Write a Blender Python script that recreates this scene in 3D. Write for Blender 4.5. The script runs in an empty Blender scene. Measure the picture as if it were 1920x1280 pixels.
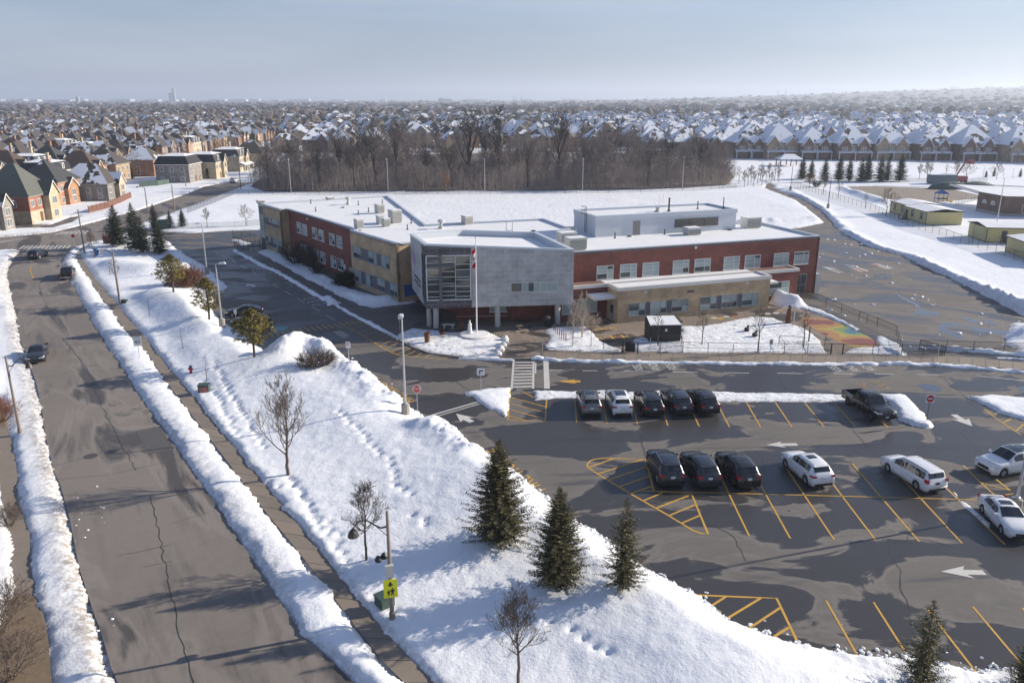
import bpy, math, random
import numpy as np
from mathutils import Vector, Matrix

scene = bpy.context.scene
COL = scene.collection
# ------------------------------------------------------------------ camera (drone, 26.6 m above the car park)
cam_data = bpy.data.cameras.new('camera')
cam_data.sensor_fit = 'HORIZONTAL'
cam_data.sensor_width = 36.0
cam_data.lens = 36.0 * 1493.0 / 1920.0
cam_data.clip_start = 0.5
cam_data.clip_end = 40000.0
cam = bpy.data.objects.new('camera', cam_data)
COL.objects.link(cam)
cam.location = (0.0, 0.0, 26.6)
cam.rotation_euler = (math.radians(90.0 - 16.914), 0.0, 0.0)
scene.camera = cam
# ------------------------------------------------------------------ sky and sun
SUN_EL, SUN_AZ = math.radians(21.5), math.radians(17.3)      # azimuth measured from +X towards +Y
world = bpy.data.worlds.new('World')
scene.world = world
world.use_nodes = True
wn = world.node_tree.nodes; wl = world.node_tree.links
wn.clear()
sky_n = wn.new('ShaderNodeTexSky'); sky_n.sky_type = 'NISHITA'; sky_n.sun_disc = False
sky_n.sun_elevation = SUN_EL; sky_n.sun_rotation = math.pi / 2 - SUN_AZ
sky_n.altitude = 200.0; sky_n.air_density = 1.0; sky_n.dust_density = 1.0; sky_n.ozone_density = 1.0
tc = wn.new('ShaderNodeTexCoord'); mp = wn.new('ShaderNodeMapping')
mp.inputs['Scale'].default_value = (1.0, 1.6, 9.0)
cl = wn.new('ShaderNodeTexNoise'); cl.inputs['Scale'].default_value = 1.6; cl.inputs['Detail'].default_value = 5.0
cr = wn.new('ShaderNodeMapRange'); cr.inputs['From Min'].default_value = 0.42; cr.inputs['From Max'].default_value = 0.85
cr.inputs['To Max'].default_value = 0.60
cm = wn.new('ShaderNodeMix'); cm.data_type = 'RGBA'
cm.inputs[7].default_value = (7.0, 7.6, 8.6, 1.0)
bg = wn.new('ShaderNodeBackground'); bg.inputs['Strength'].default_value = 0.061
wo = wn.new('ShaderNodeOutputWorld')
wl.new(tc.outputs['Generated'], mp.inputs['Vector']); wl.new(mp.outputs['Vector'], cl.inputs['Vector'])
wl.new(cl.outputs['Fac'], cr.inputs['Value']); wl.new(cr.outputs['Result'], cm.inputs[0])
# pale winter haze low in the sky, the same all round, over a slightly bluer dome
tint = wn.new('ShaderNodeMix'); tint.data_type = 'RGBA'; tint.blend_type = 'MULTIPLY'; tint.inputs[0].default_value = 1.0
tint.inputs[7].default_value = (0.78, 1.0, 1.42, 1.0)
wl.new(sky_n.outputs['Color'], tint.inputs[6])
sz = wn.new('ShaderNodeSeparateXYZ'); wl.new(tc.outputs['Generated'], sz.inputs[0])
hz = wn.new('ShaderNodeMapRange'); hz.interpolation_type = 'SMOOTHSTEP'
hz.inputs['From Min'].default_value = 0.0; hz.inputs['From Max'].default_value = 0.40
hz.inputs['To Min'].default_value = 0.68; hz.inputs['To Max'].default_value = 0.05
wl.new(sz.outputs['Z'], hz.inputs['Value'])
hm = wn.new('ShaderNodeMix'); hm.data_type = 'RGBA'; hm.inputs[7].default_value = (3.65, 4.2, 5.1, 1.0)
wl.new(hz.outputs['Result'], hm.inputs[0]); wl.new(tint.outputs[2], hm.inputs[6]); wl.new(hm.outputs[2], cm.inputs[6])
wl.new(cm.outputs[2], bg.inputs['Color'])
wl.new(bg.outputs['Background'], wo.inputs['Surface'])
sun_data = bpy.data.lights.new('sun', 'SUN'); sun_data.energy = 5.0; sun_data.angle = math.radians(0.5)
sun_data.color = (1.0, 0.90, 0.75)
sun = bpy.data.objects.new('sun', sun_data); COL.objects.link(sun)
SUN_DIR = Vector((math.cos(SUN_EL) * math.cos(SUN_AZ), math.cos(SUN_EL) * math.sin(SUN_AZ), math.sin(SUN_EL)))
sun.rotation_euler = SUN_DIR.to_track_quat('Z', 'Y').to_euler()
sun.location = (60, 20, 60)
scene.view_settings.view_transform = 'Standard'
scene.view_settings.look = 'None'
scene.view_settings.exposure = 0.70
scene.view_settings.gamma = 1.0
scene.view_settings.use_curve_mapping = False
scene.cycles.volume_bounces = 1
scene.cycles.max_bounces = 6
scene.cycles.transparent_max_bounces = 12

# ------------------------------------------------------------------ helpers
rnd = random.Random(7)

class MB:
    """collects shapes and links them as ONE mesh object"""
    def __init__(s): s.v = []; s.f = []; s.m = []
    def add(s, vs, fs, mi=0):
        o = len(s.v); s.v.extend([tuple(p) for p in vs])
        s.f.extend([tuple(i + o for i in f) for f in fs]); s.m.extend([mi] * len(fs))
    def box(s, x0, x1, y0, y1, z0, z1, mi=0):
        s.add([(x0,y0,z0),(x1,y0,z0),(x1,y1,z0),(x0,y1,z0),(x0,y0,z1),(x1,y0,z1),(x1,y1,z1),(x0,y1,z1)],
              [(0,3,2,1),(4,5,6,7),(0,1,5,4),(1,2,6,5),(2,3,7,6),(3,0,4,7)], mi)
    def fbox(s, F, s0, s1, d0, d1, z0, z1, mi=0):
        P = F.p
        s.add([P(s0,d0,z0),P(s1,d0,z0),P(s1,d1,z0),P(s0,d1,z0),P(s0,d0,z1),P(s1,d0,z1),P(s1,d1,z1),P(s0,d1,z1)],
              [(0,1,2,3),(4,7,6,5),(0,4,5,1),(1,5,6,2),(2,6,7,3),(3,7,4,0)], mi)
    def tube(s, pts, rs, n=6, mi=0, cap=True):
        pts = [Vector(p) for p in pts]; k = len(pts)
        if not hasattr(rs, '__len__'): rs = [rs] * k
        o = len(s.v); prev = None
        for i, p in enumerate(pts):
            d = (pts[min(i+1,k-1)] - pts[max(i-1,0)])
            if d.length < 1e-9: d = Vector((0,0,1))
            d.normalize()
            a = Vector((0,0,1)).cross(d) if abs(d.z) < 0.95 else Vector((1,0,0)).cross(d)
            if prev is not None:
                a2 = prev - d * prev.dot(d)
                if a2.length > 1e-6: a = a2
            a.normalize(); prev = a; b = d.cross(a)
            for j in range(n):
                t = 2*math.pi*j/n
                q = p + (a*math.cos(t) + b*math.sin(t)) * rs[i]
                s.v.append((q.x,q.y,q.z))
        for i in range(k-1):
            for j in range(n):
                j2 = (j+1) % n
                s.f.append((o+i*n+j, o+i*n+j2, o+(i+1)*n+j2, o+(i+1)*n+j)); s.m.append(mi)
        if cap:
            s.f.append(tuple(o+j for j in reversed(range(n)))); s.m.append(mi)
            s.f.append(tuple(o+(k-1)*n+j for j in range(n))); s.m.append(mi)
    def prism(s, poly, z0, z1, mi=0, top=None, cap=True):
        """poly counter-clockwise; z0/z1 numbers or per-corner lists"""
        n = len(poly)
        a0 = z0 if hasattr(z0,'__len__') else [z0]*n
        a1 = z1 if hasattr(z1,'__len__') else [z1]*n
        o = len(s.v)
        s.v.extend([(p[0],p[1],a0[i]) for i,p in enumerate(poly)]); s.v.extend([(p[0],p[1],a1[i]) for i,p in enumerate(poly)])
        for i in range(n):
            j = (i+1) % n
            s.f.append((o+i,o+j,o+n+j,o+n+i)); s.m.append(mi)
        if cap:
            s.f.append(tuple(o+n+i for i in range(n))); s.m.append(mi if top is None else top)
            s.f.append(tuple(o+i for i in reversed(range(n)))); s.m.append(mi)
    def lathe(s, prof, n=12, mi=0, c=(0,0)):
        o = len(s.v)
        for r, z in prof:
            for j in range(n):
                t = 2*math.pi*j/n; s.v.append((c[0]+r*math.cos(t), c[1]+r*math.sin(t), z))
        for i in range(len(prof)-1):
            for j in range(n):
                j2=(j+1)%n; s.f.append((o+i*n+j,o+i*n+j2,o+(i+1)*n+j2,o+(i+1)*n+j)); s.m.append(mi)
        s.f.append(tuple(o+(len(prof)-1)*n+j for j in range(n))); s.m.append(mi)
    def mesh(s, name, mats, smooth=False):
        me = bpy.data.meshes.new(name)
        me.from_pydata(s.v, [], s.f)
        for m in mats: me.materials.append(M[m] if isinstance(m, str) else m)
        if len(mats) > 1: me.polygons.foreach_set('material_index', s.m)
        if smooth: me.polygons.foreach_set('use_smooth', [True]*len(s.f))
        me.update()
        return me
    def build(s, name, mats, parent=None, loc=None, smooth=False, org=None):
        if org is not None: s.v = [(x-org[0], y-org[1], z-org[2]) for x,y,z in s.v]
        if isinstance(mats, str): mats = [mats]
        return put(s.mesh(name, mats, smooth), name, parent, loc)

def put(me, name, parent=None, loc=None, rz=0.0):
    o = bpy.data.objects.new(name, me); COL.objects.link(o)
    if parent is not None: o.parent = parent
    if loc is not None: o.location = loc
    if rz: o.rotation_euler = (0,0,rz)
    return o

class Frame:
    """wall frame: s along the wall, d out of it, z up"""
    def __init__(f, o, ang, z=0.0):
        f.o = Vector((o[0], o[1])); f.e = Vector((math.cos(ang), math.sin(ang))); f.z = z; f.ang = ang
        f.n = Vector((f.e.y, -f.e.x))            # outward (to the right of the direction of travel)
    def p(f, s, d, z):
        q = f.o + f.e*s + f.n*d
        return (q.x, q.y, z + f.z)
    def xy(f, s, d):
        q = f.o + f.e*s + f.n*d
        return (q.x, q.y)

def thing(name, label, cat, loc=(0,0,0), rz=0.0, group=None):
    o = bpy.data.objects.new(name, None); COL.objects.link(o)
    o.empty_display_size = 0.3
    o.location = loc; o.rotation_euler = (0,0,rz)
    o['label'] = label; o['category'] = cat
    if group: o['group'] = group
    return o

def tag(o, label, cat, group=None, kind=None):
    o['label'] = label; o['category'] = cat
    if group: o['group'] = group
    if kind: o['kind'] = kind
    return o

KIDS = {}
def copy_tree(o, parent=None, top=True):
    c = o.copy(); COL.objects.link(c)
    if parent is not None: c.parent = parent
    for ch in o.children: copy_tree(ch, c, False)
    return c

def struct(o):
    o['kind'] = 'structure'; return o

def ang_of(a, b): return math.atan2(b[1]-a[1], b[0]-a[0])
def lerp2(a, b, t): return (a[0]+(b[0]-a[0])*t, a[1]+(b[1]-a[1])*t)
def dist2(a, b): return math.hypot(b[0]-a[0], b[1]-a[1])

# ------------------------------------------------------------------ vectorised noise
_perm = np.random.RandomState(3).permutation(1024)
def vnoise(x, y):
    xi = np.floor(x).astype(np.int64); yi = np.floor(y).astype(np.int64)
    fx = x - xi; fy = y - yi
    fx = fx*fx*(3-2*fx); fy = fy*fy*(3-2*fy)
    def h(a, b): return _perm[(_perm[a & 1023] + b) & 1023] / 1023.0
    a = h(xi,yi); b = h(xi+1,yi); c = h(xi,yi+1); d = h(xi+1,yi+1)
    return (a + (b-a)*fx) + ((c + (d-c)*fx) - (a + (b-a)*fx))*fy
def fbm(x, y, sc, octv=4, seed=0):
    r = 0; amp = 0.5; f = 1.0/sc
    for k in range(octv):
        r = r + amp*(vnoise(x*f + 17.3*k + seed*31.7, y*f - 9.1*k + seed*11.9) - 0.5)*2; amp *= 0.5; f *= 2.03
    return r
def sdist(X, Y, poly):
    """signed distance to a polygon, negative inside"""
    P = np.asarray(poly, float); n = len(P)
    d = np.full(X.shape, 1e18); inside = np.zeros(X.shape, bool)
    for i in range(n):
        ax, ay = P[i]; bx, by = P[(i+1) % n]
        ex, ey = bx-ax, by-ay; wx, wy = X-ax, Y-ay
        t = np.clip((wx*ex + wy*ey)/(ex*ex+ey*ey+1e-12), 0, 1)
        d = np.minimum(d, (wx-ex*t)**2 + (wy-ey*t)**2)
        if ay != by:
            c = ((ay > Y) != (by > Y)) & (X < (bx-ax)*(Y-ay)/(by-ay) + ax)
            inside ^= c
    d = np.sqrt(d)
    return np.where(inside, -d, d)
def ldist(X, Y, line):
    """distance to a polyline"""
    d = np.full(X.shape, 1e18)
    for (ax,ay),(bx,by) in zip(line[:-1], line[1:]):
        ex, ey = bx-ax, by-ay; wx, wy = X-ax, Y-ay
        t = np.clip((wx*ex + wy*ey)/(ex*ex+ey*ey+1e-12), 0, 1)
        d = np.minimum(d, (wx-ex*t)**2 + (wy-ey*t)**2)
    return np.sqrt(d)

# ------------------------------------------------------------------ materials
M = {}
class NT:
    def __init__(s, name):
        m = bpy.data.materials.new(name); m.use_nodes = True
        s.m = m; s.t = m.node_tree; s.n = s.t.nodes; s.l = s.t.links
        s.b = s.n['Principled BSDF']; M[name] = m
    def node(s, t, **kw):
        x = s.n.new(t)
        for k, v in kw.items(): setattr(x, k, v)
        return x
    def link(s, a, b): s.l.new(a, b)
    def coord(s, kind='Object', scale=(1,1,1), rot=(0,0,0)):
        if kind == 'Position': src = s.node('ShaderNodeNewGeometry').outputs['Position']
        else: src = s.node('ShaderNodeTexCoord').outputs[kind]
        mp = s.node('ShaderNodeMapping'); mp.inputs['Scale'].default_value = scale; mp.inputs['Rotation'].default_value = rot
        s.link(src, mp.inputs['Vector']); return mp.outputs['Vector']
    def lane(s, rot, scale):
        src = s.node('ShaderNodeNewGeometry').outputs['Position']; mp = s.node('ShaderNodeMapping'); mp.vector_type = 'TEXTURE'
        mp.inputs['Scale'].default_value = scale; mp.inputs['Rotation'].default_value = (0, 0, rot); s.link(src, mp.inputs['Vector']); return mp.outputs['Vector']
    def noise(s, vec, scale, detail=4.0, rough=0.55, dist=0.0):
        x = s.node('ShaderNodeTexNoise'); x.inputs['Scale'].default_value = scale
        x.inputs['Detail'].default_value = detail; x.inputs['Roughness'].default_value = rough; x.inputs['Distortion'].default_value = dist
        s.link(vec, x.inputs['Vector']); return x.outputs['Fac']
    def ramp(s, fac, lo, hi, a=0.0, b=1.0):
        x = s.node('ShaderNodeMapRange'); x.inputs['From Min'].default_value = lo; x.inputs['From Max'].default_value = hi
        x.inputs['To Min'].default_value = a; x.inputs['To Max'].default_value = b; x.interpolation_type = 'SMOOTHSTEP'
        s.link(fac, x.inputs['Value']); return x.outputs['Result']
    def mix(s, fac, a, b):
        x = s.node('ShaderNodeMix', data_type='RGBA')
        if isinstance(fac, (int, float)): x.inputs[0].default_value = fac
        else: s.link(fac, x.inputs[0])
        for i, c in ((6, a), (7, b)):
            if isinstance(c, (tuple, list)): x.inputs[i].default_value = (c[0], c[1], c[2], 1)
            else: s.link(c, x.inputs[i])
        return x.outputs[2]
    def math(s, op, a, b=None):
        x = s.node('ShaderNodeMath', operation=op)
        for i, c in ((0, a), (1, b)):
            if c is None: continue
            if isinstance(c, (int, float)): x.inputs[i].default_value = c
            else: s.link(c, x.inputs[i])
        return x.outputs[0]
    def base(s, c):
        if isinstance(c, (tuple, list)): s.b.inputs['Base Color'].default_value = (c[0], c[1], c[2], 1)
        else: s.link(c, s.b.inputs['Base Color'])
    def rough(s, r):
        if isinstance(r, (int, float)): s.b.inputs['Roughness'].default_value = r
        else: s.link(r, s.b.inputs['Roughness'])
    def bump(s, h, strength=0.3, dist=0.05):
        x = s.node('ShaderNodeBump'); x.inputs['Strength'].default_value = strength; x.inputs['Distance'].default_value = dist
        s.link(h, x.inputs['Height']); s.link(x.outputs['Normal'], s.b.inputs['Normal'])
        return x

def plain(name, c, rough=0.6, var=0.25, scale=3.0, metal=0.0, bump=0.0, coord='Object', spec=None):
    t = NT(name); v = t.coord(coord); nz = t.noise(v, scale, 4)
    t.base(t.mix(nz, tuple(x*(1-var) for x in c), tuple(min(1, x*(1+var)) for x in c)))
    t.rough(rough); t.b.inputs['Metallic'].default_value = metal
    if spec is not None: t.b.inputs['Specular IOR Level'].default_value = spec
    if bump: t.bump(t.noise(v, scale*6, 5), bump, 0.02)
    return t

# snow: clean white with grime (vertex attribute) along the ploughed road banks
t = NT('snow'); v = t.coord('Position')
at = t.node('ShaderNodeAttribute'); at.attribute_name = 'grime'
g = t.math('MULTIPLY', at.outputs['Fac'], t.ramp(t.noise(v, 2.4, 6, 0.75), 0.36, 0.62))
n2 = t.noise(v, 0.5, 5)
white = t.mix(n2, (0.74, 0.76, 0.80), (0.84, 0.85, 0.87))
at2 = t.node('ShaderNodeAttribute'); at2.attribute_name = 'stubble'
sp_ = t.math('MULTIPLY', at2.outputs['Fac'], t.ramp(t.noise(t.coord('Position', (0.75, 1, 1)), 3.2, 5, 0.75), 0.53, 0.63))
t.base(t.mix(g, t.mix(sp_, white, (0.27, 0.225, 0.175)), (0.30, 0.25, 0.20)))
t.rough(0.55); t.b.inputs['Specular IOR Level'].default_value = 0.3
h = t.math('ADD', t.math('MULTIPLY', t.noise(v, 1.3, 5, 0.6), 1.0), t.math('MULTIPLY', t.noise(v, 6.0, 5, 0.7), 0.35))
t.bump(h, 0.45, 0.18)

t = NT('roof_snow'); v = t.coord('Position')
t.base(t.mix(t.noise(v, 0.25, 4), (0.68, 0.69, 0.71), (0.80, 0.80, 0.81))); t.rough(0.6)
t.bump(t.noise(v, 1.2, 5), 0.35, 0.10)

# car park asphalt: dry grey-brown patches and dark damp ones
def asphalt(name, dry, damp, sc, lo, hi, stretch, rot=0.0, wet_rough=0.38, streak=0.55, salt=0.3):
    """dry paving with damp patches, dark melt streaks running along rot, and a pale salt film"""
    t = NT(name); v = t.lane(rot, stretch)
    a = t.noise(v, sc, 6, 0.55, 0.8)
    mask = t.ramp(a, lo, hi)
    v2 = t.coord('Position')
    fine = t.noise(v2, 1.6, 7, 0.72); grit = t.noise(v2, 38.0, 2, 0.6); broad = t.noise(v2, 0.05, 3, 0.5)
    st = t.ramp(t.noise(t.lane(rot, (9.0, 1.0, 1.0)), 1.1, 4, 0.6, 0.4), 0.50, 0.66)
    st = t.math('MULTIPLY', st, t.ramp(t.noise(v2, 0.11, 3, 0.5), 0.40, 0.62))
    d1 = t.mix(fine, tuple(c*0.72 for c in dry), tuple(c*1.22 for c in dry))
    d1 = t.mix(t.math('MULTIPLY', t.ramp(broad, 0.35, 0.65), salt), d1, tuple(c*1.55 for c in dry))
    d2 = t.mix(fine, tuple(c*0.80 for c in damp), tuple(c*1.2 for c in damp))
    c = t.mix(mask, d2, d1)
    c = t.mix(t.math('MULTIPLY', st, streak), c, damp)
    # rim of salt left where a damp patch has dried back
    rim = t.math('MULTIPLY', t.ramp(a, lo+.01, hi), t.ramp(a, hi+.045, hi))
    c = t.mix(t.math('MULTIPLY', rim, 0.30), c, tuple(min(1, x*1.7) for x in dry))
    c = t.mix(t.math('MULTIPLY', t.ramp(grit, 0.5, 0.75), 0.22), c, (0.20, 0.19, 0.18))
    t.base(c); t.rough(t.ramp(t.math('SUBTRACT', mask, t.math('MULTIPLY', st, 0.7)), 0, 1, wet_rough, 0.85))
    t.b.inputs['Specular IOR Level'].default_value = 0.35
    t.bump(grit, 0.15, 0.01)
    return t
SDIR = math.radians(121)
asphalt('lot_asphalt', (0.122, 0.112, 0.104), (0.045, 0.042, 0.041), 0.16, 0.500, 0.530, (1.5, 0.75, 1), 0.10, 0.34)
asphalt('street_asphalt', (0.168, 0.147, 0.130), (0.078, 0.069, 0.063), 0.17, 0.40, 0.50, (3.0, 0.8, 1), SDIR, 0.55, 0.6, 0.35)
asphalt('yard_asphalt', (0.125, 0.112, 0.102), (0.078, 0.070, 0.066), 0.14, 0.42, 0.56, (1.5, 0.7, 1), -0.5, 0.35)
asphalt('plaza_paving', (0.190, 0.152, 0.124), (0.072, 0.062, 0.056), 0.22, 0.42, 0.50, (1.2, 0.9, 1), 0.3)
asphalt('path_asphalt', (0.16, 0.125, 0.10), (0.07, 0.06, 0.055), 0.4, 0.40, 0.55, (1, 1, 1), 0.3)
asphalt('walkway_asphalt', (0.12, 0.105, 0.095), (0.075, 0.067, 0.062), 0.3, 0.40, 0.60, (1, 1, 1), 0.3)
t = NT('concrete'); v = t.coord('Position')
oi = t.node('ShaderNodeObjectInfo')
a = t.mix(t.noise(v, 0.9, 5, 0.6), (0.135, 0.112, 0.092), (0.225, 0.192, 0.160))
t.base(t.mix(t.math('MULTIPLY', oi.outputs['Random'], 0.5), a, (0.28, 0.225, 0.17))); t.rough(0.8)
t.bump(t.noise(v, 14, 4), 0.2, 0.01)
plain('pale_concrete', (0.42, 0.41, 0.39), 0.8, 0.15, 1.5, bump=0.2)
plain('kerb_concrete', (0.30, 0.27, 0.235), 0.85, 0.25, 1.2, bump=0.2, coord='Position')
plain('brown_lawn', (0.165, 0.120, 0.080), 0.95, 0.45, 3.0, bump=0.6, coord='Position')
plain('soil_gravel', (0.20, 0.165, 0.135), 0.95, 0.3, 0.2, bump=0.3, coord='Position')
t = NT('yellow_paint'); v = t.coord('Position'); w_ = t.ramp(t.noise(v, 5.0, 6, 0.75), 0.3, 0.46); n_ = t.noise(v, 0.8, 3)
t.base(t.mix(w_, (0.075, 0.068, 0.062), t.mix(n_, (0.435, 0.247, 0.038), (0.58, 0.33, 0.05)))); t.rough(0.7)
t = NT('white_paint'); v = t.coord('Position'); w_ = t.ramp(t.noise(v, 5.0, 6, 0.75), 0.28, 0.44); n_ = t.noise(v, 0.8, 3)
t.base(t.mix(w_, (0.075, 0.068, 0.062), t.mix(n_, (0.435, 0.42, 0.398), (0.58, 0.56, 0.53)))); t.rough(0.7)
t = NT('faded_yellow_paint'); v = t.coord('Position'); w_ = t.ramp(t.noise(v, 5.0, 6, 0.75), 0.38, 0.54); n_ = t.noise(v, 0.8, 3)
t.base(t.mix(w_, (0.075, 0.068, 0.062), t.mix(n_, (0.315, 0.225, 0.09), (0.42, 0.3, 0.12)))); t.rough(0.7)
plain('blue_paint', (0.11, 0.27, 0.32), 0.6, 0.25, 2.0, coord='Position')
plain('crack_sealant', (0.035, 0.032, 0.030), 0.5, 0.3, 3.0, coord='Position')
plain('patch_asphalt', (0.085, 0.082, 0.080), 0.8, 0.25, 2.0, coord='Position')
plain('iron', (0.07, 0.06, 0.055), 0.6, 0.3, 6.0)
t = NT('puddle'); t.base((0.055, 0.054, 0.056)); t.rough(0.16); t.b.inputs['Specular IOR Level'].default_value = 0.9

def brickmat(name, c1, c2, mortar, sx=0.22, sy=0.075, rough=0.85):
    """facing brick, laid along whatever wall the face belongs to"""
    t = NT(name)
    geo = t.node('ShaderNodeNewGeometry'); sp = t.node('ShaderNodeSeparateXYZ'); t.link(geo.outputs['Position'], sp.inputs[0])
    sn = t.node('ShaderNodeSeparateXYZ'); t.link(geo.outputs['True Normal'], sn.inputs[0])
    # coordinate along the wall = cross(normal, up) . position
    al = t.math('SUBTRACT', t.math('MULTIPLY', sp.outputs['Y'], sn.outputs['X']), t.math('MULTIPLY', sp.outputs['X'], sn.outputs['Y']))
    cb = t.node('ShaderNodeCombineXYZ'); t.link(al, cb.inputs[0]); t.link(sp.outputs['Z'], cb.inputs[1])
    br = t.node('ShaderNodeTexBrick'); t.link(cb.outputs[0], br.inputs['Vector'])
    br.inputs['Scale'].default_value = 1.0; br.inputs['Brick Width'].default_value = sx; br.inputs['Row Height'].default_value = sy
    br.inputs['Mortar Size'].default_value = sy*0.10; br.inputs['Mortar Smooth'].default_value = 0.2
    br.inputs['Color1'].default_value = (*c1, 1); br.inputs['Color2'].default_value = (*c2, 1); br.inputs['Mortar'].default_value = (*mortar, 1)
    v = t.coord('Position')
    big = t.noise(v, 0.6, 4)
    dark = t.mix(0.35, br.outputs['Color'], (0.02, 0.015, 0.012))
    t.base(t.mix(t.ramp(big, 0.3, 0.75), dark, br.outputs['Color'])); t.rough(rough)
    t.bump(br.outputs['Fac'], -0.4, 0.01)
    return t
brickmat('red_brick', (0.255, 0.068, 0.048), (0.19, 0.048, 0.036), (0.19, 0.105, 0.09), 0.42, 0.20)
brickmat('beige_block', (0.57, 0.425, 0.265), (0.52, 0.38, 0.23), (0.45, 0.335, 0.215), 0.40, 0.20)
brickmat('grey_block', (0.49, 0.495, 0.50), (0.42, 0.425, 0.43), (0.52, 0.52, 0.52), 1.2, 0.6)
brickmat('charcoal_panel', (0.105, 0.095, 0.105), (0.09, 0.082, 0.092), (0.20, 0.19, 0.20), 1.6, 0.62)
brickmat('house_brick_red', (0.36, 0.12, 0.065), (0.29, 0.09, 0.05), (0.34, 0.24, 0.19), 0.3, 0.1)
brickmat('house_brick_orange', (0.45, 0.21, 0.105), (0.37, 0.165, 0.08), (0.40, 0.29, 0.2), 0.3, 0.1)
brickmat('house_brick_tan', (0.44, 0.31, 0.19), (0.38, 0.265, 0.16), (0.42, 0.34, 0.26), 0.3, 0.1)
brickmat('house_brick_grey', (0.26, 0.235, 0.215), (0.22, 0.20, 0.185), (0.28, 0.26, 0.24), 0.3, 0.1)
brickmat('house_brick_brown', (0.22, 0.135, 0.10), (0.18, 0.11, 0.08), (0.25, 0.19, 0.16), 0.3, 0.1)
brickmat('house_stone_cream', (0.54, 0.44, 0.30), (0.47, 0.38, 0.255), (0.46, 0.39, 0.29), 0.5, 0.28)
plain('stone_foundation', (0.30, 0.29, 0.28), 0.9, 0.2, 2.0)
t = plain('white_siding', (0.50, 0.53, 0.57), 0.55, 0.05, 0.5)
v = t.coord('Position'); w = t.node('ShaderNodeTexWave'); w.wave_type = 'BANDS'; w.bands_direction = 'X'; w.inputs['Scale'].default_value = 1.2
t.link(v, w.inputs['Vector']); t.bump(w.outputs['Fac'], 0.35, 0.03)
plain('parapet_metal', (0.50, 0.54, 0.58), 0.45, 0.06, 0.7)
plain('grey_metal', (0.30, 0.32, 0.33), 0.45, 0.12, 1.0)
plain('galvanised', (0.47, 0.48, 0.49), 0.42, 0.12, 3.0, metal=0.5)
plain('unit_metal', (0.46, 0.46, 0.43), 0.5, 0.1, 2.0)
plain('unit_louver', (0.20, 0.20, 0.19), 0.6, 0.2, 4.0)
plain('dark_louver', (0.13, 0.125, 0.11), 0.6, 0.2, 4.0)
plain('black_metal', (0.012, 0.012, 0.014), 0.5, 0.3, 4.0)
plain('dark_cladding', (0.08, 0.095, 0.11), 0.5, 0.15, 1.0)
plain('blue_board', (0.015, 0.10, 0.34), 0.5, 0.2, 1.5)
plain('window_frame', (0.55, 0.56, 0.55), 0.5, 0.06, 2.0)
plain('window_frame_grey', (0.24, 0.26, 0.27), 0.5, 0.1, 2.0)
plain('panel_purple_grey', (0.10, 0.10, 0.12), 0.5, 0.1, 2.0)
plain('fascia_white', (0.58, 0.57, 0.54), 0.55, 0.08, 1.0)
plain('fascia_dark', (0.045, 0.045, 0.055), 0.6, 0.15, 1.0)
def glass(name, c, rough=0.08, var=0.5, scale=0.8):
    t = NT(name); v = t.coord('Position'); nz = t.noise(v, scale, 3)
    t.base(t.mix(nz, tuple(x*(1-var) for x in c), tuple(min(1,x*(1+var)) for x in c)))
    t.rough(rough); t.b.inputs['Specular IOR Level'].default_value = 0.8
t = NT('glass_blind'); v = t.coord('Position'); oi = t.node('ShaderNodeObjectInfo')
bl = t.mix(t.noise(v, 0.9, 3), (0.24, 0.305, 0.305), (0.38, 0.45, 0.44))
t.base(t.mix(t.ramp(oi.outputs['Random'], 0.78, 0.86), bl, (0.06, 0.08, 0.085))); t.rough(0.10); t.b.inputs['Specular IOR Level'].default_value = 0.8
glass('glass_dark', (0.035, 0.045, 0.05), 0.05)
glass('glass_hall', (0.030, 0.040, 0.042), 0.04, 0.9, 0.5)
glass('glass_house', (0.16, 0.17, 0.17), 0.1, 0.6, 0.6)
glass('car_glass', (0.012, 0.014, 0.017), 0.03, 0.3)
glass('light_panel', (0.30, 0.42, 0.47), 0.3, 0.1)
# shingles: snow stays on the slopes turned away from the low sun, melted patches elsewhere
def shingle(name, c, lo=0.0, patch=0.16):
    t = NT(name); geo = t.node('ShaderNodeNewGeometry'); v = t.coord('Position')
    dt = t.node('ShaderNodeVectorMath', operation='DOT_PRODUCT'); t.link(geo.outputs['True Normal'], dt.inputs[0])
    dt.inputs[1].default_value = (-0.82, -0.05, 0.10)
    nz = t.noise(v, 0.22, 4, 0.6); nf = t.noise(v, 0.9, 4, 0.6)
    score = t.math('ADD', t.math('ADD', dt.outputs['Value'], t.math('MULTIPLY', t.math('SUBTRACT', nz, 0.5), 2.6)), t.math('MULTIPLY', t.math('SUBTRACT', nf, 0.5), 0.5))
    mask = t.ramp(score, lo, lo + 0.07)
    wv = t.noise(t.coord('Position', (1,1,14)), 0.5, 3, 0.6)
    base = t.mix(wv, tuple(x*0.7 for x in c), tuple(x*1.3 for x in c))
    t.base(t.mix(mask, base, (0.83, 0.84, 0.87))); t.rough(0.85)
    t.bump(mask, 0.5, 0.12)
shingle('shingle_brown', (0.075, 0.052, 0.040), 0.42)
shingle('shingle_charcoal', (0.045, 0.046, 0.050), 0.40)
shingle('shingle_green_grey', (0.095, 0.100, 0.088), 0.75)
shingle('shingle_taupe', (0.095, 0.080, 0.065), 0.40)
shingle('shingle_snowy', (0.065, 0.055, 0.050), -0.15)
shingle('shingle_half', (0.060, 0.052, 0.050), 0.15)
shingle('shingle_black', (0.020, 0.022, 0.026), 0.8)
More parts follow.
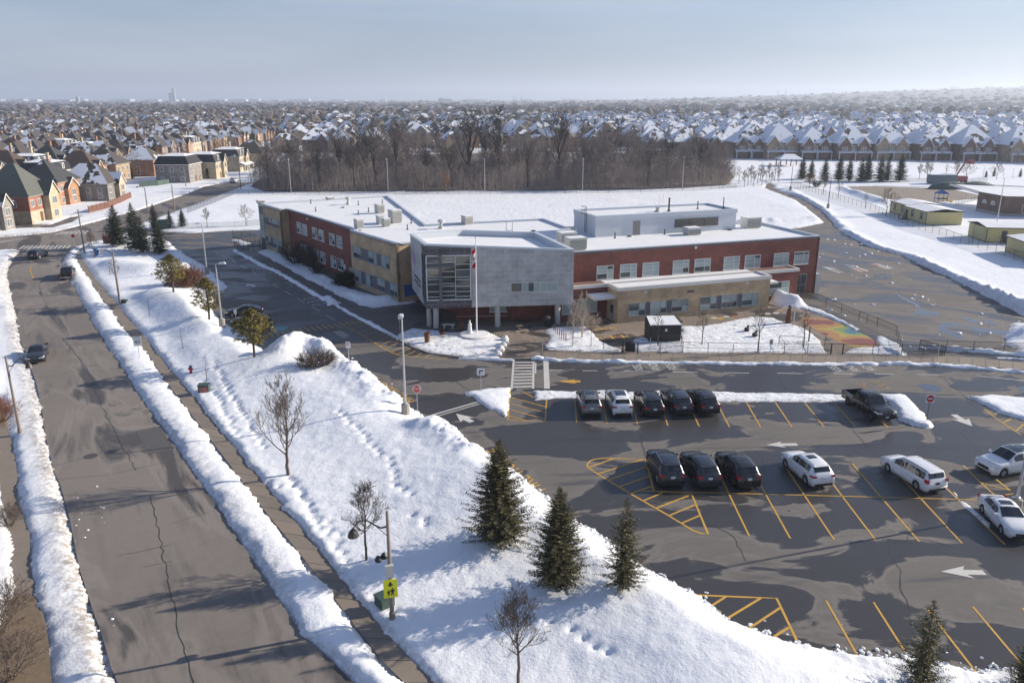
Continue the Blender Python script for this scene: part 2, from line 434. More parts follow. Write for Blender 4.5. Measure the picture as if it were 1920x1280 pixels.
def foliage(name, c, var=0.5):
    t = NT(name); v = t.coord('Position'); geo = t.node('ShaderNodeNewGeometry')
    nz = t.noise(v, 1.8, 3); r = geo.outputs['Random Per Island']
    a = t.mix(nz, tuple(x*(1-var) for x in c), tuple(x*(1+var) for x in c))
    t.base(t.mix(t.math('MULTIPLY', r, 0.55), a, tuple(x*1.7 for x in c))); t.rough(0.75)
    t.b.inputs['Specular IOR Level'].default_value = 0.2
foliage('spruce_needles', (0.088, 0.080, 0.038))
foliage('spruce_needles_dark', (0.038, 0.048, 0.032))
foliage('pine_needles', (0.155, 0.125, 0.035))
foliage('cedar_needles', (0.03, 0.045, 0.02))
foliage('dry_leaves', (0.16, 0.082, 0.045))
foliage('red_twigs', (0.16, 0.075, 0.042), 0.3)
foliage('yew_needles', (0.03, 0.032, 0.015))
plain('spruce_bark', (0.075, 0.055, 0.042), 0.9, 0.3, 8.0)
plain('bark_brown', (0.115, 0.085, 0.066), 0.9, 0.35, 6.0)
plain('bark_grey', (0.135, 0.115, 0.100), 0.9, 0.35, 6.0)
plain('bark_dark', (0.070, 0.055, 0.045), 0.9, 0.35, 6.0)
plain('bark_pale', (0.38, 0.32, 0.26), 0.9, 0.3, 6.0)
plain('bark_tall', (0.065, 0.054, 0.049), 0.9, 0.35, 0.5)
plain('bark_orange', (0.21, 0.115, 0.055), 0.9, 0.35, 3.0)
plain('bark_woods', (0.200, 0.168, 0.155), 0.95, 0.45, 0.12, coord='Position')
plain('wood_pole', (0.21, 0.17, 0.14), 0.85, 0.25, 3.0)
plain('lamp_bronze', (0.045, 0.038, 0.032), 0.5, 0.2, 3.0)
plain('lamp_glass', (0.62, 0.64, 0.66), 0.3, 0.05, 2.0)
plain('sign_white', (0.72, 0.72, 0.72), 0.5, 0.04, 2.0)
plain('sign_red', (0.48, 0.018, 0.022), 0.5, 0.1, 2.0)
plain('sign_black', (0.012, 0.012, 0.013), 0.5, 0.1, 2.0)
plain('sign_yellow', (0.72, 0.70, 0.012), 0.5, 0.05, 2.0)
plain('sign_green', (0.02, 0.16, 0.05), 0.5, 0.1, 2.0)
plain('hydrant_red', (0.40, 0.015, 0.03), 0.45, 0.2, 4.0)
plain('hydrant_blue', (0.05, 0.035, 0.20), 0.45, 0.2, 4.0)
plain('box_green', (0.045, 0.075, 0.065), 0.6, 0.25, 3.0)
plain('poster_red', (0.34, 0.12, 0.09), 0.6, 0.6, 6.0)
plain('statue_white', (0.66, 0.65, 0.63), 0.7, 0.08, 4.0)
plain('rust', (0.13, 0.055, 0.03), 0.8, 0.4, 6.0)
plain('tyre', (0.012, 0.012, 0.012), 0.85, 0.2, 5.0)
plain('rim', (0.30, 0.30, 0.31), 0.35, 0.1, 5.0, metal=0.6)
plain('rim_black', (0.03, 0.03, 0.032), 0.4, 0.2, 5.0)
plain('chrome', (0.55, 0.56, 0.58), 0.2, 0.05, 4.0, metal=0.8)
plain('plate_white', (0.60, 0.62, 0.66), 0.4, 0.05, 8.0)
plain('car_trim', (0.016, 0.016, 0.017), 0.55, 0.2, 5.0)
t = NT('tail_red'); t.base((0.42, 0.012, 0.018)); t.rough(0.15); t.b.inputs['Coat Weight'].default_value = 0.5
t = NT('head_lens'); t.base((0.50, 0.52, 0.55)); t.rough(0.08); t.b.inputs['Coat Weight'].default_value = 1.0
def paint(name, c, metal=0.0):
    dirt = 0.18 if max(c) > .1 else 0.05
    t = NT(name); v = t.coord('Position'); d = t.noise(v, 1.6, 4)
    t.base(t.mix(t.math('MULTIPLY', d, dirt), c, (0.20, 0.18, 0.16))); t.rough(t.ramp(d, 0.3, 0.8, 0.22, 0.42))
    t.b.inputs['Metallic'].default_value = metal; t.b.inputs['Coat Weight'].default_value = 0.7 if max(c) > .1 else 0.35; t.b.inputs['Coat Roughness'].default_value = 0.06
paint('paint_black', (0.008, 0.008, 0.010)); paint('paint_white', (0.74, 0.75, 0.77)); paint('paint_grey', (0.16, 0.165, 0.165), 0.3)
paint('paint_slate', (0.025, 0.030, 0.042), 0.2); paint('paint_navy', (0.012, 0.018, 0.03)); paint('paint_silver', (0.22, 0.22, 0.23), 0.4)
paint('paint_brown_black', (0.020, 0.018, 0.018), 0.1)
plain('portable_siding', (0.50, 0.44, 0.21), 0.7, 0.08, 0.8, bump=0.1)
plain('skirting', (0.06, 0.055, 0.05), 0.8, 0.2, 2.0)
plain('fence_wood_red', (0.15, 0.07, 0.05), 0.85, 0.3, 2.0)
plain('container_grey', (0.12, 0.15, 0.175), 0.6, 0.1, 1.0)
plain('lift_red', (0.24, 0.05, 0.055), 0.5, 0.2, 2.0)
plain('plastic_blue', (0.03, 0.12, 0.35), 0.5, 0.1, 2.0); plain('plastic_yellow', (0.55, 0.36, 0.02), 0.5, 0.1, 2.0)
plain('flag_red', (0.52, 0.008, 0.02), 0.8, 0.1, 2.0); plain('flag_white', (0.74, 0.73, 0.74), 0.8, 0.05, 2.0)
t = NT('chain_link'); t.base((0.012, 0.012, 0.014)); t.rough(0.5)
tr = t.node('ShaderNodeBsdfTransparent'); mx = t.node('ShaderNodeMixShader'); mx.inputs[0].default_value = 0.20
out = t.n['Material Output']; t.link(tr.outputs[0], mx.inputs[1]); t.link(t.b.outputs[0], mx.inputs[2]); t.link(mx.outputs[0], out.inputs['Surface'])
# painted play pad: coloured rings
t = NT('play_pad'); v = t.coord('Position')
sw = t.noise(v, 0.35, 2)
def rings(cx, cy, sx, sy):
    mp = t.node('ShaderNodeMapping'); mp.inputs['Location'].default_value = (-cx*sx, -cy*sy, 0); mp.inputs['Scale'].default_value = (sx, sy, 0)
    t.link(t.node('ShaderNodeNewGeometry').outputs['Position'], mp.inputs['Vector'])
    ln = t.node('ShaderNodeVectorMath', operation='LENGTH'); t.link(mp.outputs[0], ln.inputs[0]); return ln.outputs['Value']
PADC = [(38.05, 95.71), (36.25, 90.29), (40.11, 87.48)]
dmin = t.math('MINIMUM', t.math('MINIMUM', rings(PADC[0][0], PADC[0][1], 0.26, 0.34), rings(PADC[1][0], PADC[1][1], 0.34, 0.42)), rings(PADC[2][0], PADC[2][1], 0.26, 0.40))
dm = t.math('ADD', dmin, t.math('MULTIPLY', t.math('SUBTRACT', sw, 0.5), 0.9))
rp = t.node('ShaderNodeValToRGB'); rp.color_ramp.interpolation = 'CONSTANT'
els = rp.color_ramp.elements; els[0].position = 0.0; els[0].color = (0.20, 0.05, 0.05, 1); els[1].position = 0.30; els[1].color = (0.36, 0.18, 0.06, 1)
for p_, c_ in ((0.52, (0.36, 0.29, 0.06, 1)), (0.66, (0.16, 0.26, 0.07, 1)), (0.80, (0.035, 0.16, 0.27, 1)), (0.95, (0.05, 0.10, 0.15, 1))):
    e_ = els.new(p_); e_.color = c_
t.link(t.math('MULTIPLY', dm, 0.62), rp.inputs[0]); t.base(t.mix(t.math('MULTIPLY', t.noise(v, 3, 5), 0.28), rp.outputs[0], (0.12, 0.11, 0.10))); t.rough(0.8)

# ------------------------------------------------------------------ ground plan (metres; camera stands at 0,0)
STREET = [(-5.83, 29.84), (-7.62, 31.68), (-9.43, 33.71), (-10.93, 35.21), (-14.18, 40.01), (-16.89, 44), (-19.57, 48.04), (-22.01, 51.43), (-26.2, 57.55), (-30.13, 63.15), (-35.6, 70.94), (-39.6, 77.15), (-42.95, 82.11), (-46.16, 86.43), (-47.63, 89.19), (-51.22, 94), (-54.98, 100.11), (-59.98, 107.61), (-66.68, 118.03), (-75.61, 131.87), (-79.26, 138.98), (-81.53, 145.76), (-82.28, 151.42), (-81, 155.02), (-81.63, 165.46), (-82.93, 177.32), (-82.9, 190.02), (-83.69, 211.03), (-85.18, 242.7), (-86.1, 271.82), (-86.41, 285.06), (-91.52, 293.2), (-90.82, 281.15), (-95.02, 266.51), (-97.99, 256.46), (-95.15, 232.94), (-93.57, 200.5), (-94.65, 176.53), (-95.75, 165.46), (-99.92, 161.39), (-103.05, 159.43), (-109.75, 155.02), (-100.66, 141.52), (-94.31, 145.22), (-91.69, 145.76), (-89.82, 143.61), (-86.35, 135.57), (-80.03, 123.78), (-70.41, 109.17), (-64.55, 100.11), (-56.4, 87.48), (-50.27, 78.68), (-46.93, 73.93), (-42.35, 66.84), (-38.68, 60.89), (-34.45, 54.43), (-32.57, 51.92), (-29.25, 46.97), (-25.74, 41.38), (-23.04, 37.53), (-21.09, 34.83), (-19.65, 32.69), (-18.78, 31.57), (-17.5, 29.84)]
WALK = [(-4.13, 29.84), (-5.11, 31.57), (-6.65, 33.43), (-8.63, 36.36), (-10.75, 39.59), (-13.54, 43.68), (-16.48, 47.82), (-22.37, 56.57), (-29.29, 66.84), (-34.65, 74.71), (-38.95, 81.55), (-42.71, 86.85), (-47.82, 94), (-55.31, 105.19), (-61.42, 114.47), (-70.47, 128.35), (-77.19, 138.98), (-79.98, 144.68), (-81.39, 149.11), (-80.59, 149.11), (-77.91, 142.56), (-74.02, 135.57), (-67.2, 125), (-59.34, 113.44), (-53.23, 104.31), (-47, 95.21), (-42.07, 87.9), (-34.85, 77.15), (-29.08, 68.84), (-23.87, 60.89), (-17.62, 51.67), (-14.72, 47.39), (-11.91, 43.26), (-9.19, 39.22), (-6.94, 35.78), (-5.29, 33.59), (-3.68, 31.57), (-2.43, 29.84)]
LOT = [(25.01, 32.57), (22.41, 32.35), (21.06, 32.69), (19.69, 33.43), (18.26, 33.39), (16.74, 33.51), (14.61, 34.2), (13.42, 34.83), (11.87, 36), (11.32, 36.96), (9.73, 38.92), (8.87, 40.12), (7.99, 40.99), (5.72, 44.69), (3.98, 46.9), (2.38, 49.84), (1.19, 51.92), (0.59, 53.28), (-1.22, 55.53), (-2.63, 57.15), (-4.8, 61.33), (-7.09, 63.74), (-10.36, 68.16), (-12.72, 72.26), (-15.14, 75.99), (-16.96, 78.68), (-18.31, 81.18), (-19.86, 83.06), (-22.35, 84.42), (-24.54, 84.42), (-25.88, 83.06), (-26.3, 81.92), (-27.27, 83.83), (-33.12, 91.88), (-35.4, 94.97), (-37.84, 98.51), (-40.38, 103.44), (-41.97, 112.09), (-42.1, 115.17), (-46.2, 121.81), (-51.08, 130.52), (-57.4, 138.98), (-62.56, 146.86), (-65.42, 151.42), (-68.45, 156.25), (-72.74, 160.07), (-77.72, 162.72), (-81.08, 164.76), (-81.83, 168.28), (-80.19, 171.19), (-72.87, 166.86), (-65.91, 164.76), (-60.78, 167.56), (-53.34, 169), (-41.81, 155.02), (-30.26, 139.48), (-23.02, 130.08), (-14.15, 121.81), (-4.85, 118.03), (3.23, 118.03), (19.4, 118.03), (38.35, 127.92), (48.95, 144.68), (58.57, 169.72), (62.3, 171.94), (70.11, 178.92), (71.22, 176.53), (68.63, 162.72), (67.49, 149.11), (69.51, 139.48), (68.42, 127.07), (68.42, 121.81), (67.06, 109.49), (66, 101.47), (65.59, 93.76), (61.55, 87.48), (57.47, 85.82), (55.2, 83.06), (57.21, 81.18), (60.68, 77.99), (60.06, 67.5), (45.77, 45.21), (29.79, 32.69)]
PATH = [(69.74, 175.75), (70.11, 178.92), (73.27, 194.65), (77.99, 220.26), (78.45, 241.26), (78.75, 251.71), (85.72, 270.03), (93.1, 277.35), (92.56, 271.82), (86.73, 264.78), (81.58, 251.71), (81.01, 241.26), (81.18, 223.92), (77.53, 200.5), (72.26, 178.92), (71.09, 174.97)]
FARYARD = [(106.29, 256.46), (115.99, 258.08), (127.29, 253.27), (137.38, 247.12), (139.01, 238.42), (130.94, 225.17), (114.65, 215.55), (106.05, 215.55), (103.14, 225.17), (102.68, 238.42)]
LEFTWALK = [(-21.81, 31.39), (-24.77, 36.14), (-26.72, 38.66), (-28.86, 41.72), (-30.84, 45.15), (-34.72, 50.23), (-36.1, 52.68), (-37.97, 55.62), (-41.22, 60.34), (-44.47, 64.95), (-47.65, 69.53), (-48.44, 69.53), (-43.92, 62.57), (-39.93, 56.28), (-35.25, 49.45), (-32.24, 45.21), (-28.47, 39.38), (-27.12, 36.46), (-25.8, 31.39)]
DRIVEWAY_H = [(-119.15, 174.21), (-116.35, 183.04), (-106.95, 176.53), (-102.34, 176.53), (-104.17, 188.23), (-102.83, 190.02), (-99.23, 178.92), (-99.38, 171.19), (-103.97, 171.19), (-114.35, 166.86)]
ISLANDS = dict(
  garden = [(-13.74, 89.85), (-13.1, 91.65), (-11.86, 93.04), (-9.44, 92.11), (-7.91, 91.42), (-3.39, 91.65), (-1.89, 90.29), (-0.68, 88.11), (-1.41, 83.44), (-1.37, 81.18), (-3.43, 81.18), (-5.34, 81.55), (-9.05, 83.06), (-11.12, 85.21), (-12.73, 87.9)],
  tree_island = [(3.85, 92.11), (4.95, 93.52), (8.79, 94.24), (9.52, 92.34), (10.39, 87.27), (12.24, 84.22), (12.06, 83.25), (6.01, 83.83), (4.01, 84.03), (3.34, 85.01), (3.97, 87.27), (4.45, 89.63)],
  play_island = [(13.81, 88.11), (14.99, 89.41), (16.15, 89.19), (16.91, 89.63), (19.49, 88.76), (20.62, 93.76), (23.74, 94.24), (27.4, 96.46), (30.66, 98.25), (33.3, 97.73), (33.91, 95.46), (35.42, 93.52), (35.76, 90.52), (35.45, 88.11), (34.51, 82.87), (17.56, 83.25), (13.49, 83.44)],
  pad_island = [(36.27, 83.06), (38.18, 85.01), (41.34, 85.82), (42.68, 89.85), (43.65, 89.63), (43.9, 87.06), (43.06, 82.11), (39.55, 82.68)],
  median_a = [(-4.6, 70.8), (-2.76, 71.81), (-0.1, 72.11), (-0.14, 66.2), (-0.56, 64.71), (-1.71, 66.2), (-3.29, 68.57)],
  median_b = [(1.73, 71.52), (8.15, 71.37), (18.04, 71.23), (27.25, 70.65), (32.53, 70.37), (31.72, 68.3), (23.98, 68.3), (18.7, 68.3), (11.85, 68.97), (5.95, 69.25), (1.96, 68.57)],
  median_end = [(34.06, 70.08), (36.77, 70.08), (36.81, 67.5), (35.92, 62.69), (35.26, 62), (33.88, 62.69), (33.7, 63.86), (34.53, 68.03)],
  median_c = [(42.62, 69.53), (44.83, 70.08), (47.58, 69.25), (51.27, 68.84), (47.09, 62.57), (44.26, 63.86), (43.12, 65.45)],
  strip_d = [(31.52, 51.75), (31.6, 50.62), (31.45, 48.26), (31.35, 46.14), (30.94, 45.74), (30.71, 46.55), (30.67, 48.55), (30.73, 50.54)],
  corner_pile = [(56.44, 85.01), (55.61, 86.23), (58.12, 90.07), (62.22, 95.21), (65.26, 93.76), (59.92, 85.42)],
  front_lawn = [(-46.31, 143.08), (-37.51, 129.64), (-30.32, 118.4), (-24.2, 109.17), (-20.6, 104.31), (-18.49, 102.87), (-16.27, 103.73), (-12.84, 105.79), (-13.68, 107.3), (-15.81, 106.69), (-23.89, 114.13), (-42.1, 144.68), (-45.61, 146.31)],
  gate_patch = [(-56.03, 156.88), (-54.86, 158.14), (-50.15, 152.6), (-51.06, 149.68)],
  wall_pile = [(35.66, 107.61), (38.12, 108.54), (39.25, 106.39), (39.58, 104.02), (40.87, 100.92), (41.64, 96.71), (42.15, 92.34), (41.26, 91.88), (40.57, 95.71), (39.42, 99.84), (38.2, 102.31), (35.83, 103.73), (34.97, 104.9)],
)
PAVED = [STREET, WALK, LOT, PATH, FARYARD, LEFTWALK, DRIVEWAY_H]
# ridges: (line, half width, height)
RIDGES = [
  ([(-4.86, 29.84), (-8.77, 34.7), (-11.1, 38.12), (-14.86, 43.32), (-18.19, 48.33), (-23.8, 56.28), (-31.02, 66.84), (-37.43, 76.32), (-44.31, 86.64), (-54.69, 102.03), (-67.59, 121.81), (-75.32, 133.7), (-80.28, 144.68)], 0.9, 0.06),
  ([(-19.75, 31.94), (-24.15, 37.87), (-27.61, 42.71), (-29.31, 45.21)], 1.3, 0.08), ([(-32.15, 49.45), (-34.34, 52.25)], 1.2, 0.08),
  ([(-37.4, 56.76), (-43.56, 66.2), (-50.41, 76.32), (-56.92, 85.42)], 1.6, 0.06), ([(-64.13, 96.71), (-74.09, 111.1), (-85, 130.08), (-88.76, 138.49)], 2.0, 0.3),
  ([(20.93, 31.75), (17.69, 32.5), (13.78, 33.27), (11.46, 34.49), (9.52, 36.92), (8.26, 38.76), (6.77, 39.9), (4.56, 42.71), (1.78, 47.61), (-1.17, 52.68), (-3.74, 56.76), (-7.07, 60.89)], 1.6, 0.28),
  ([(11.5, 32.69), (6.41, 37.39), (1.35, 44.56), (-3.09, 52.25), (-8.77, 60.34), (-16.06, 70.23), (-22.72, 76.32), (-31.16, 85.42)], 6.0, 1.05),
  ([(-3.08, 56.09), (-4.71, 58.76), (-6.16, 60.56)], 1.4, 0.8),
  ([(-24.1, 79.38), (-22.31, 81.18), (-19.86, 80.45), (-16.77, 76.32), (-13.85, 71.96), (-10.86, 67.23)], 1.7, 1.05),
  ([(-22.88, 81.18), (-20.77, 81.92)], 2.2, 0.8),
  ([(-36.72, 94.24), (-31.84, 87.48), (-28.26, 81.92)], 2.5, 0.6), ([(-49.06, 107.92), (-41.64, 99.3), (-35.07, 89.63)], 3.4, 1.35),
  ([(-65.96, 130.08), (-57.99, 125), (-54.4, 126.65)], 3.6, 1.1),
  ([(67.84, 165.46), (66.03, 146.86), (68.11, 137.5), (67.18, 123.78), (66.63, 111.43), (66.7, 101.47)], 2.2, 1.15),
  ([(59.84, 89.19), (63.33, 90.74)], 2.5, 1.6), ([(35.95, 106.39), (38.37, 104.9)], 1.2, 1.3),
  ([(-23.04, 107.92), (-19.02, 106.09), (-17.56, 106.09)], 1.6, 0.6),
  ([(51.68, 177.32), (59.32, 178.92), (68.6, 181.37)], 2.0, 0.8),
  ([(84.55, 245.63), (79.24, 208.84), (71.23, 171.19)], 1.5, 0.4),
  ([(109.47, 263.07), (128.59, 263.07), (144.23, 263.07)], 2.0, 0.8), ([(103.03, 247.12), (99.73, 227.71), (98.59, 213.27)], 2.5, 1.3),
  ([(147.39, 253.27), (155.97, 256.46)], 4.0, 2.2),
]
FOOT = [[(-14.68, 63.51), (-13.32, 61.22), (-11.68, 58.45), (-10.28, 56.09), (-9.15, 54.79), (-8.64, 52.68), (-8.2, 50.62), (-7.42, 49.84), (-6.9, 49.15), (-7.02, 48.11)],
        [(-17.79, 52.25), (-16.78, 51.43), (-15.61, 50.62)], [(-16.35, 52.68), (-15.05, 50.62), (-13.56, 48.33), (-12.18, 46.21), (-11.07, 44.56), (-9.99, 43.01)], [(-15.93, 52.25), (-14.01, 48.7), (-12.53, 46.21), (-10.36, 42.42), (-8.96, 40.44), (-7.87, 39.12)],
        [(-6.3, 46.55), (-5.46, 45.21), (-4.99, 44.56)], [(-2.61, 40.44), (-2.31, 39.38)], [(2.22, 35.12), (3.36, 33.87), (4.94, 32.5), (5.82, 31.39)], [(-30.89, 77.99), (-26.6, 70.23), (-22.19, 62.57), (-19.26, 57.25)],
        [(-8.04, 38.36), (-6.99, 37.39), (-5.71, 36.46)], [(-30.2, 73.16), (-25.71, 66.2), (-22.02, 59.28)]]

def axis(spec):
    out = [spec[0][0]]
    for a, b, st in spec:
        n = max(1, int(round((b-a)/st))); out += [a + (b-a)*i/n for i in range(1, n+1)]
    return out
gx = axis([(-110,-42,.5),(-42,-30,.3),(-30,25,.2),(25,45,.3),(45,125,.6)])
gy = axis([(18,30,.3),(30,75,.2),(75,110,.3),(110,260,.7)])
def stretch(start, end, n): return [start*(end/start)**(i/n) for i in range(1, n+1)]
gx = [-v for v in reversed(stretch(110, 12000, 22))] + gx + stretch(125, 12000, 22)
gy = [-400, -100, -20, 0, 10] + gy + stretch(260, 13000, 40)
gx = np.array(gx); gy = np.array(gy)
X, Y = np.meshgrid(gx, gy)

def hill_z(x, y):
    az = np.arctan2(x, np.maximum(y, 1.0))
    rise = np.interp(az, [-0.6, 0.05, 0.16, 0.31, 0.42, 0.56, 0.8], [4, 6, 22, 55, 92, 128, 140])
    t = np.clip((y - 1500)/6000.0, 0, 1); t = t*t*(3-2*t)
    return rise*t
near = (X > -112) & (X < 127) & (Y > 14) & (Y < 262)
s = np.full(X.shape, 50.0)
def reg(poly, pad=4.0):
    P = np.asarray(poly); 
    m = near & (X > P[:,0].min()-pad) & (X < P[:,0].max()+pad) & (Y > P[:,1].min()-pad) & (Y < P[:,1].max()+pad)
    return m
for poly in PAVED:
    m = reg(poly); s[m] = np.minimum(s[m], sdist(X[m], Y[m], poly))
for poly in ISLANDS.values():
    m = reg(poly, 0.6); s[m] = np.maximum(s[m], -sdist(X[m], Y[m], poly))
thick = np.ones(X.shape)
for nm_, poly in ISLANDS.items():
    m = reg(poly, 0.6); inn = sdist(X[m], Y[m], poly) < 0.5; th_ = thick[m]; th_[inn] = {'front_lawn': .7, 'median_end': 1.3, 'corner_pile': 1.0, 'median_a': .8, 'median_c': 1.0, 'wall_pile': .8}.get(nm_, .42); thick[m] = th_
dS = np.full(X.shape, 99.0); dL = np.full(X.shape, 99.0)
m = reg(LOT, 4.0); dL[m] = np.abs(sdist(X[m], Y[m], LOT)); dL[Y > 120] = 99
m = reg(STREET, 6.0); dS[m] = np.abs(sdist(X[m], Y[m], STREET))
s_n = s + 0.40*fbm(X, Y, 1.6, 4, 1) + 0.22*fbm(X, Y, 0.5, 3, 2)
edge = np.clip(s_n/0.9, 0, 1); edge = edge*edge*(3-2*edge)
Z = np.where(s_n <= 0, -0.14, -0.10 + (0.08 + 0.26*thick)*(1-np.exp(-np.maximum(s_n,0)/0.14)) + (1-np.clip(thick,0,1))*0.10*fbm(X, Y, 0.8, 3, 21)*np.clip(s_n/0.3,0,1))
ridge = np.zeros_like(Z); smooth_rise = np.zeros_like(Z)
for line, w, hgt in RIDGES:
    L = np.asarray(line)
    m = near & (X > L[:,0].min()-3*w) & (X < L[:,0].max()+3*w) & (Y > L[:,1].min()-3*w) & (Y < L[:,1].max()+3*w)
    d = ldist(X[m], Y[m], line)
    if w >= 2.5: smooth_rise[m] = np.maximum(smooth_rise[m], hgt*np.exp(-(d/w)**2)*(0.8 + 0.4*vnoise(X[m]*0.12+5, Y[m]*0.12)))
    else: ridge[m] += hgt*np.exp(-(d/w)**2)*(0.75 + 0.5*vnoise(X[m]*0.6+5, Y[m]*0.6))
ridge *= 1 + 0.28*fbm(X, Y, 3.0, 4, 5)
soft = np.clip(s/3.5, 0, 1); soft = soft*soft*(3-2*soft)
rough = np.exp(-(dL/1.7)**2)*edge*0.42*np.abs(fbm(X, Y, 0.65, 4, 31)) + np.exp(-(np.maximum(s, 0)/0.8)**2)*edge*0.07*np.abs(fbm(X, Y, 0.5, 3, 32)) + np.exp(-(dS/1.6)**2)*edge*0.15*np.abs(fbm(X, Y, 0.6, 4, 33))
bank = np.clip((3.4-dS)/0.8, 0, 1)*(X < 0)
gaps = np.where(X < -22 - (Y-45)*0.62, np.clip(vnoise(X*0.16+3, Y*0.16+9)*2.4-0.35, 0, 1.3), 0.75 + 0.5*vnoise(X*0.2+3, Y*0.2+9))
plateau = bank*0.15*(1-np.exp(-np.maximum(s_n, 0)/0.16))*gaps
Z -= np.where(X < -22 - (Y-45)*0.62, 1.25, 1.0)*bank*np.where(s_n > 0, 0.17, 0)*(0.6 + 0.6*vnoise(X*0.3+7, Y*0.3+1))
rough = np.where(thick < .99, rough*0.35, rough)
Z = np.where(near, Z + rough + plateau + smooth_rise*soft + edge*(ridge + 0.05*fbm(X, Y, 0.8, 3, 8) + 0.22*np.maximum(0, fbm(X, Y, 11.0, 2, 9))*np.clip(s/3, 0, 1)), Z)
lump = np.clip(ridge*1.5, 0, 1)*edge
Z += np.where(near, lump*0.30*np.abs(fbm(X, Y, 0.6, 4, 14)), 0)
for tr_ in FOOT:
    for a, b in zip(tr_[:-1], tr_[1:]):
        n = max(1, int(dist2(a, b)/0.75))
        for i in range(n):
            p = lerp2(a, b, (i + rnd.uniform(-.2,.2))/n); px_, py_ = p[0] + rnd.uniform(-.22,.22), p[1] + rnd.uniform(-.1,.1)
            i0, i1 = np.searchsorted(gx, px_-.5), np.searchsorted(gx, px_+.5); j0, j1 = np.searchsorted(gy, py_-.5), np.searchsorted(gy, py_+.5)
            dd = (X[j0:j1,i0:i1]-px_)**2 + (Y[j0:j1,i0:i1]-py_)**2
            Z[j0:j1,i0:i1] -= 0.20*np.exp(-dd/0.045)
Z = np.where(Y > 1400, Z + hill_z(X, Y), Z)
def ground_z(x, y):
    """height of the snow at a point"""
    i = int(np.clip(np.searchsorted(gx, x), 1, len(gx)-1)); j = int(np.clip(np.searchsorted(gy, y), 1, len(gy)-1))
    tx = (x-gx[i-1])/(gx[i]-gx[i-1]); ty = (y-gy[j-1])/(gy[j]-gy[j-1])
    z = (Z[j-1,i-1]*(1-tx)+Z[j-1,i]*tx)*(1-ty) + (Z[j,i-1]*(1-tx)+Z[j,i]*tx)*ty
    return max(0.0, float(z))
nx_, ny_ = len(gx), len(gy)
me = bpy.data.meshes.new('snow_ground')
idx = np.arange(nx_*ny_).reshape(ny_, nx_)
quads = np.stack([idx[:-1,:-1], idx[:-1,1:], idx[1:,1:], idx[1:,:-1]], -1).reshape(-1, 4)
me.vertices.add(nx_*ny_); me.vertices.foreach_set('co', np.stack([X, Y, Z], -1).ravel().astype(np.float32))
me.loops.add(quads.size); me.loops.foreach_set('vertex_index', quads.ravel().astype(np.int32))
me.polygons.add(len(quads)); me.polygons.foreach_set('loop_start', (np.arange(len(quads))*4).astype(np.int32))
me.polygons.foreach_set('loop_total', np.full(len(quads), 4, np.int32))
me.polygons.foreach_set('use_smooth', np.ones(len(quads), bool))
me.materials.append(M['snow'])
t = NT('far_ground'); v = t.coord('Position'); 
t.base(t.mix(t.ramp(t.noise(v, 0.012, 6, 0.7), 0.30, 0.52), (0.40, 0.40, 0.42), (0.075, 0.067, 0.064))); t.rough(0.9)
me.materials.append(M['far_ground'])
fy = Y[:-1,:-1].ravel(); me.polygons.foreach_set('material_index', (fy > 700).astype(np.int32))
grime = np.clip(1.35 - dS/1.3, 0, 1)*np.where(X < -12, 1, 0)
edge_dirt = np.clip(0.75 - np.abs(s)/0.9, 0, 1)
grime = np.maximum(np.clip(1.0-dL/1.3, 0, 1)*0.7, grime); grime = np.maximum(grime*np.where(X < -12 - (Y-20)*0.55, 1.0, 0.45), edge_dirt*0.85)
a_ = me.attributes.new('grime', 'FLOAT', 'POINT'); a_.data.foreach_set('value', grime.ravel().astype(np.float32))
stub = np.where((Y > 128) & (Y < 238) & (X > -60) & (X < 70), 0.75, 0.0)*np.clip((s-1)/4, 0, 1) + np.where(thick == .42, 0.9, 0) + 0.35*np.clip(fbm(X, Y, 9, 3, 41), 0, 1)*(Y < 130)
a_ = me.attributes.new('stubble', 'FLOAT', 'POINT'); a_.data.foreach_set('value', stub.ravel().astype(np.float32))
me.update(); me.validate()
snow_ground = struct(put(me, 'snow_ground'))

def sheet(name, poly, z, m, parent=None):
    b = MB(); b.add([(x, y, z) for x, y in poly], [tuple(range(len(poly)))])
    # make sure it faces up
    ar = sum(poly[i][0]*poly[(i+1) % len(poly)][1]-poly[(i+1) % len(poly)][0]*poly[i][1] for i in range(len(poly)))
    if ar < 0: b.f = [tuple(reversed(b.f[0]))]
    o = b.build(name, m, parent)
    return o
parking_lot = struct(sheet('parking_lot', LOT, 0.0, 'lot_asphalt'))
street = struct(sheet('street', STREET, 0.004, 'street_asphalt'))
path = struct(sheet('path', PATH, 0.008, 'path_asphalt'))
struct(sheet('far_yard', FARYARD, 0.0, 'soil_gravel'))
struct(sheet('driveway', DRIVEWAY_H, 0.0, 'walkway_asphalt'))
YARD = [(48.95, 144.68), (58.57, 169.72), (62.3, 171.94), (70.11, 178.92), (71.22, 176.53), (68.63, 162.72), (67.49, 149.11), (69.51, 139.48), (68.42, 127.07), (68.42, 121.81), (67.06, 109.49), (66, 101.47), (65.59, 93.76), (61.55, 87.48), (56.32, 85.42), (47.9, 83.06), (46.65, 82.68), (43.04, 82.68), (40.29, 96.71), (38.37, 104.9)]
play_yard = struct(sheet('play_yard', YARD, 0.004, 'yard_asphalt'))
PLAZA = [(-1.37, 81.18), (-0.68, 88.11), (-1.89, 90.29), (-3.39, 91.65), (-8, 92.58), (-9.57, 93.52), (-12, 94.24), (-11.7, 99.3), (-7.43, 107.92), (3.14, 114.47), (15.71, 114.47), (36.17, 109.49), (38.59, 103.44), (40.26, 99.3), (41.95, 87.48), (40.23, 84.22), (34.9, 82.68), (25.59, 82.68), (13.43, 83.06), (5.96, 83.06), (3.32, 81.18)]
plaza = struct(sheet('plaza', PLAZA, 0.004, 'plaza_paving'))
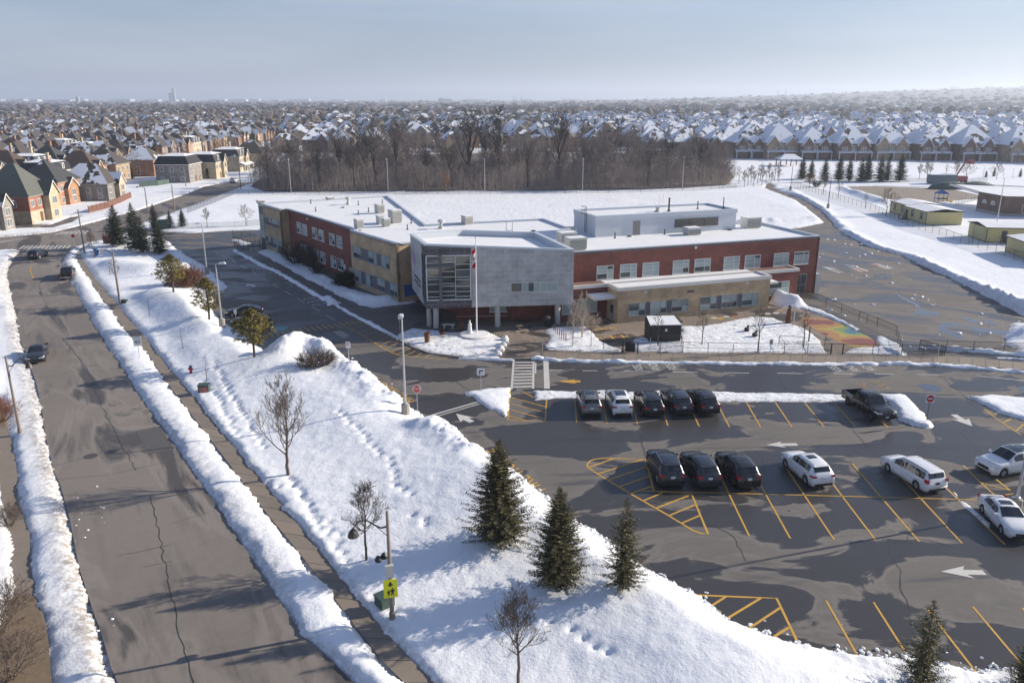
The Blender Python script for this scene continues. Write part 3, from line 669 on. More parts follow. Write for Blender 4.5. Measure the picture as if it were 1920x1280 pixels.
FRONTWALK = [(-13.34, 88.76), (-17.94, 95.95), (-22.28, 102.31), (-25.3, 106.99), (-28.26, 111.1), (-38.58, 127.49), (-40.82, 130.08), (-51.09, 145.22), (-54.69, 151.42), (-52.64, 151.42), (-45.95, 142.56), (-37.27, 128.78), (-30.14, 117.67), (-24.07, 108.54), (-20.49, 103.73), (-18.42, 102.45), (-16.18, 103.16), (-12.37, 105.49), (-8.95, 99.3), (-8, 92.58), (-11.94, 93.76), (-13.13, 91.88)]
front_walk = struct(sheet('front_walk', FRONTWALK, 0.008, 'walkway_asphalt'))
# brown verge and pavement at the near left corner
left_pavement = struct(sheet('left_pavement', LEFTWALK, 0.0, 'concrete'))
LAWN = [(-21.81, 31.39), (-24.09, 35.12), (-26.21, 37.87), (-26.99, 38.61), (-27.86, 38.36), (-27.46, 36.92), (-25.8, 31.39)]
struct(sheet('lawn', LAWN, 0.012, 'brown_lawn'))
struct(sheet('verge', [(-47.65, 69.53), (-48.44, 69.53), (-43.83, 62.57), (-43.02, 62.57)], 0.012, 'brown_lawn'))
# pavement beside the street: one slab after another
sidewalk = struct(sheet('sidewalk', WALK, -0.05, 'kerb_concrete'))
WL = [(-5.11, 31.57), (-6.65, 33.43), (-8.63, 36.36), (-10.75, 39.59), (-13.54, 43.68), (-16.48, 47.82), (-22.37, 56.57), (-29.29, 66.84), (-34.65, 74.71), (-38.95, 81.55), (-42.71, 86.85), (-47.82, 94), (-55.31, 105.19), (-61.42, 114.47), (-70.47, 128.35), (-77.19, 138.98)]
WR = [(-3.68, 31.57), (-5.29, 33.59), (-6.94, 35.78), (-9.19, 39.22), (-11.91, 43.26), (-14.72, 47.39), (-17.62, 51.67), (-23.87, 60.89), (-29.08, 68.84), (-34.85, 77.15), (-42.07, 87.9), (-47, 95.21), (-53.23, 104.31), (-59.34, 113.44), (-67.2, 125), (-74.02, 135.57)]
def resample(line, n):
    d = [0.0]
    for a, b in zip(line[:-1], line[1:]): d.append(d[-1] + dist2(a, b))
    out = []
    for i in range(n+1):
        t_ = d[-1]*i/n; k = max(1, min(len(d)-1, int(np.searchsorted(d, t_))))
        u_ = (t_-d[k-1])/max(1e-9, d[k]-d[k-1]); out.append(lerp2(line[k-1], line[k], u_))
    return out
def slabs(L, R, n, parent, z0, z1, gap=0.012, m='concrete'):
    A, B = resample(L, n), resample(R, n)
    for i in range(n):
        g_ = gap
        q = [lerp2(A[i], A[i+1], g_), lerp2(B[i], B[i+1], g_), lerp2(B[i], B[i+1], 1-g_), lerp2(A[i], A[i+1], 1-g_)]
        c = (sum(p[0] for p in q)/4, sum(p[1] for p in q)/4)
        b = MB(); b.prism(q, z0, z1 + rnd.uniform(-.006, .006))
        ar = sum(q[k][0]*q[(k+1)%4][1]-q[(k+1)%4][0]*q[k][1] for k in range(4))
        if ar < 0: b.f = [tuple(reversed(f)) for f in b.f]
        b.build('slab', m, parent, (c[0], c[1], 0), org=(c[0], c[1], 0))
slabs(WL, WR, 62, sidewalk, -0.045, 0.03)
# pavement in front of the school, between kerb and planting
fw_f = [(3.2, 81.18), (6.99, 80.54), (13.58, 80.18), (20.02, 79.92), (24.76, 79.74), (30.36, 79.65), (35.95, 79.56), (44.43, 79.45), (48.74, 78.34), (52.61, 76.98)]
fw_b = [(3.51, 83.25), (7.29, 82.96), (13.96, 82.68), (20.61, 82.49), (25.51, 82.39), (31.28, 82.3), (36.99, 82.11), (45.28, 81.92), (49.67, 81), (54.09, 79.38)]
front_pavement = struct(sheet('front_pavement', fw_f + fw_b[::-1], 0.01, 'kerb_concrete'))
slabs(fw_f, fw_b, 40, front_pavement, 0.012, 0.12)
def kerb(line, name='kerb', w=0.16, h=0.12, parent=None, side=1, m='kerb_concrete'):
    b = MB(); P = [Vector(p) for p in line]
    for i in range(len(P)-1):
        d = (P[i+1]-P[i]); d.normalize(); nn = Vector((-d.y, d.x))*w*side
        q = [P[i], P[i+1], P[i+1]+nn, P[i]+nn]
        if side < 0: q = q[::-1]
        b.prism([(p.x, p.y) for p in q], -0.02, h)
    o = b.build(name, m, parent); o['kind'] = 'structure'; return o
kerb([(11.32, 36.96), (9.73, 38.92), (8.87, 40.12), (7.99, 40.99), (5.72, 44.69), (3.98, 46.9), (2.38, 49.84), (1.19, 51.92), (0.59, 53.28), (-1.22, 55.53), (-2.63, 57.15), (-4.8, 61.33), (-7.09, 63.74), (-10.36, 68.16), (-12.72, 72.26), (-15.14, 75.99), (-16.96, 78.68)], parent=parking_lot)
kerb([(-50.26, 143.61), (-40.43, 128.78), (-38.34, 126.65), (-28.11, 110.45), (-25.1, 106.09), (-22.17, 101.75), (-17.85, 95.46), (-13.19, 88.11), (-11.1, 85.01), (-9.03, 82.87), (-5.33, 81.37), (-1.37, 80.82), (3.2, 81)], parent=parking_lot, side=1)

# ------------------------------------------------------------------ snow ribbons along kerbs
def ribbon(name, line, w, h, step=0.35, seed=0, label=None, gaps=0.0, m='snow'):
    P = resample(line, max(2, int(sum(dist2(a, b) for a, b in zip(line[:-1], line[1:]))/step)))
    n = len(P); x = np.array([p[0] for p in P]); y = np.array([p[1] for p in P])
    wv = w*(0.7 + 0.6*vnoise(np.arange(n)*0.45 + seed*13, np.zeros(n)+seed)); hv = h*(0.45 + 1.0*vnoise(np.arange(n)*0.35 + seed*7, np.zeros(n)+seed+3))
    if gaps: hv = np.where(vnoise(np.arange(n)*0.22 + seed*3, np.zeros(n)+9) < gaps, -0.05, hv)
    b = MB(); prof = [(-1, -0.03), (-0.72, 0.55), (-0.25, 1.0), (0.3, 0.9), (0.75, 0.5), (1, -0.03)]
    for i in range(n):
        a = P[max(0, i-1)]; c = P[min(n-1, i+1)]; d = Vector((c[0]-a[0], c[1]-a[1])); d.normalize()
        e = 0.3 if i in (0, n-1) else 1.0
        for j, (u_, z_) in enumerate(prof):
            jj = rnd.uniform(-.12, .12)*w
            o_ = u_*wv[i]*0.5 + jj
            b.v.append((x[i]-d.y*o_, y[i]+d.x*o_, (z_*hv[i]*(0.75+rnd.random()*0.5)*e if z_ > 0 else z_)))
    k = len(prof)
    for i in range(n-1):
        for j in range(k-1):
            b.f.append((i*k+j+1, i*k+j, (i+1)*k+j, (i+1)*k+j+1)); b.m.append(0)
    o = b.build(name, m, None, smooth=True); o['kind'] = 'structure'; return o
ribbon('snow_bank', [(-50.91, 144.68), (-45.41, 136.53), (-40.56, 129.21), (-38.34, 126.65), (-32.05, 116.94), (-28.11, 110.45), (-26.17, 107.92)], 0.85, 0.28, seed=1)
ribbon('snow_bank', [(-26.61, 108.54), (-25.22, 106.99), (-23.91, 104.31)], 1.5, 0.5, seed=2)
ribbon('snow_bank', [(-24.32, 105.19), (-22.17, 101.75), (-19.35, 97.47), (-17.85, 95.46), (-15.37, 91.88), (-12.95, 88.11)], 0.6, 0.25, seed=3)
ribbon('snow_bank', [(-5.72, 81.18), (-3.13, 80.82), (-1.36, 80.64), (0.28, 80.45)], 0.5, 0.2, seed=4)
ribbon('snow_bank', [(2, 81), (2.86, 81.18), (3.41, 80.73)], 0.8, 0.3, seed=8)
ribbon('snow_bank', [(3.3, 80.73), (6.96, 80.18), (13.52, 79.83), (19.94, 79.56), (24.66, 79.38), (30.24, 79.3), (35.8, 79.21), (41.4, 79.21), (44.22, 79.03), (48.45, 77.82), (52.47, 76.32)], 0.75, 0.24, seed=5)
ribbon('snow_bank', [(41.47, 85.01), (42.28, 82.3), (42.54, 81.37)], 0.5, 0.25, seed=6)
ribbon('snow_bank', [(46.42, 85.01), (48.51, 84.22), (51.14, 83.64), (53.91, 82.87), (55.95, 81.92)], 0.9, 0.35, seed=7)
ribbon('snow_bank', [(52.17, 81.37), (53.77, 81.18), (55.15, 80.64)], 0.5, 0.12, seed=9)
def chunks(name, centres, n, spread, r0, r1, m='snow', label=''):
    b = MB()
    for c in centres:
        for _ in range(n):
            x = c[0]+rnd.gauss(0, spread); y = c[1]+rnd.gauss(0, spread); r = rnd.uniform(r0, r1)
            k = 7; z0 = 0.005
            ring = [(x+r*rnd.uniform(.6,1.2)*math.cos(2*math.pi*i/k)*1.4, y+r*rnd.uniform(.6,1.2)*math.sin(2*math.pi*i/k), z0) for i in range(k)]
            top = [(x+(p[0]-x)*.55, y+(p[1]-y)*.55, r*rnd.uniform(.35,.7)) for p in ring]
            b.add(ring+top, [(i, (i+1)%k, k+(i+1)%k, k+i) for i in range(k)] + [tuple(range(k, 2*k))])
    o = b.build(name, m); o['kind'] = 'stuff'; o['label'] = label; return o
chunks('snow_lumps', [(53.99, 132.32), (60.52, 139.48), (63.43, 132.32), (55.36, 121.81), (60.4, 121.04), (64.08, 153.2), (55.7, 140.49), (64.61, 144.68), (56.87, 107.92), (56.77, 105.49), (44.6, 107.92), (43.36, 99.3), (45.32, 87.48), (55.1, 89.63), (61.05, 95.46)], 5, 1.8, 0.05, 0.30, label='scattered scraps of old snow on the school play yard')
chunks('snow_lumps', [(-28.91, 47.61), (-28.01, 46.21), (-27.32, 45.21), (-27.02, 47.39), (-21.38, 36.09), (-30.46, 50.23), (9.71, 38.97), (8.86, 40.44), (7.84, 40.88), (-2.51, 57.25), (0.96, 52), (11.29, 37.11), (13.49, 34.87), (15.36, 33.95), (18.14, 33.55), (21, 32.88)], 4, 0.8, 0.02, 0.10, label='small clods of dirty snow lying along the asphalt edges')
chunks('snow_clods', [(-21.92, 81.92), (-20.32, 82.49), (-18.01, 79.74), (-16.39, 77.15), (-13.29, 71.67), (-11.3, 68.57), (-23.74, 81.18), (-13.93, 72.4), (12.82, 34.49), (11.91, 35.12), (14.94, 33.55)], 9, 0.7, 0.05, 0.16, label='broken snow clods on the ploughed heap')

# ------------------------------------------------------------------ painted markings, cracks, patches (parts of the surface they lie on)
def strip(p, q, w, m='yellow_paint', parent=None, z=0.010, name='parking_line', w2=None):
    d = Vector((q[0]-p[0], q[1]-p[1])); L_ = d.length; d.normalize(); nn = Vector((-d.y, d.x))*w*0.5
    n2 = nn if w2 is None else Vector((-d.y, d.x))*w2*0.5
    b = MB(); b.add([(p[0]-nn.x, p[1]-nn.y, z), (q[0]-n2.x, q[1]-n2.y, z), (q[0]+n2.x, q[1]+n2.y, z), (p[0]+nn.x, p[1]+nn.y, z)], [(0,1,2,3)])
    return b.build(name, m, parent or parking_lot)
def poly_line(line, w, m, parent=None, z=0.010, name='parking_line'):
    b = MB(); P = [Vector(p) for p in line]; n = len(P); Ls = []; Rs = []
    for i in range(n):
        d = P[min(n-1,i+1)]-P[max(0,i-1)]; d.normalize(); nn = Vector((-d.y, d.x))*w*0.5*(rnd.uniform(.6,1.3) if m == 'crack_sealant' else 1)
        Ls.append((P[i].x+nn.x, P[i].y+nn.y, z)); Rs.append((P[i].x-nn.x, P[i].y-nn.y, z))
    b.add(Ls+Rs, [(i, n+i, n+i+1, i+1) for i in range(n-1)])
    return b.build(name, m, parent or parking_lot)
def pairs(lst): return list(zip(lst[0::2], lst[1::2]))
LW = 0.12
for a, b_ in pairs([(15.45, 55.53), (15.11, 44.89), (18.06, 55.53), (17.63, 44.63), (20.71, 55.53), (20.35, 44.5), (23.32, 55.53), (22.94, 44.4), (25.97, 55.53), (25.62, 44.25), (28.74, 55.43), (28.2, 44.06), (31.19, 54.88), (30.8, 43.93), (18.79, 68.35), (18.45, 62.52), (21.51, 68.3), (21.08, 62.52), (24.17, 68.35), (23.75, 62.52), (26.83, 68.16), (26.49, 62.57), (29.51, 68.03), (29.16, 62.57), (31.85, 63.74), (31.87, 62.46), (5.81, 68.74), (5.56, 63.62), (8.35, 68.57), (8.14, 63.32), (11.05, 68.21), (10.73, 63.15), (13.61, 67.5), (13.28, 62.86), (16.09, 66.84), (15.92, 62.69), (17.43, 38.09), (17.28, 33.49), (20, 37.94), (19.79, 33.71), (22.66, 37.29), (22.53, 32.23), (25.27, 37.55), (25.06, 32.23), (27.92, 37.44), (27.69, 35.12)]):
    strip(a, b_, LW)
strip((9.28, 51.02), (32.91, 49.68), 0.10)
strip((32.91, 49.68), (36.14, 49.45), 0.08)
def hatch_area(outline, hatches, w=0.15, hw=0.15, closed=True, m='yellow_paint'):
    pts = outline + ([outline[0]] if closed else [])
    poly_line(pts, w, m, name='hatch_outline')
    for a, b_ in pairs(hatches): strip(a, b_, hw, m, z=0.014, name='hatch_line')
hatch_area([(5.69, 54.88), (5.73, 55.34), (5.99, 55.9), (6.39, 56.23), (6.94, 56.38), (8.26, 56.33), (10.33, 56.23), (10.06, 50.94), (12.66, 50.54), (12.54, 45.15), (12.16, 45.21), (11.69, 45.57), (10.36, 47.68), (8.29, 50.7), (6.34, 53.71)],
   [(5.8, 54.79), (7.8, 56.28), (6.42, 53.71), (10.09, 56.19), (7.1, 52.76), (10.21, 54.88), (7.73, 51.63), (10.16, 53.36), (8.39, 50.62), (10.07, 51.75), (9.08, 49.53), (10.63, 50.74), (9.75, 48.48), (12.61, 50.46), (10.47, 47.49), (12.55, 49), (11.09, 46.48), (12.55, 47.53)])
hatch_area([(9.64, 38.66), (13.11, 38.41), (14.75, 38.31), (14.62, 34.24)], [(10.66, 37.37), (12, 38.49), (11.41, 36.41), (13.86, 38.31), (12.38, 35.6), (14.67, 37.44), (13.45, 34.91), (14.58, 35.74)], closed=False)
hatch_area([(-20.27, 93.61), (-18.79, 91.65), (-17.57, 89.85), (-15.64, 86.85), (-14.47, 85.01), (-13.17, 83.25), (-12.22, 82.3), (-10.71, 81.74), (-8.89, 81.37), (-6.85, 81)],
   [(-19.36, 92.46), (-17.67, 95.21), (-18.28, 90.97), (-16.62, 94), (-17.36, 89.74), (-15.77, 92.34), (-16.46, 88.11), (-15.04, 90.97), (-15.64, 86.85), (-14.34, 89.63), (-14.91, 85.72), (-13.61, 88.43), (-14.12, 84.52), (-12.99, 87.06), (-13.26, 83.44), (-12.04, 85.82), (-12.46, 82.77), (-11.31, 84.82), (-11.62, 82.11), (-10.66, 83.83), (-10.48, 81.74), (-9.87, 83.06), (-9.41, 81.46), (-8.91, 82.49)], 0.12, 0.10, False)
hatch_area([(-0.15, 72.11), (-0.33, 64.46), (-0.46, 64.1), (1.15, 63.86), (2.86, 63.8), (3.2, 68.84)], [(-0.1, 69.53), (3.08, 67.1), (-0.1, 67.89), (3.03, 65.7), (-0.14, 66.46), (2.92, 64.22), (-0.38, 65.07), (1.15, 63.98), (0.91, 71.23), (1.99, 69.53)], 0.12, 0.12, False)
hatch_area([(42.42, 66.71), (42.17, 64.22), (42.17, 60.89)], [(42.46, 65.2), (43.15, 65.82), (42.3, 63.51), (43.44, 64.34), (42.24, 61.66), (43.78, 63.15)], 0.12, 0.12, False)
hatch_area([(34.29, 55.16), (33.98, 52.17), (33.93, 50.23)], [(34.03, 52.25), (35.43, 51.1), (34.28, 53.54), (35, 53.28)], 0.12, 0.12, False)
strip((35.43, 52.93), (35.43, 51.1), 0.14); strip((33.93, 50.23), (35.36, 50.62), 0.1)
# zebra crossing in front of the school, stop bars and centre dashes
for a, b_ in pairs([(0.17, 80.13), (-0.05, 71.67), (2.29, 80.13), (2.03, 71.89)]): strip(a, b_, 0.2, 'white_paint', name='crossing_rail')
for y0, y1 in pairs([679, 682, 684.5, 688, 691, 694, 697.5, 701, 704, 707, 710, 713.5, 717, 720, 725, 728.5]):
    pass
za, zb, zc, zd = (0.17, 80.13), (2.29, 80.13), (2.03, 71.89), (-0.05, 71.67)
for i in range(9):
    u_ = (i + 0.3)/9.0; strip(lerp2(za, zd, u_), lerp2(zb, zc, u_), 0.34, 'white_paint', z=0.014, name='crossing_bar')
strip((3.6, 80.36), (3.36, 71.89), 0.55, 'white_paint', name='stop_bar')
strip((2.5, 79.74), (2.38, 76.32), 0.15, 'white_paint', name='stop_bar')
strip((-7.48, 64.83), (-3.09, 68.43), 0.22, 'white_paint', name='stop_bar'); strip((-7.16, 64.46), (-2.92, 67.96), 0.14, 'white_paint', name='stop_bar')
for a, b_ in pairs([(3.83, 77.32), (5.24, 77.32), (7.21, 77.15), (8.74, 77.15), (11.45, 76.98), (14.11, 76.9), (16.36, 76.73), (18.9, 76.65), (21.5, 76.53), (24.1, 76.42), (26.89, 76.42), (29.4, 76.25), (32.56, 76.32), (34.53, 76.16), (36.71, 76.16), (38.61, 76.06), (40.95, 75.99), (43.16, 75.9), (46.82, 75.51), (50.86, 74.16), (-51.5, 140.19), (-49.91, 137.5), (-48.59, 136.05), (-46.76, 133.05), (-45.33, 131.15), (-43.54, 128.35), (-42.01, 126.23), (-40.48, 123.78), (-39.04, 121.81), (-37.34, 119.14), (-36, 117.3), (-34.46, 114.68), (-32.9, 112.43), (-31.36, 110.13), (-29.88, 107.92), (-28.33, 105.58), (-26.83, 103.44), (-25.24, 101), (-23.89, 99.04), (-22.3, 96.71), (-34.45, 118.4), (-32.75, 115.87)]):
    strip(a, b_, 0.13, 'white_paint', name='centre_dash')
def arrow(tail, tip, w, head_w, head_l, m='white_paint', parent=None):
    d = Vector((tip[0]-tail[0], tip[1]-tail[1])); d.normalize(); nn = Vector((-d.y, d.x)); T_ = Vector(tip); B_ = Vector(tail); Hb = T_ - d*head_l
    pts = [B_-nn*w/2, Hb-nn*w/2, Hb-nn*head_w/2-d*0.25, T_, Hb+nn*head_w/2-d*0.25, Hb+nn*w/2, B_+nn*w/2]
    b = MB(); b.add([(p.x, p.y, 0.012) for p in pts], [(0,1,5,6), (2,3,1), (3,4,5), (1,3,5)])
    return b.build('arrow_marking', m, parent or parking_lot)
arrow((-3.45, 63.62), (-4.95, 65.52), 0.55, 1.5, 1.5); arrow((6.73, 73.93), (4.41, 73.93), 0.55, 1.3, 1.7, 'yellow_paint')
arrow((22.99, 58.97), (20.47, 58.87), 0.5, 1.2, 1.2); arrow((38.95, 65.32), (39.14, 62.69), 0.6, 1.6, 1.4); arrow((27.77, 40.82), (25.26, 40.94), 0.5, 1.3, 1.4); arrow((-38.07, 115.17), (-39.94, 117.3), 0.6, 1.7, 1.4)
# yellow crossing on the left part of the drive
ca, cb_, cc, cd = (-29.29, 91.19), (-18.6, 97.09), (-17.83, 95.71), (-28.24, 88.76)
for i in range(17):
    u0, u1 = (i+0.1)/17, (i+0.55)/17
    q = [lerp2(ca, cb_, u0), lerp2(ca, cb_, u1), lerp2(cd, cc, u1+0.022), lerp2(cd, cc, u0+0.022)]
    sheet('crossing_bar', q, 0.012, 'faded_yellow_paint', parking_lot)
for q in ([(-28.7, 91.88), (-28.94, 93.64), (-27.44, 93.88), (-27.29, 92.11)], [(-25.6, 87.27), (-25.64, 88.54), (-24.3, 89.06), (-24.05, 87.35)]): sheet('bay_symbol', q, 0.012, 'blue_paint', parking_lot)
sheet('asphalt_patch', [(-21.46, 91.42), (-20.55, 91.99), (-18.93, 89.41), (-19.84, 88.97)], 0.006, 'kerb_concrete', parking_lot)
# lettering on the asphalt
def text_mesh(txt, size=1.0, name='lettering'):
    cu = bpy.data.curves.new(name, 'FONT'); cu.body = txt; cu.size = size; cu.resolution_u = 2; cu.align_x = 'CENTER'; cu.align_y = 'CENTER'
    o = bpy.data.objects.new(name, cu); me_ = bpy.data.meshes.new_from_object(o)
    bpy.data.objects.remove(o); bpy.data.curves.remove(cu); return me_
def lettering(txt, size, m, parent, loc, rot, sx=1.0, sy=1.0, name='lettering'):
    me_ = text_mesh(txt, size, name); me_.materials.clear(); me_.materials.append(M[m])
    o = put(me_, name, parent, loc); o.rotation_euler = rot; o.scale = (sx, sy, 1); return o
def road_words(words, centre, up, step, size, m, sx=1.0, sy=1.0):
    """words stacked in reading order, letters' tops pointing along angle up"""
    for i, w_ in enumerate(words):
        off = -(i-(len(words)-1)/2)*step
        lettering(w_, size, m, parking_lot, (centre[0]+math.cos(up)*off, centre[1]+math.sin(up)*off, 0.013), (0,0,up-math.pi/2), sx, sy)
road_words(['KISS', 'AND', 'RIDE'], (14.84, 78.34), math.radians(184), 1.75, 1.35, 'white_paint', 0.72, 1.0)
road_words(['KISS', 'AND', 'RIDE'], (35.14, 77.99), math.radians(188), 1.75, 1.35, 'white_paint', 0.72, 1.0)
dr_ = ang_of((-23.89, 99.04), (-29.88, 107.92))
for c_ in [(-27.07, 106.39), (-40.37, 126.23), (-50.43, 141.52)]: road_words(['KISS', 'AND', 'RIDE'], c_, dr_, 1.9, 1.5, 'faded_yellow_paint' if c_[1] > 500 else 'white_paint', 0.75, 0.9)
ed_ = ang_of((-10.37, 70.08), (-12.91, 73.46))
lettering('FIRE ROUTE', 1.9, 'yellow_paint', parking_lot, (*(-11.58, 71.52), 0.013), (0,0,ed_), 0.8, 1.0)
ed2 = ang_of((1.16, 52.25), (-1.24, 56.47))
lettering('FIRE ROUTE', 1.9, 'yellow_paint', parking_lot, (*(0, 54.43), 0.013), (0,0,ed2), 0.8, 1.0)
road_words(['FIRE', 'ROUTE'], (35.06, 72.86), math.radians(188), 1.8, 1.3, 'faded_yellow_paint', 0.6)
# sealed cracks, patches and covers
def crack(line, w=0.06, parent=None, amp=0.10):
    R_ = resample(line, max(2, int(sum(dist2(a, b) for a, b in zip(line[:-1], line[1:]))/0.5)))
    R_ = [(p[0]+rnd.uniform(-amp, amp), p[1]+rnd.uniform(-amp, amp)) for p in R_]
    return poly_line(R_, w, 'crack_sealant', parent, 0.009, 'sealed_crack')
for ln in ([(-14.86, 31.21), (-16.54, 33.87), (-20.68, 41.55), (-22.54, 45.21), (-25.41, 50.23)], [(-28.24, 54.43), (-31.73, 59.28), (-37.3, 67.5), (-43.42, 77.15), (-48.91, 84.42), (-52.14, 88.54)], [(-57.75, 96.71), (-62.32, 103.44), (-70.74, 116.23)]): crack(ln, 0.06, street, 0.10)
for ln in ([(-34.9, 54.88), (-33.1, 56.47), (-31.77, 58.45), (-30.44, 59.28)], [(-33.68, 52.68), (-30.01, 53.54), (-25.37, 56.28)], [(-47.22, 74.71), (-45.16, 76.82)], [(-63.79, 100.11), (-60.53, 101.75), (-56.74, 102.59)], [(-52.32, 86.85), (-46.85, 88.11)], [(-48.02, 80.27), (-45.96, 81)],
           [(-24.01, 42.54), (-21.34, 43.93)], [(-21.94, 41.38), (-20.41, 42.07)], [(-22.24, 46.55), (-20.5, 48.04)], [(-24.22, 51.43), (-22.62, 52.25)], [(-42.98, 76.82), (-39.99, 77.99)]): crack(ln, 0.045, street, 0.06)
for ln in ([(25.89, 47.25), (25.62, 45.21), (24.34, 43.93), (23.73, 44.44), (23.05, 42.71), (22.83, 40.71), (22.08, 39.12), (21.74, 37.15)], [(23.79, 44.56), (26.25, 44.44), (27.5, 43.62)], [(14.45, 58.25), (19.62, 58.45), (25.7, 58.76), (36.56, 58.25)], [(1.73, 59.49), (6.12, 60.13), (9.96, 59.49)],
           [(19.41, 57.75), (18.96, 53.54)], [(12.78, 46.55), (14, 45.21), (14.16, 42.13)], [(43.13, 75.83), (42.54, 70.94), (41.78, 66.84)], [(26.62, 75.51), (26.08, 70.94)], [(-7.17, 77.99), (-5.52, 73.93), (-3.51, 70.23)], [(25.89, 55.53), (25.41, 50.23)], [(28.75, 62), (28.44, 58.66)], [(37.43, 61.44), (36.85, 57.25)], [(10.61, 60.89), (10.37, 55.34)]): crack(ln, 0.055)
sheet('asphalt_patch', [(-31.56, 61.66), (-30.03, 62.69), (-26.87, 58.15), (-28.39, 57.06)], 0.008, 'patch_asphalt', street)
for c_ in ((-30.44, 59.28), (-32.83, 56.76)):
    b = MB(); b.lathe([(0.52, 0.006), (0.5, 0.012), (0.40, 0.012), (0.38, 0.009), (0.0, 0.012)], 16); b.build('manhole_cover', 'iron', street, (c_[0], c_[1], 0.0))
poly_line([(-80.37, 131.42), (-79.45, 129.21), (-78.21, 127.07), (-76.37, 124.19), (-74.22, 121.04)], 0.14, 'yellow_paint', street, 0.012, 'centre_line')
def ladder(a, b_, c, d, n, m='white_paint', slant=0.0):
    for i in range(n):
        u0, u1 = (i+0.15)/n, (i+0.62)/n
        sheet('crossing_bar', [lerp2(a, b_, u0+slant), lerp2(a, b_, u1+slant), lerp2(d, c, u1), lerp2(d, c, u0)], 0.012, m, street)
ladder((-92.78, 149.97), (-83.61, 150.25), (-82.41, 146.86), (-91.72, 146.31), 12); strip((-86.52, 146.04), (-83.07, 145.87), 0.35, 'white_paint', street, 0.012, 'stop_bar')
ladder((-101.29, 153.2), (-95.74, 160.73), (-97.12, 158.46), (-100.09, 149.68), 11); ladder((-94.39, 166.86), (-89.28, 168.28), (-87.93, 164.08), (-94.13, 162.72), 7)
# puddles on the play yard and the drive
for q in ([(55.14, 112.43), (55, 109.49), (55.17, 104.9), (54.19, 102.03), (55.74, 100.38), (55.19, 99.04), (53.41, 98.77), (51.48, 99.3), (53.5, 101.47), (54.45, 104.31), (54.27, 107.92)], [(57.38, 98.51), (58.43, 96.71), (57.58, 94.48), (56.93, 95.21)], [(52.33, 94.24), (54.21, 95.71), (55.61, 95.21), (55.08, 93.52), (53.65, 93.76), (52.45, 92.34), (52.96, 90.29), (52.52, 88.11), (51.82, 88.76), (51.14, 91.42)], [(55.61, 94.24), (57.03, 93.04), (59.58, 91.88), (58.35, 89.19), (57.5, 90.52), (55.48, 91.42)], [(59.26, 97.47), (60.15, 96.2), (59.53, 94), (58.92, 95.21)]): sheet('puddle', q, 0.010, 'puddle', play_yard)
for q in ([(39.42, 72.86), (40.43, 73.31), (41.24, 72.86), (41.3, 71.67), (40.51, 70.94), (39.46, 71.37)], [(48.65, 72.26), (50.31, 72.86), (49.21, 71.08), (48.39, 71.23)]): sheet('puddle', q, 0.008, 'puddle', parking_lot)
pad = sheet('painted_pad', [(36.26, 96.71), (37.27, 98.25), (39.57, 97.47), (41.2, 96.46), (41.51, 94.72), (41.45, 91.88), (41.77, 89.19), (41.73, 86.43), (40.36, 85.21), (38.48, 85.01), (37.68, 86.43), (36.94, 89.63), (36.46, 93.52)], 0.012, 'play_pad', plaza)
for i, (q, m) in enumerate(zip(([(51.44, 130.08), (52.86, 129.86), (53.55, 125.41), (52.11, 124.79)], [(55.83, 131.87), (57.12, 131.19), (57.94, 126.65), (55.95, 125.82)], [(60.57, 132.78), (62.29, 132.78), (63.06, 128.78), (61.18, 127.92)]), ('blue_paint', 'faded_yellow_paint', 'blue_paint'))):
    o = sheet('court_outline', q, 0.009, 'kerb_concrete', play_yard)
    A_ = q
    for k in range(3): sheet('court_square', [lerp2(A_[0], A_[3], .1), lerp2(A_[1], A_[2], .1), lerp2(A_[1], A_[2], .45), lerp2(A_[0], A_[3], .45)] if k == 0 else [lerp2(A_[0], A_[1], .1+.3*k), lerp2(A_[0], A_[1], .3+.3*k), lerp2(A_[3], A_[2], .3+.3*k), lerp2(A_[3], A_[2], .1+.3*k)], 0.012 + 0.003*k, ('white_paint', 'blue_paint', 'poster_red')[(k+i) % 3], play_yard)
for row, (a, b_) in enumerate(([(9.84, 92.23), (13.07, 93.4)], [(10.18, 88.76), (13.65, 89.63)])):
    for k in range(8):
        p0, p1 = lerp2(a, b_, (k+.1)/8), lerp2(a, b_, (k+.85)/8); strip(p0, p1, 0.55 if k % 3 else 1.2, ('faded_yellow_paint', 'yellow_paint', 'poster_red')[(k*2+row) % 3] if k > 1 else 'faded_yellow_paint', plaza, 0.012, 'hopscotch_square')
for c_, m in zip([(25.7, 97.73), (26.35, 97.35), (26.85, 97.99), (27.43, 98.38), (27.9, 97.86), (28.55, 98.51), (25.34, 97.35), (33.2, 99.84), (34.32, 100.11), (34.9, 101.06)], ('white_paint','yellow_paint','faded_yellow_paint','white_paint','faded_yellow_paint','poster_red','faded_yellow_paint','white_paint','white_paint','faded_yellow_paint')):
    b = MB(); b.lathe([(0.42, 0.010), (0.40, 0.012), (0, 0.013)], 10); b.build('painted_spot', m, plaza, (c_[0], c_[1], 0))
for a, b_ in pairs([(22.93, 94.72), (24.54, 95.95), (30.5, 102.87), (30.56, 99.3), (15.99, 93.76), (16.66, 91.88)]): strip(a, b_, 0.12, 'faded_yellow_paint', plaza, 0.012, 'court_line')

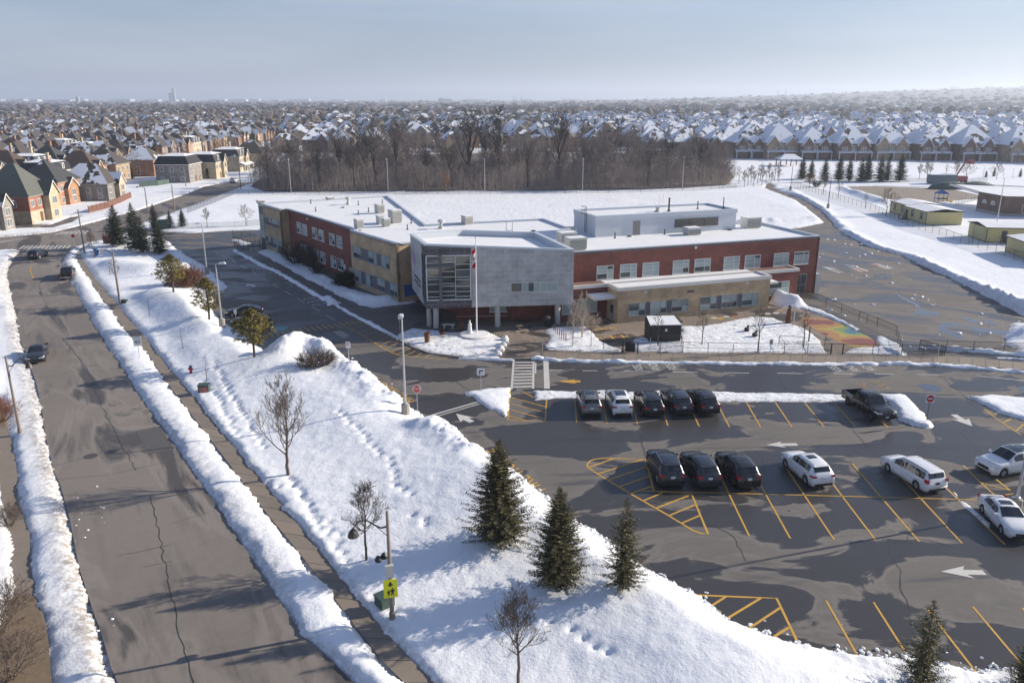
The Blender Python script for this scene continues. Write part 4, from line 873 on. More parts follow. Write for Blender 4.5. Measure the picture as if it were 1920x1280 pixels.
# lumps thrown up along the ploughed edge of the car park
b = MB(); R3 = random.Random(33); eg = resample([(24.52, 32.61), (22.39, 32.31), (21.04, 32.65), (19.67, 33.39), (16.72, 33.47), (14.59, 34.16), (13.41, 34.78), (11.85, 35.96), (9.72, 38.87), (7.98, 40.94), (5.71, 44.63), (3.98, 46.83), (2.37, 49.76), (0.59, 53.19), (-2.63, 57.06), (-7.08, 63.62), (-10.34, 68.03), (-15.11, 75.83), (-16.93, 78.51), (-19.82, 82.87)], 520)
for p in eg:
    for _ in range(2):
        x, y = p[0]-abs(R3.gauss(0,.55))+.12, p[1]+R3.gauss(0,.3); r = R3.uniform(.04,.15)*(1.5 if R3.random() < .1 else 1); z = ground_z(x, y)-.02
        k = 6; ring = [(x+r*R3.uniform(.6,1.2)*math.cos(2*math.pi*i/k), y+r*R3.uniform(.6,1.2)*math.sin(2*math.pi*i/k), z) for i in range(k)]; tp = [(x+(q[0]-x)*.6, y+(q[1]-y)*.6, z+r*R3.uniform(.5,1.1)) for q in ring]
        b.add(ring+tp, [(i, (i+1)%k, k+(i+1)%k, k+i) for i in range(k)] + [tuple(range(k, 2*k))])
o = b.build('snow_clods', 'snow'); o['kind'] = 'stuff'; o['label'] = 'broken clods of snow along the ploughed car park edge'

# ------------------------------------------------------------------ the school
WING_ANG = math.radians(19.1)
SO = (43.39, 111.56)                        # front right corner of the right wing
FW = Frame(SO, WING_ANG)                         # s runs left(-) to right, d>0 comes out of the front, b = -d
def AB(a, b): return FW.xy(a, -b)
school = thing('school_building', 'two storey brick and beige school with a grey block raised on columns', 'school', (SO[0]-30, SO[1], 0))
SORG = (SO[0]-30, SO[1], 0)
def sb(b, name, m, parent=None, smooth=False):
    """build a part of the school given in world coordinates"""
    if parent is None: return b.build(name, m, school, org=SORG, smooth=smooth)
    o = b.build(name, m, parent, org=SORG, smooth=smooth); return o
LA, LD = (-47.0, 148.2), (-15.4, 105.0)
LANG = ang_of(LA, LD)
FL = Frame(LA, LANG)                             # left facade; outward = to the right of travel? checked below
# outward for travel far->near is to the right of the direction of travel, i.e. towards the drive
pL = [FL.xy(0,0), FL.xy(11.0,0), FL.xy(11.0,-1.6), FL.xy(39.3,-0.9), FL.xy(39.3,0), FL.xy(53.6,0), FL.xy(53.6,-3.0)]
mid_join = AB(-52.0, 6.0)
wing_front = [AB(-46,0), AB(0,0), AB(0,14.6)]
back = [AB(-26,14.6), AB(-26,19.0), AB(-30.5,19.5), AB(-30.6,28.5), AB(-50.0,28.6), (-24.76, 160.21)]
outline = pL + [mid_join] + wing_front + back
ZW, ZR = 8.25, 7.95
def area2(p): return sum(p[i][0]*p[(i+1)%len(p)][1]-p[(i+1)%len(p)][0]*p[i][1] for i in range(len(p)))
if area2(outline) < 0: outline = outline[::-1]
def inset(poly, d):
    n = len(poly); out = []
    for i in range(n):
        p0, p1, p2 = (Vector(poly[i-1]), Vector(poly[i]), Vector(poly[(i+1) % n]))
        a = (p1-p0).normalized(); b = (p2-p1).normalized(); na = Vector((-a.y, a.x)); nb = Vector((-b.y, b.x))
        den = 1 + na.dot(nb); q = p1 + (na+nb)*(d/max(0.25, den)); out.append((q.x, q.y))
    return out
def wall_run(F, s0, s1, d0, z0, z1, m, name='wall', thick=0.35):
    b = MB(); b.fbox(F, s0, s1, d0-thick, d0, z0, z1); return sb(b, name, m)
# plain core behind the facings
b = MB(); b.prism(inset(outline, 0.30), 0.0, ZR-0.05); sb(b, 'core_wall', 'red_brick')
# roof snow and its metal edge
roof = MB(); ins = inset(outline, 0.34); roof.add([(x,y,ZR) for x,y in ins], [tuple(range(len(ins)))])
roof_o = sb(roof, 'roof', 'roof_snow')
ed = MB(); o2 = outline; i2 = inset(outline, 0.36); n = len(o2)
for i in range(n):
    j = (i+1) % n
    L_ = dist2(o2[i], o2[j])
    ed.add([(*o2[i],ZW),(*o2[j],ZW),(*i2[j],ZW),(*i2[i],ZW),(*i2[i],ZR-0.02),(*i2[j],ZR-0.02),(*o2[i],ZR-0.1),(*o2[j],ZR-0.1)], [(0,1,2,3),(3,2,5,4),(1,0,6,7)], 0)
sb(ed, 'parapet', ['parapet_metal'])
# snow lying on the parapets of the left wing
sn = MB()
for s0, s1, d0 in ((-0.3,11.05,0.05),(11.0,39.3,-1.05),(39.3,53.7,0.05)):
    k = int((s1-s0)/0.8)
    for i in range(k):
        a_, c_ = s0+(s1-s0)*i/k, s0+(s1-s0)*(i+1)/k
        h0 = 0.10+0.06*rnd.random(); sn.add([FL.p(a_,d0,ZW+.004),FL.p(c_,d0,ZW+.004),FL.p(c_,d0-.15,ZW+h0),FL.p(a_,d0-.15,ZW+h0),FL.p(a_,d0-1.2,ZR+.03),FL.p(c_,d0-1.2,ZR+.03)], [(0,1,2,3),(3,2,5,4)])
sb(sn, 'roof_snow_edge', 'roof_snow', smooth=True)
# right wing: brick front
wall_run(FW, -46.0, 0.0, 0.0, 0.0, ZW-0.12, 'red_brick')
FR = Frame(AB(0,0), WING_ANG + math.pi/2)        # right end wall
wall_run(FR, 0.0, 14.6, 0.0, 0.0, ZW-0.12, 'red_brick')
# left facade facings
wall_run(FL, -0.02, 2.5, -0.06, 0.0, ZW-0.12, 'dark_cladding', 'stair_wall')
wall_run(FL, 2.5, 11.0, 0.0, 0.0, ZW-0.12, 'beige_block')
F_ret = Frame(FL.xy(11.0, 0.0), LANG + math.pi/2); wall_run(F_ret, 0.0, 1.7, 0.0, 0.0, ZW-0.12, 'beige_block')
FLB = Frame(FL.xy(11.0, -1.6), ang_of(FL.xy(11.0,-1.6), FL.xy(39.3,-0.9)))
wall_run(FLB, 0.02, 28.28, 0.0, 0.0, ZW-0.12, 'red_brick')
wall_run(FL, 39.3, 53.6, 0.0, 0.0, ZW-0.12, 'beige_block')
F_rb = Frame(FL.xy(53.6, 0.0), LANG + math.pi/2); wall_run(F_rb, 0.0, 6.0, 0.0, 0.0, ZW-0.12, 'beige_block')
b = MB(); b.fbox(F_rb, 0.9, 3.6, 0.0, 0.06, 0.9, 2.5); banner = sb(b, 'banner_board', 'blue_board')

def window(F, s0, s1, z0, z1, d=0.0, cols=(0.5,), rows=(0.62,), fm='window_frame', gm='glass_blind', parent=None, low_dark=0.0, fw=0.07, sill=True):
    """frame with mullions as one part, each pane a sub-part"""
    b = MB(); D0, D1 = d-0.02, d+0.07
    for a_, c_ in ((s0, s0+fw), (s1-fw, s1)): b.fbox(F, a_, c_, D0, D1, z0, z1)
    for a_, c_ in ((z0, z0+fw), (z1-fw, z1)): b.fbox(F, s0+fw, s1-fw, D0, D1, a_, c_)
    cs = [s0+fw] + [s0+(s1-s0)*c for c in cols] + [s1-fw]; rs = [z0+fw] + [z0+(z1-z0)*r for r in rows] + [z1-fw]
    for c in cs[1:-1]: b.fbox(F, c-.03, c+.03, D0, D1-.01, z0+fw, z1-fw)
    for r in rs[1:-1]:
        for i in range(len(cs)-1): b.fbox(F, cs[i]+.03, cs[i+1]-.03, D0, D1-.015, r-.025, r+.025)
    if sill: b.fbox(F, s0-.06, s1+.06, D0, D1+.05, z0-.09, z0-.003)
    w = sb(b, 'window', fm, parent)
    for i in range(len(cs)-1):
        for j in range(len(rs)-1):
            p = MB(); g_ = gm
            if low_dark and j == 0 and rnd.random() < low_dark: g_ = 'glass_dark'
            p.fbox(F, cs[i]+.002, cs[i+1]-.002, D0, d+0.025, rs[j]+.002, rs[j+1]-.002); sb(p, 'pane', g_, w)
    return w
# right wing, upper storey: nine windows
for i, (a_, c_) in enumerate(((-34.45,-32.08),(-31.12,-28.71),(-27.87,-25.45),(-23.38,-20.92),(-20.08,-17.61),(-15.54,-13.03),(-12.2,-9.66),(-7.49,-4.99),(-4.09,-1.63))):
    window(FW, a_, c_, 4.35, 6.15, 0, (0.62,), (0.42, 0.72), gm='glass_blind', low_dark=0.45 if i in (0, 3) else 0.1)
# left facade windows
for a_, c_ in ((2.9,10.4),):
    for z0, z1 in ((4.75,6.3),(1.0,2.6)):
        window(FL, a_, 6.4, z0, z1, 0, (0.34,0.68), (0.4,), 'window_frame_grey', 'glass_blind', low_dark=0.9); window(FL, 6.6, c_, z0, z1, 0, (0.34,0.68), (0.4,), 'window_frame_grey', 'glass_blind', low_dark=0.9)
for a_ in (3.8, 6.4, 10.9, 13.7, 18.1, 21.0):
    for z0, z1 in ((4.65,6.45),(1.05,2.85)):
        window(FLB, a_, a_+2.15, z0, z1, 0, (0.5,), (0.4,0.7), 'window_frame', 'glass_blind', low_dark=0.5)
def strip_windows(F, spans, panels, z0, z1, d):
    for a_, c_ in spans: window(F, a_, c_, z0, z1, d, (0.62,), (0.42,), 'window_frame_grey', 'glass_blind', low_dark=0.35)
    for a_, c_ in panels:
        b = MB(); b.fbox(F, a_+.01, c_-.01, d-.02, d+.05, z0, z1); sb(b, 'spandrel_panel', 'panel_purple_grey')
strip_windows(FL, [(40.2,42.7),(45.1,47.7),(49.0,51.4)], [(42.7,45.1),(47.7,49.0)], 4.4, 6.1, 0.0)
strip_windows(FL, [(40.2,42.4),(43.8,46.2),(47.5,49.8),(51.3,53.4)], [(42.4,43.8),(46.2,47.5),(49.8,51.3)], 0.85, 2.65, 0.0)
# stair tower glazing at the far end
b = MB(); b.fbox(FL, 0.2, 2.4, -.06, 0.0, 2.0, 3.4); sb(b, 'light_panel', 'light_panel')
window(FL, 0.2, 2.4, 3.45, 6.4, -0.05, (0.5,), (0.5,), 'window_frame_grey', 'glass_blind')
b = MB(); b.fbox(FLB, 25.2, 26.3, -.02, 0.05, 0.0, 2.15); dr = sb(b, 'door', 'grey_metal')
b = MB(); b.fbox(FLB, 26.1, 26.2, .05, 0.10, 0.95, 1.1); sb(b, 'handle', 'black_metal', dr)
b = MB(); b.fbox(FLB, 23.4, 23.9, 0, 0.1, 1.5, 2.2); sb(b, 'notice_plate', 'sign_white')
b = MB(); b.fbox(FLB, 9.0, 9.4, 0, 0.25, 7.4, 7.8); sb(b, 'wall_lamp', 'unit_metal')
# low annex: brick, then the beige block in front of it
AN_Z = 4.35
for s0, s1 in ((-40.5,-33.9),(-11.9,-4.95)):
    b = MB(); b.fbox(FW, s0, s1, 0.02, 2.45, 0.0, AN_Z-.1); sb(b, 'annex_wall', 'red_brick')
b = MB(); b.fbox(FW, -40.5, -4.95, 0.02, 2.2, AN_Z-.18, AN_Z-.12); sb(b, 'annex_roof', 'roof_snow')
b = MB(); b.fbox(FW, -40.6, -34.0, 2.2, 2.5, AN_Z-.38, AN_Z+.03); b.fbox(FW, -12.0, -4.9, 2.2, 2.5, AN_Z-.38, AN_Z+.03); b.fbox(FW, -5.2, -4.9, 0.02, 2.2, AN_Z-.38, AN_Z+.03)
b.fbox(FW, -33.8, -12.0, 2.2, 2.45, AN_Z-.2, AN_Z+.12); sb(b, 'annex_parapet', 'fascia_white')
b = MB(); b.fbox(FW, -34.0, -11.85, 2.47, 5.5, 0.0, AN_Z-.1); sb(b, 'beige_wall', 'beige_block')
b = MB(); b.fbox(FW, -33.7, -12.15, 2.5, 5.2, AN_Z-.1, AN_Z-.05); sb(b, 'beige_roof', 'roof_snow')
b = MB(); b.fbox(FW, -34.1, -11.75, 5.22, 5.6, AN_Z-.3, AN_Z+.13); b.fbox(FW, -34.1, -33.75, 2.5, 5.22, AN_Z-.3, AN_Z+.13); b.fbox(FW, -12.1, -11.75, 2.5, 5.22, AN_Z-.3, AN_Z+.13); sb(b, 'beige_parapet', 'fascia_white')
strip_windows(FW, [(-32.55,-30.2),(-29.55,-27.2),(-26.5,-24.05)], [(-30.2,-29.55),(-27.2,-26.5)], 0.75, 2.4, 5.5)
strip_windows(FW, [(-22.35,-19.9),(-19.2,-16.8),(-16.1,-13.5)], [(-19.9,-19.2),(-16.8,-16.1)], 0.7, 2.4, 5.5)
window(FW, -38.1, -35.4, 0.9, 2.7, 2.45, (0.64,), (), gm='glass_blind'); window(FW, -40.2, -38.6, 0.9, 2.7, 2.45, (), ())
window(FW, -9.9, -6.4, 0.9, 2.75, 2.45, (0.66,), (0.5,), gm='glass_blind'); window(FW, -11.7, -10.8, 0.4, 2.3, 2.45, (), (), 'window_frame_grey', 'glass_dark')
b = MB(); b.fbox(FW, -36.9, -33.4, 2.5, 4.9, 2.95, 3.25); sb(b, 'door_canopy', 'fascia_white')
b = MB(); b.fbox(FW, -36.8, -33.95, 2.6, 4.8, 3.25, 3.33); sb(b, 'canopy_snow', 'roof_snow')
b = MB(); b.fbox(FW, -11.7, -9.6, 2.5, 4.3, 2.95, 3.2); sb(b, 'door_canopy', 'fascia_white')
b = MB(); b.fbox(FW, -11.6, -9.7, 2.6, 4.2, 3.2, 3.27); sb(b, 'canopy_snow', 'roof_snow')
FBL = Frame(FW.xy(-34.0, 2.6), WING_ANG - math.pi/2)
b = MB(); b.fbox(FBL, 0.8, 1.9, -.02, 0.05, 0.05, 2.2); dr = sb(b, 'door', 'grey_metal')
b = MB(); b.fbox(FBL, 1.0, 1.7, .05, 0.06, 1.0, 2.0); sb(b, 'pane', 'glass_dark', dr)
b = MB(); b.fbox(FW, -3.6, -1.6, 0.0, 0.06, 0.05, 2.9); dr = sb(b, 'door', 'window_frame_grey')
for a_ in (-3.5, -2.56):
    for z0, z1 in ((0.2,1.35),(1.45,2.8)):
        p = MB(); p.fbox(FW, a_, a_+0.86, .06, .075, z0, z1); sb(p, 'pane', 'glass_dark', dr)
b = MB(); b.fbox(FW, 0.05, 0.9, -1.2, 0.0, 0.0, 2.7); sb(b, 'meter_cabinet', 'galvanised')
for s_, d_, z_ in ((-30.4,5.5,3.55),(-15.6,5.5,3.6),(-20.2,0,7.55)):
    b = MB(); b.fbox(FW, s_, s_+.32, d_, d_+.06, z_, z_+.32); o = sb(b, 'scupper', 'sign_white'); p = MB(); p.fbox(FW, s_+.10, s_+.22, d_+.06, d_+.08, z_+.08, z_+.2); sb(p, 'opening', 'black_metal', o)
for s_, d_, z_ in ((-23.9,5.5,3.3),(-38.5,2.45,3.2),(-9.9,2.45,3.5),(-4.4,0,3.6)):
    b = MB(); b.fbox(FW, s_-.15, s_+.15, d_, d_+.25, z_-.12, z_+.12); b.fbox(FW, s_-.4, s_-.18, d_+.1, d_+.3, z_-.1, z_+.12); b.fbox(FW, s_+.18, s_+.4, d_+.1, d_+.3, z_-.1, z_+.12); sb(b, 'wall_lamp', 'iron')
# grey block on columns
FLc, FRc, BRc, BMc, BLc = AB(-57.0,-0.7), AB(-39.65,-4.6), AB(-39.2,9.3), AB(-48.6,13.0), AB(-56.25,10.7)
blk = [FLc, FRc, BRc, BMc, BLc]; bz = [10.45, 9.45, 9.4, 9.65, 9.85]
BZ0 = 2.65
FB = Frame(FLc, ang_of(FLc, FRc)); LB = dist2(FLc, FRc)
FBs = Frame(BLc, ang_of(BLc, FLc)); LBs = dist2(BLc, FLc)
def ztop(s_): return bz[0] + (bz[1]-bz[0])*s_/LB
DIV = 5.45
def trap(F, s0, s1, d0, d1, z0, za, zb, m, name):
    b = MB(); P = F.p
    b.add([P(s0,d0,z0),P(s1,d0,z0),P(s1,d1,z0),P(s0,d1,z0),P(s0,d0,za),P(s1,d0,zb),P(s1,d1,zb),P(s0,d1,za)], [(0,1,2,3),(4,7,6,5),(0,4,5,1),(1,5,6,2),(2,6,7,3),(3,7,4,0)])
    return sb(b, name, m)
trap(FB, DIV, LB, -0.3, 0.0, BZ0, ztop(DIV)-.15, ztop(LB)-.15, 'grey_block', 'block_wall')
GW0, GW1, GZ0, GZ1 = 0.15, 5.35, 3.6, 9.0
trap(FB, 0, DIV, -0.3, 0.03, BZ0, GZ0-.02, GZ0-.02, 'charcoal_panel', 'charcoal_wall')
trap(FB, 0, DIV, -0.3, 0.03, GZ1+.02, ztop(0)-.15, ztop(DIV)-.15, 'charcoal_panel', 'charcoal_wall')
trap(FBs, 0, LBs-2.2, -0.3, 0.0, BZ0, bz[4]-.15, bz[4]+(bz[0]-bz[4])*.8-.15, 'grey_block', 'block_wall')
trap(FBs, LBs-2.2, LBs, -0.3, -0.02, GZ1, bz[0]-.25, bz[0]-.15, 'charcoal_panel', 'charcoal_wall'); trap(FBs, LBs-2.2, LBs, -0.3, -0.02, BZ0, GZ0, GZ0, 'charcoal_panel', 'charcoal_wall')
FBr = Frame(FRc, ang_of(FRc, BRc)); trap(FBr, 0, dist2(FRc, BRc), -0.3, 0.0, BZ0, bz[1]-.15, bz[2]-.15, 'grey_block', 'block_wall')
FBb = Frame(BRc, ang_of(BRc, BMc)); trap(FBb, 0, dist2(BRc, BMc), -0.3, 0.0, ZR, bz[2]-.15, bz[3]-.15, 'parapet_metal', 'block_wall')
FBc = Frame(BMc, ang_of(BMc, BLc)); trap(FBc, 0, dist2(BMc, BLc), -0.3, 0.0, ZR, bz[3]-.15, bz[4]-.15, 'parapet_metal', 'block_wall')
b = MB(); b.prism(inset(blk, 0.3), BZ0+.05, BZ0+.25); sb(b, 'soffit', 'grey_metal')
ib = inset(blk, 0.45); b = MB(); b.add([(x,y,bz[i]-.75) for i,(x,y) in enumerate(ib)], [tuple(range(5))]); sb(b, 'block_roof', 'roof_snow')
b = MB(); ob = inset(blk, -0.06)
for i in range(5):
    j = (i+1) % 5
    b.add([(*ob[i],bz[i]),(*ob[j],bz[j]),(*ib[j],bz[j]),(*ib[i],bz[i]),(*ib[i],bz[i]-.8),(*ib[j],bz[j]-.8),(*ob[i],bz[i]-.24),(*ob[j],bz[j]-.24)], [(0,1,2,3),(3,2,5,4),(1,0,6,7)])
sb(b, 'block_parapet', 'parapet_metal')
# hall glazing: curtain wall with its dark cross
cw = MB(); D = 0.06
cols = [GW0, 1.75, 3.55, GW1]
rws = [3.6, 4.12, 4.75, 5.55, 6.3, 6.75, 7.75, 8.2, 9.0]
for c in (GW0, GW1): cw.fbox(FB, c-.065, c+.065, -.1, D+.06, GZ0, GZ1)
cw.fbox(FB, 3.52, 3.58, -.1, D+.05, GZ0, GZ1)
for z in (GZ0, GZ1-.06): cw.fbox(FB, GW0, GW1, -.1, D+.06, z, z+.13)
rowset = {0: [4.05,4.7,5.6,6.2,6.5,7.35,8.1], 1: [4.2,4.7,5.35,5.65,6.45,7.1,7.75,8.3,8.65], 2: [4.05,4.65,5.3,6.1,6.4,7.3,7.95]}
for k in range(3):
    for z in rowset[k]: cw.fbox(FB, cols[k]+.09, cols[k+1]-.09, -.1, D+.02, z-.032, z+.032)
cw_o = sb(cw, 'curtain_wall', 'window_frame')
for k in range(3):
    zz = [GZ0+.1] + rowset[k] + [GZ1]
    for z0, z1 in zip(zz[:-1], zz[1:]):
        p = MB(); p.fbox(FB, cols[k]+.03, cols[k+1]-.03, -.1, -.02, z0, z1); sb(p, 'pane', 'glass_blind' if (k == 2 and rnd.random() < .18) else 'glass_hall', cw_o)
x = MB(); x.fbox(FB, 1.6, 1.95, 0.02, 0.35, 3.1, 9.35); x.fbox(FB, GW0, 3.4, 0.08, 0.26, 7.65, 7.98); sb(x, 'cross', 'dark_cladding', cw_o)
sw_ = MB()
for z in (3.6, 4.5, 5.4, 6.3, 7.2, 8.1, 8.9): sw_.fbox(FBs, LBs-2.2, LBs-.1, -.1, .03, z, z+.1)
for c in (LBs-2.2, LBs-1.1): sw_.fbox(FBs, c, c+.1, -.1, .05, GZ0, GZ1)
sw_o = sb(sw_, 'side_glazing', 'dark_cladding')
for k in range(2):
    p = MB(); p.fbox(FBs, LBs-2.1+k*1.05, LBs-1.15+k*1.05, -.1, -.04, GZ0, GZ1); sb(p, 'pane', 'glass_dark', sw_o)
for z in (4.3, 4.9):
    b = MB(); b.fbox(FBs, 3.0, 7.6, -.02, 0.03, z, z+.28); sb(b, 'slot_window', 'glass_dark')
b = MB(); b.fbox(FBs, 2.0, 3.6, -.02, 0.04, 6.3, 8.0)
plain('emblem_mauve', (0.32, 0.20, 0.40), 0.6, 0.3, 2.0); sb(b, 'wall_emblem', 'emblem_mauve')
# long window in the grey wall: six lights
w0, w1 = 10.2, 15.85; cz0, cz1 = 4.45, 5.5
g_ = [w0, w0+1.3, w0+2.05, w0+2.8, w0+3.55, w0+4.3, w1]
b = MB(); b.fbox(FB, w0-.05, w1+.05, -.05, .05, cz0-.08, cz0); b.fbox(FB, w0-.05, w1+.05, -.05, .05, cz1, cz1+.08)
for c in g_: b.fbox(FB, c-.03, c+.03, -.05, .05, cz0, cz1)
lw_o = sb(b, 'window', 'window_frame')
for i in range(6):
    p = MB(); p.fbox(FB, g_[i]+.03, g_[i+1]-.03, -.04, .012, cz0, cz1); sb(p, 'pane', 'dark_louver' if i == 0 else 'glass_blind', lw_o)
for c_ in ((-9.22, 93.28), (-1.76, 93.76), (5.61, 94.97)):
    b = MB(); b.lathe([(.34,0),(.34,BZ0+.08)], 16, 0, c_); sb(b, 'column', 'pale_concrete', smooth=False)
b = MB(); q_ = AB(-56.3, 1.0); b.lathe([(.3,0),(.3,BZ0+.08)], 12, 0, q_); sb(b, 'column', 'pale_concrete')
# recessed ground floor under the block
under = MB(); up = [AB(-52.5,2.5), AB(-45.5,0.6), AB(-40.45,2.2), AB(-40.45,4.5), AB(-52,6)]
under.prism(up if area2(up) > 0 else up[::-1], 0, BZ0+.05); sb(under, 'recessed_wall', 'red_brick')
FU = Frame(up[1], ang_of(up[1], up[2])); window(FU, 1.2, 3.8, 1.0, 2.3, 0, (0.3,), (), gm='glass_blind')
FU2 = Frame(up[0], ang_of(up[0], up[1])); window(FU2, 4.2, 6.8, 1.0, 2.2, 0, (), (), gm='glass_blind')
for F_, l_ in ((FU, dist2(up[1],up[2])), (FU2, dist2(up[0],up[1]))):
    b = MB(); b.fbox(F_, 0.05, l_-.05, 0, 0.05, .42, .5); sb(b, 'sill_band', 'pale_concrete')
# roof penthouse in white siding
PZ = 10.75
b = MB(); b.fbox(FW, -29.9, -6.9, -18.0, -10.4, ZR, PZ-.1); pent = sb(b, 'penthouse', 'white_siding')
b = MB(); b.fbox(FW, -29.55, -7.25, -17.65, -10.75, PZ-.1, PZ-.06); sb(b, 'roof', 'roof_snow', pent)
b = MB()
for a in ((-30.0,-6.8,-10.75,-10.3),(-30.0,-6.8,-18.1,-17.65),(-30.0,-29.55,-17.65,-10.75),(-7.25,-6.8,-17.65,-10.75)): b.fbox(FW, a[0], a[1], a[2], a[3], PZ-.35, PZ+.22)
sb(b, 'parapet', 'parapet_metal', pent)
b = MB(); b.fbox(FW, -24.0, -22.9, -10.4, -10.34, ZR+.05, ZR+2.0); sb(b, 'door', 'unit_louver', pent)
for k in range(3):
    b = MB(); b.fbox(FW, -17.3+k*2.45, -14.9+k*2.45, -10.4, -10.32, ZR+.75, ZR+2.0)
    for q in range(5): b.fbox(FW, -17.25+k*2.45, -14.95+k*2.45, -10.32, -10.27, ZR+.82+q*.23, ZR+.92+q*.23)
    sb(b, 'louver_panel', 'dark_louver', pent)
b = MB(); Fp = Frame(FW.xy(-29.9,-18.0), WING_ANG-math.pi/2)
for s_ in (4.2, 4.75): b.tube([Fp.p(s_, .15, ZR+.2), Fp.p(s_, .15, PZ+1.2)], .03, 4)
for i in range(12): b.tube([Fp.p(4.2, .15, ZR+.4+i*.3), Fp.p(4.75, .15, ZR+.4+i*.3)], .02, 4)
for z in (PZ+.2, PZ+.6, PZ+1.2): b.tube([Fp.p(4.2,.15,z), Fp.p(3.95,.7,z), Fp.p(4.95,.7,z), Fp.p(4.75,.15,z)], .025, 4)
sb(b, 'roof_ladder', 'black_metal', pent)
def stack_pipe(p, z0, z1, r, m='black_metal'):
    b = MB(); b.lathe([(r*2.2,z0),(r*2.0,z0+.12),(r,z0+.25),(r,z1-.15),(r*1.5,z1-.1),(r*1.5,z1)], 8, 0, p); sb(b, 'vent_pipe', m)
stack_pipe((23.27, 118.66), PZ-.06, PZ+1.9, .13, 'iron'); stack_pipe((28.07, 121.06), PZ-.06, PZ+1.1, .08, 'iron'); stack_pipe((32.1, 121.67), PZ-.06, PZ+1.6, .07, 'black_metal'); stack_pipe((21.5, 118.07), PZ-.06, PZ+.6, .25, 'unit_metal')
la_ = LANG + math.pi/2
# rooftop units with louvred sides
def rtu(c, w, d, h, ang, z=ZR, gap=0.15):
    if ang == la_: w, d, h = w*.85, d*.85, h*.85
    F = Frame(c, ang); b = MB(); b.fbox(F, -w/2, w/2, -d/2, d/2, z+gap, z+h); b.fbox(F, -w/2-.05, w/2+.05, -d/2-.05, d/2+.05, z+h, z+h+.08); b.fbox(F, -w/2+.1, w/2-.1, -d/2+.1, d/2-.1, z, z+gap)
    u_ = sb(b, 'rooftop_unit', 'unit_metal')
    k = max(3, int(h/0.22)); l_ = MB()
    for i in range(k):
        zz = z+gap+.08+(h-gap-.2)*i/k
        l_.fbox(F, -w/2+.06, w/2-.06, d/2, d/2+.035, zz, zz+.09); l_.fbox(F, w/2, w/2+.035, -d/2+.06, d/2-.06, zz, zz+.09)
    o = sb(l_, 'louver', 'unit_louver', u_); o['kind'] = 'stuff'
    s_ = MB(); s_.fbox(F, -w/2, w/2, -d/2, d/2, z+h+.082, z+h+.14); sb(s_, 'snow_cap', 'roof_snow', u_)
wa = WING_ANG
rtu((7.4, 107.54), 2.3, 1.8, 1.35, wa); rtu((8.23, 102.31), 2.4, 1.8, 1.5, wa); rtu((25.9, 114.26), 2.1, 1.6, 0.95, wa); rtu((36.21, 120.75), 2.5, 1.8, 1.5, wa)
la = LANG + math.pi/2
rtu((-22.64, 136.77), 1.5, 1.5, 1.7, la); rtu((-18.43, 125.68), 1.9, 1.9, 2.3, la); rtu((-20.52, 123.99), 1.1, 1.1, 1.5, la); rtu((-19.28, 121.81), 1.2, 1.2, 1.4, la); rtu((-23.15, 120.23), 1.3, 1.3, 1.5, la); rtu((-6.98, 123.99), 1.7, 1.4, 1.5, la); rtu((-35.08, 154.86), 1.6, 1.2, 0.6, la); rtu((-46.22, 147.52), 1.5, 1.2, 0.6, la, ZW)
for c in [(-30.3, 148.34), (-10.68, 119.71), (8.74, 111.93)]:
    b = MB(); b.lathe([(.45,ZR),(.4,ZR+.3),(.22,ZR+.35),(.22,ZR+.9),(.5,ZR+.95),(.5,ZR+1.25),(.2,ZR+1.4)], 10, 0, c); sb(b, 'exhaust_fan', 'unit_metal')
for c in [(-37.59, 149.92), (-34.07, 138.81), (-28.28, 147.56), (-24.78, 138.12), (-24.23, 149.92), (-25.92, 134.8), (-15.84, 125.11), (-15.62, 118.68), (14.43, 111.03), (21.98, 114.26), (37.9, 121.81)]: stack_pipe(c, ZR, ZR+.75, .07)
for c in [(3.15, 117.17), (16.64, 112.39), (32.45, 118.17), (-0.29, 107.67), (3.61, 100.72), (-30.36, 143.79)]:
    b = MB(); zz = ZR if c[1] > 112 else 8.9; b.lathe([(.35,ZR),(.3,ZR+.14),(.1,ZR+.18)], 8, 0, c); sb(b, 'roof_drain', 'iron')
b = MB(); hc = (-0.4, 117.67)
for dx_ in (-.45, .45):
    for dy_ in (-.3, .3): b.tube([(hc[0]+dx_, hc[1]+dy_, ZR), (hc[0]+dx_, hc[1]+dy_, ZR+1.2)], .03, 4)
b.tube([(hc[0]-.45,hc[1]-.3,ZR+.1),(hc[0]+.45,hc[1]-.3,ZR+.1)], .03, 4); sb(b, 'hatch_rail', 'black_metal')

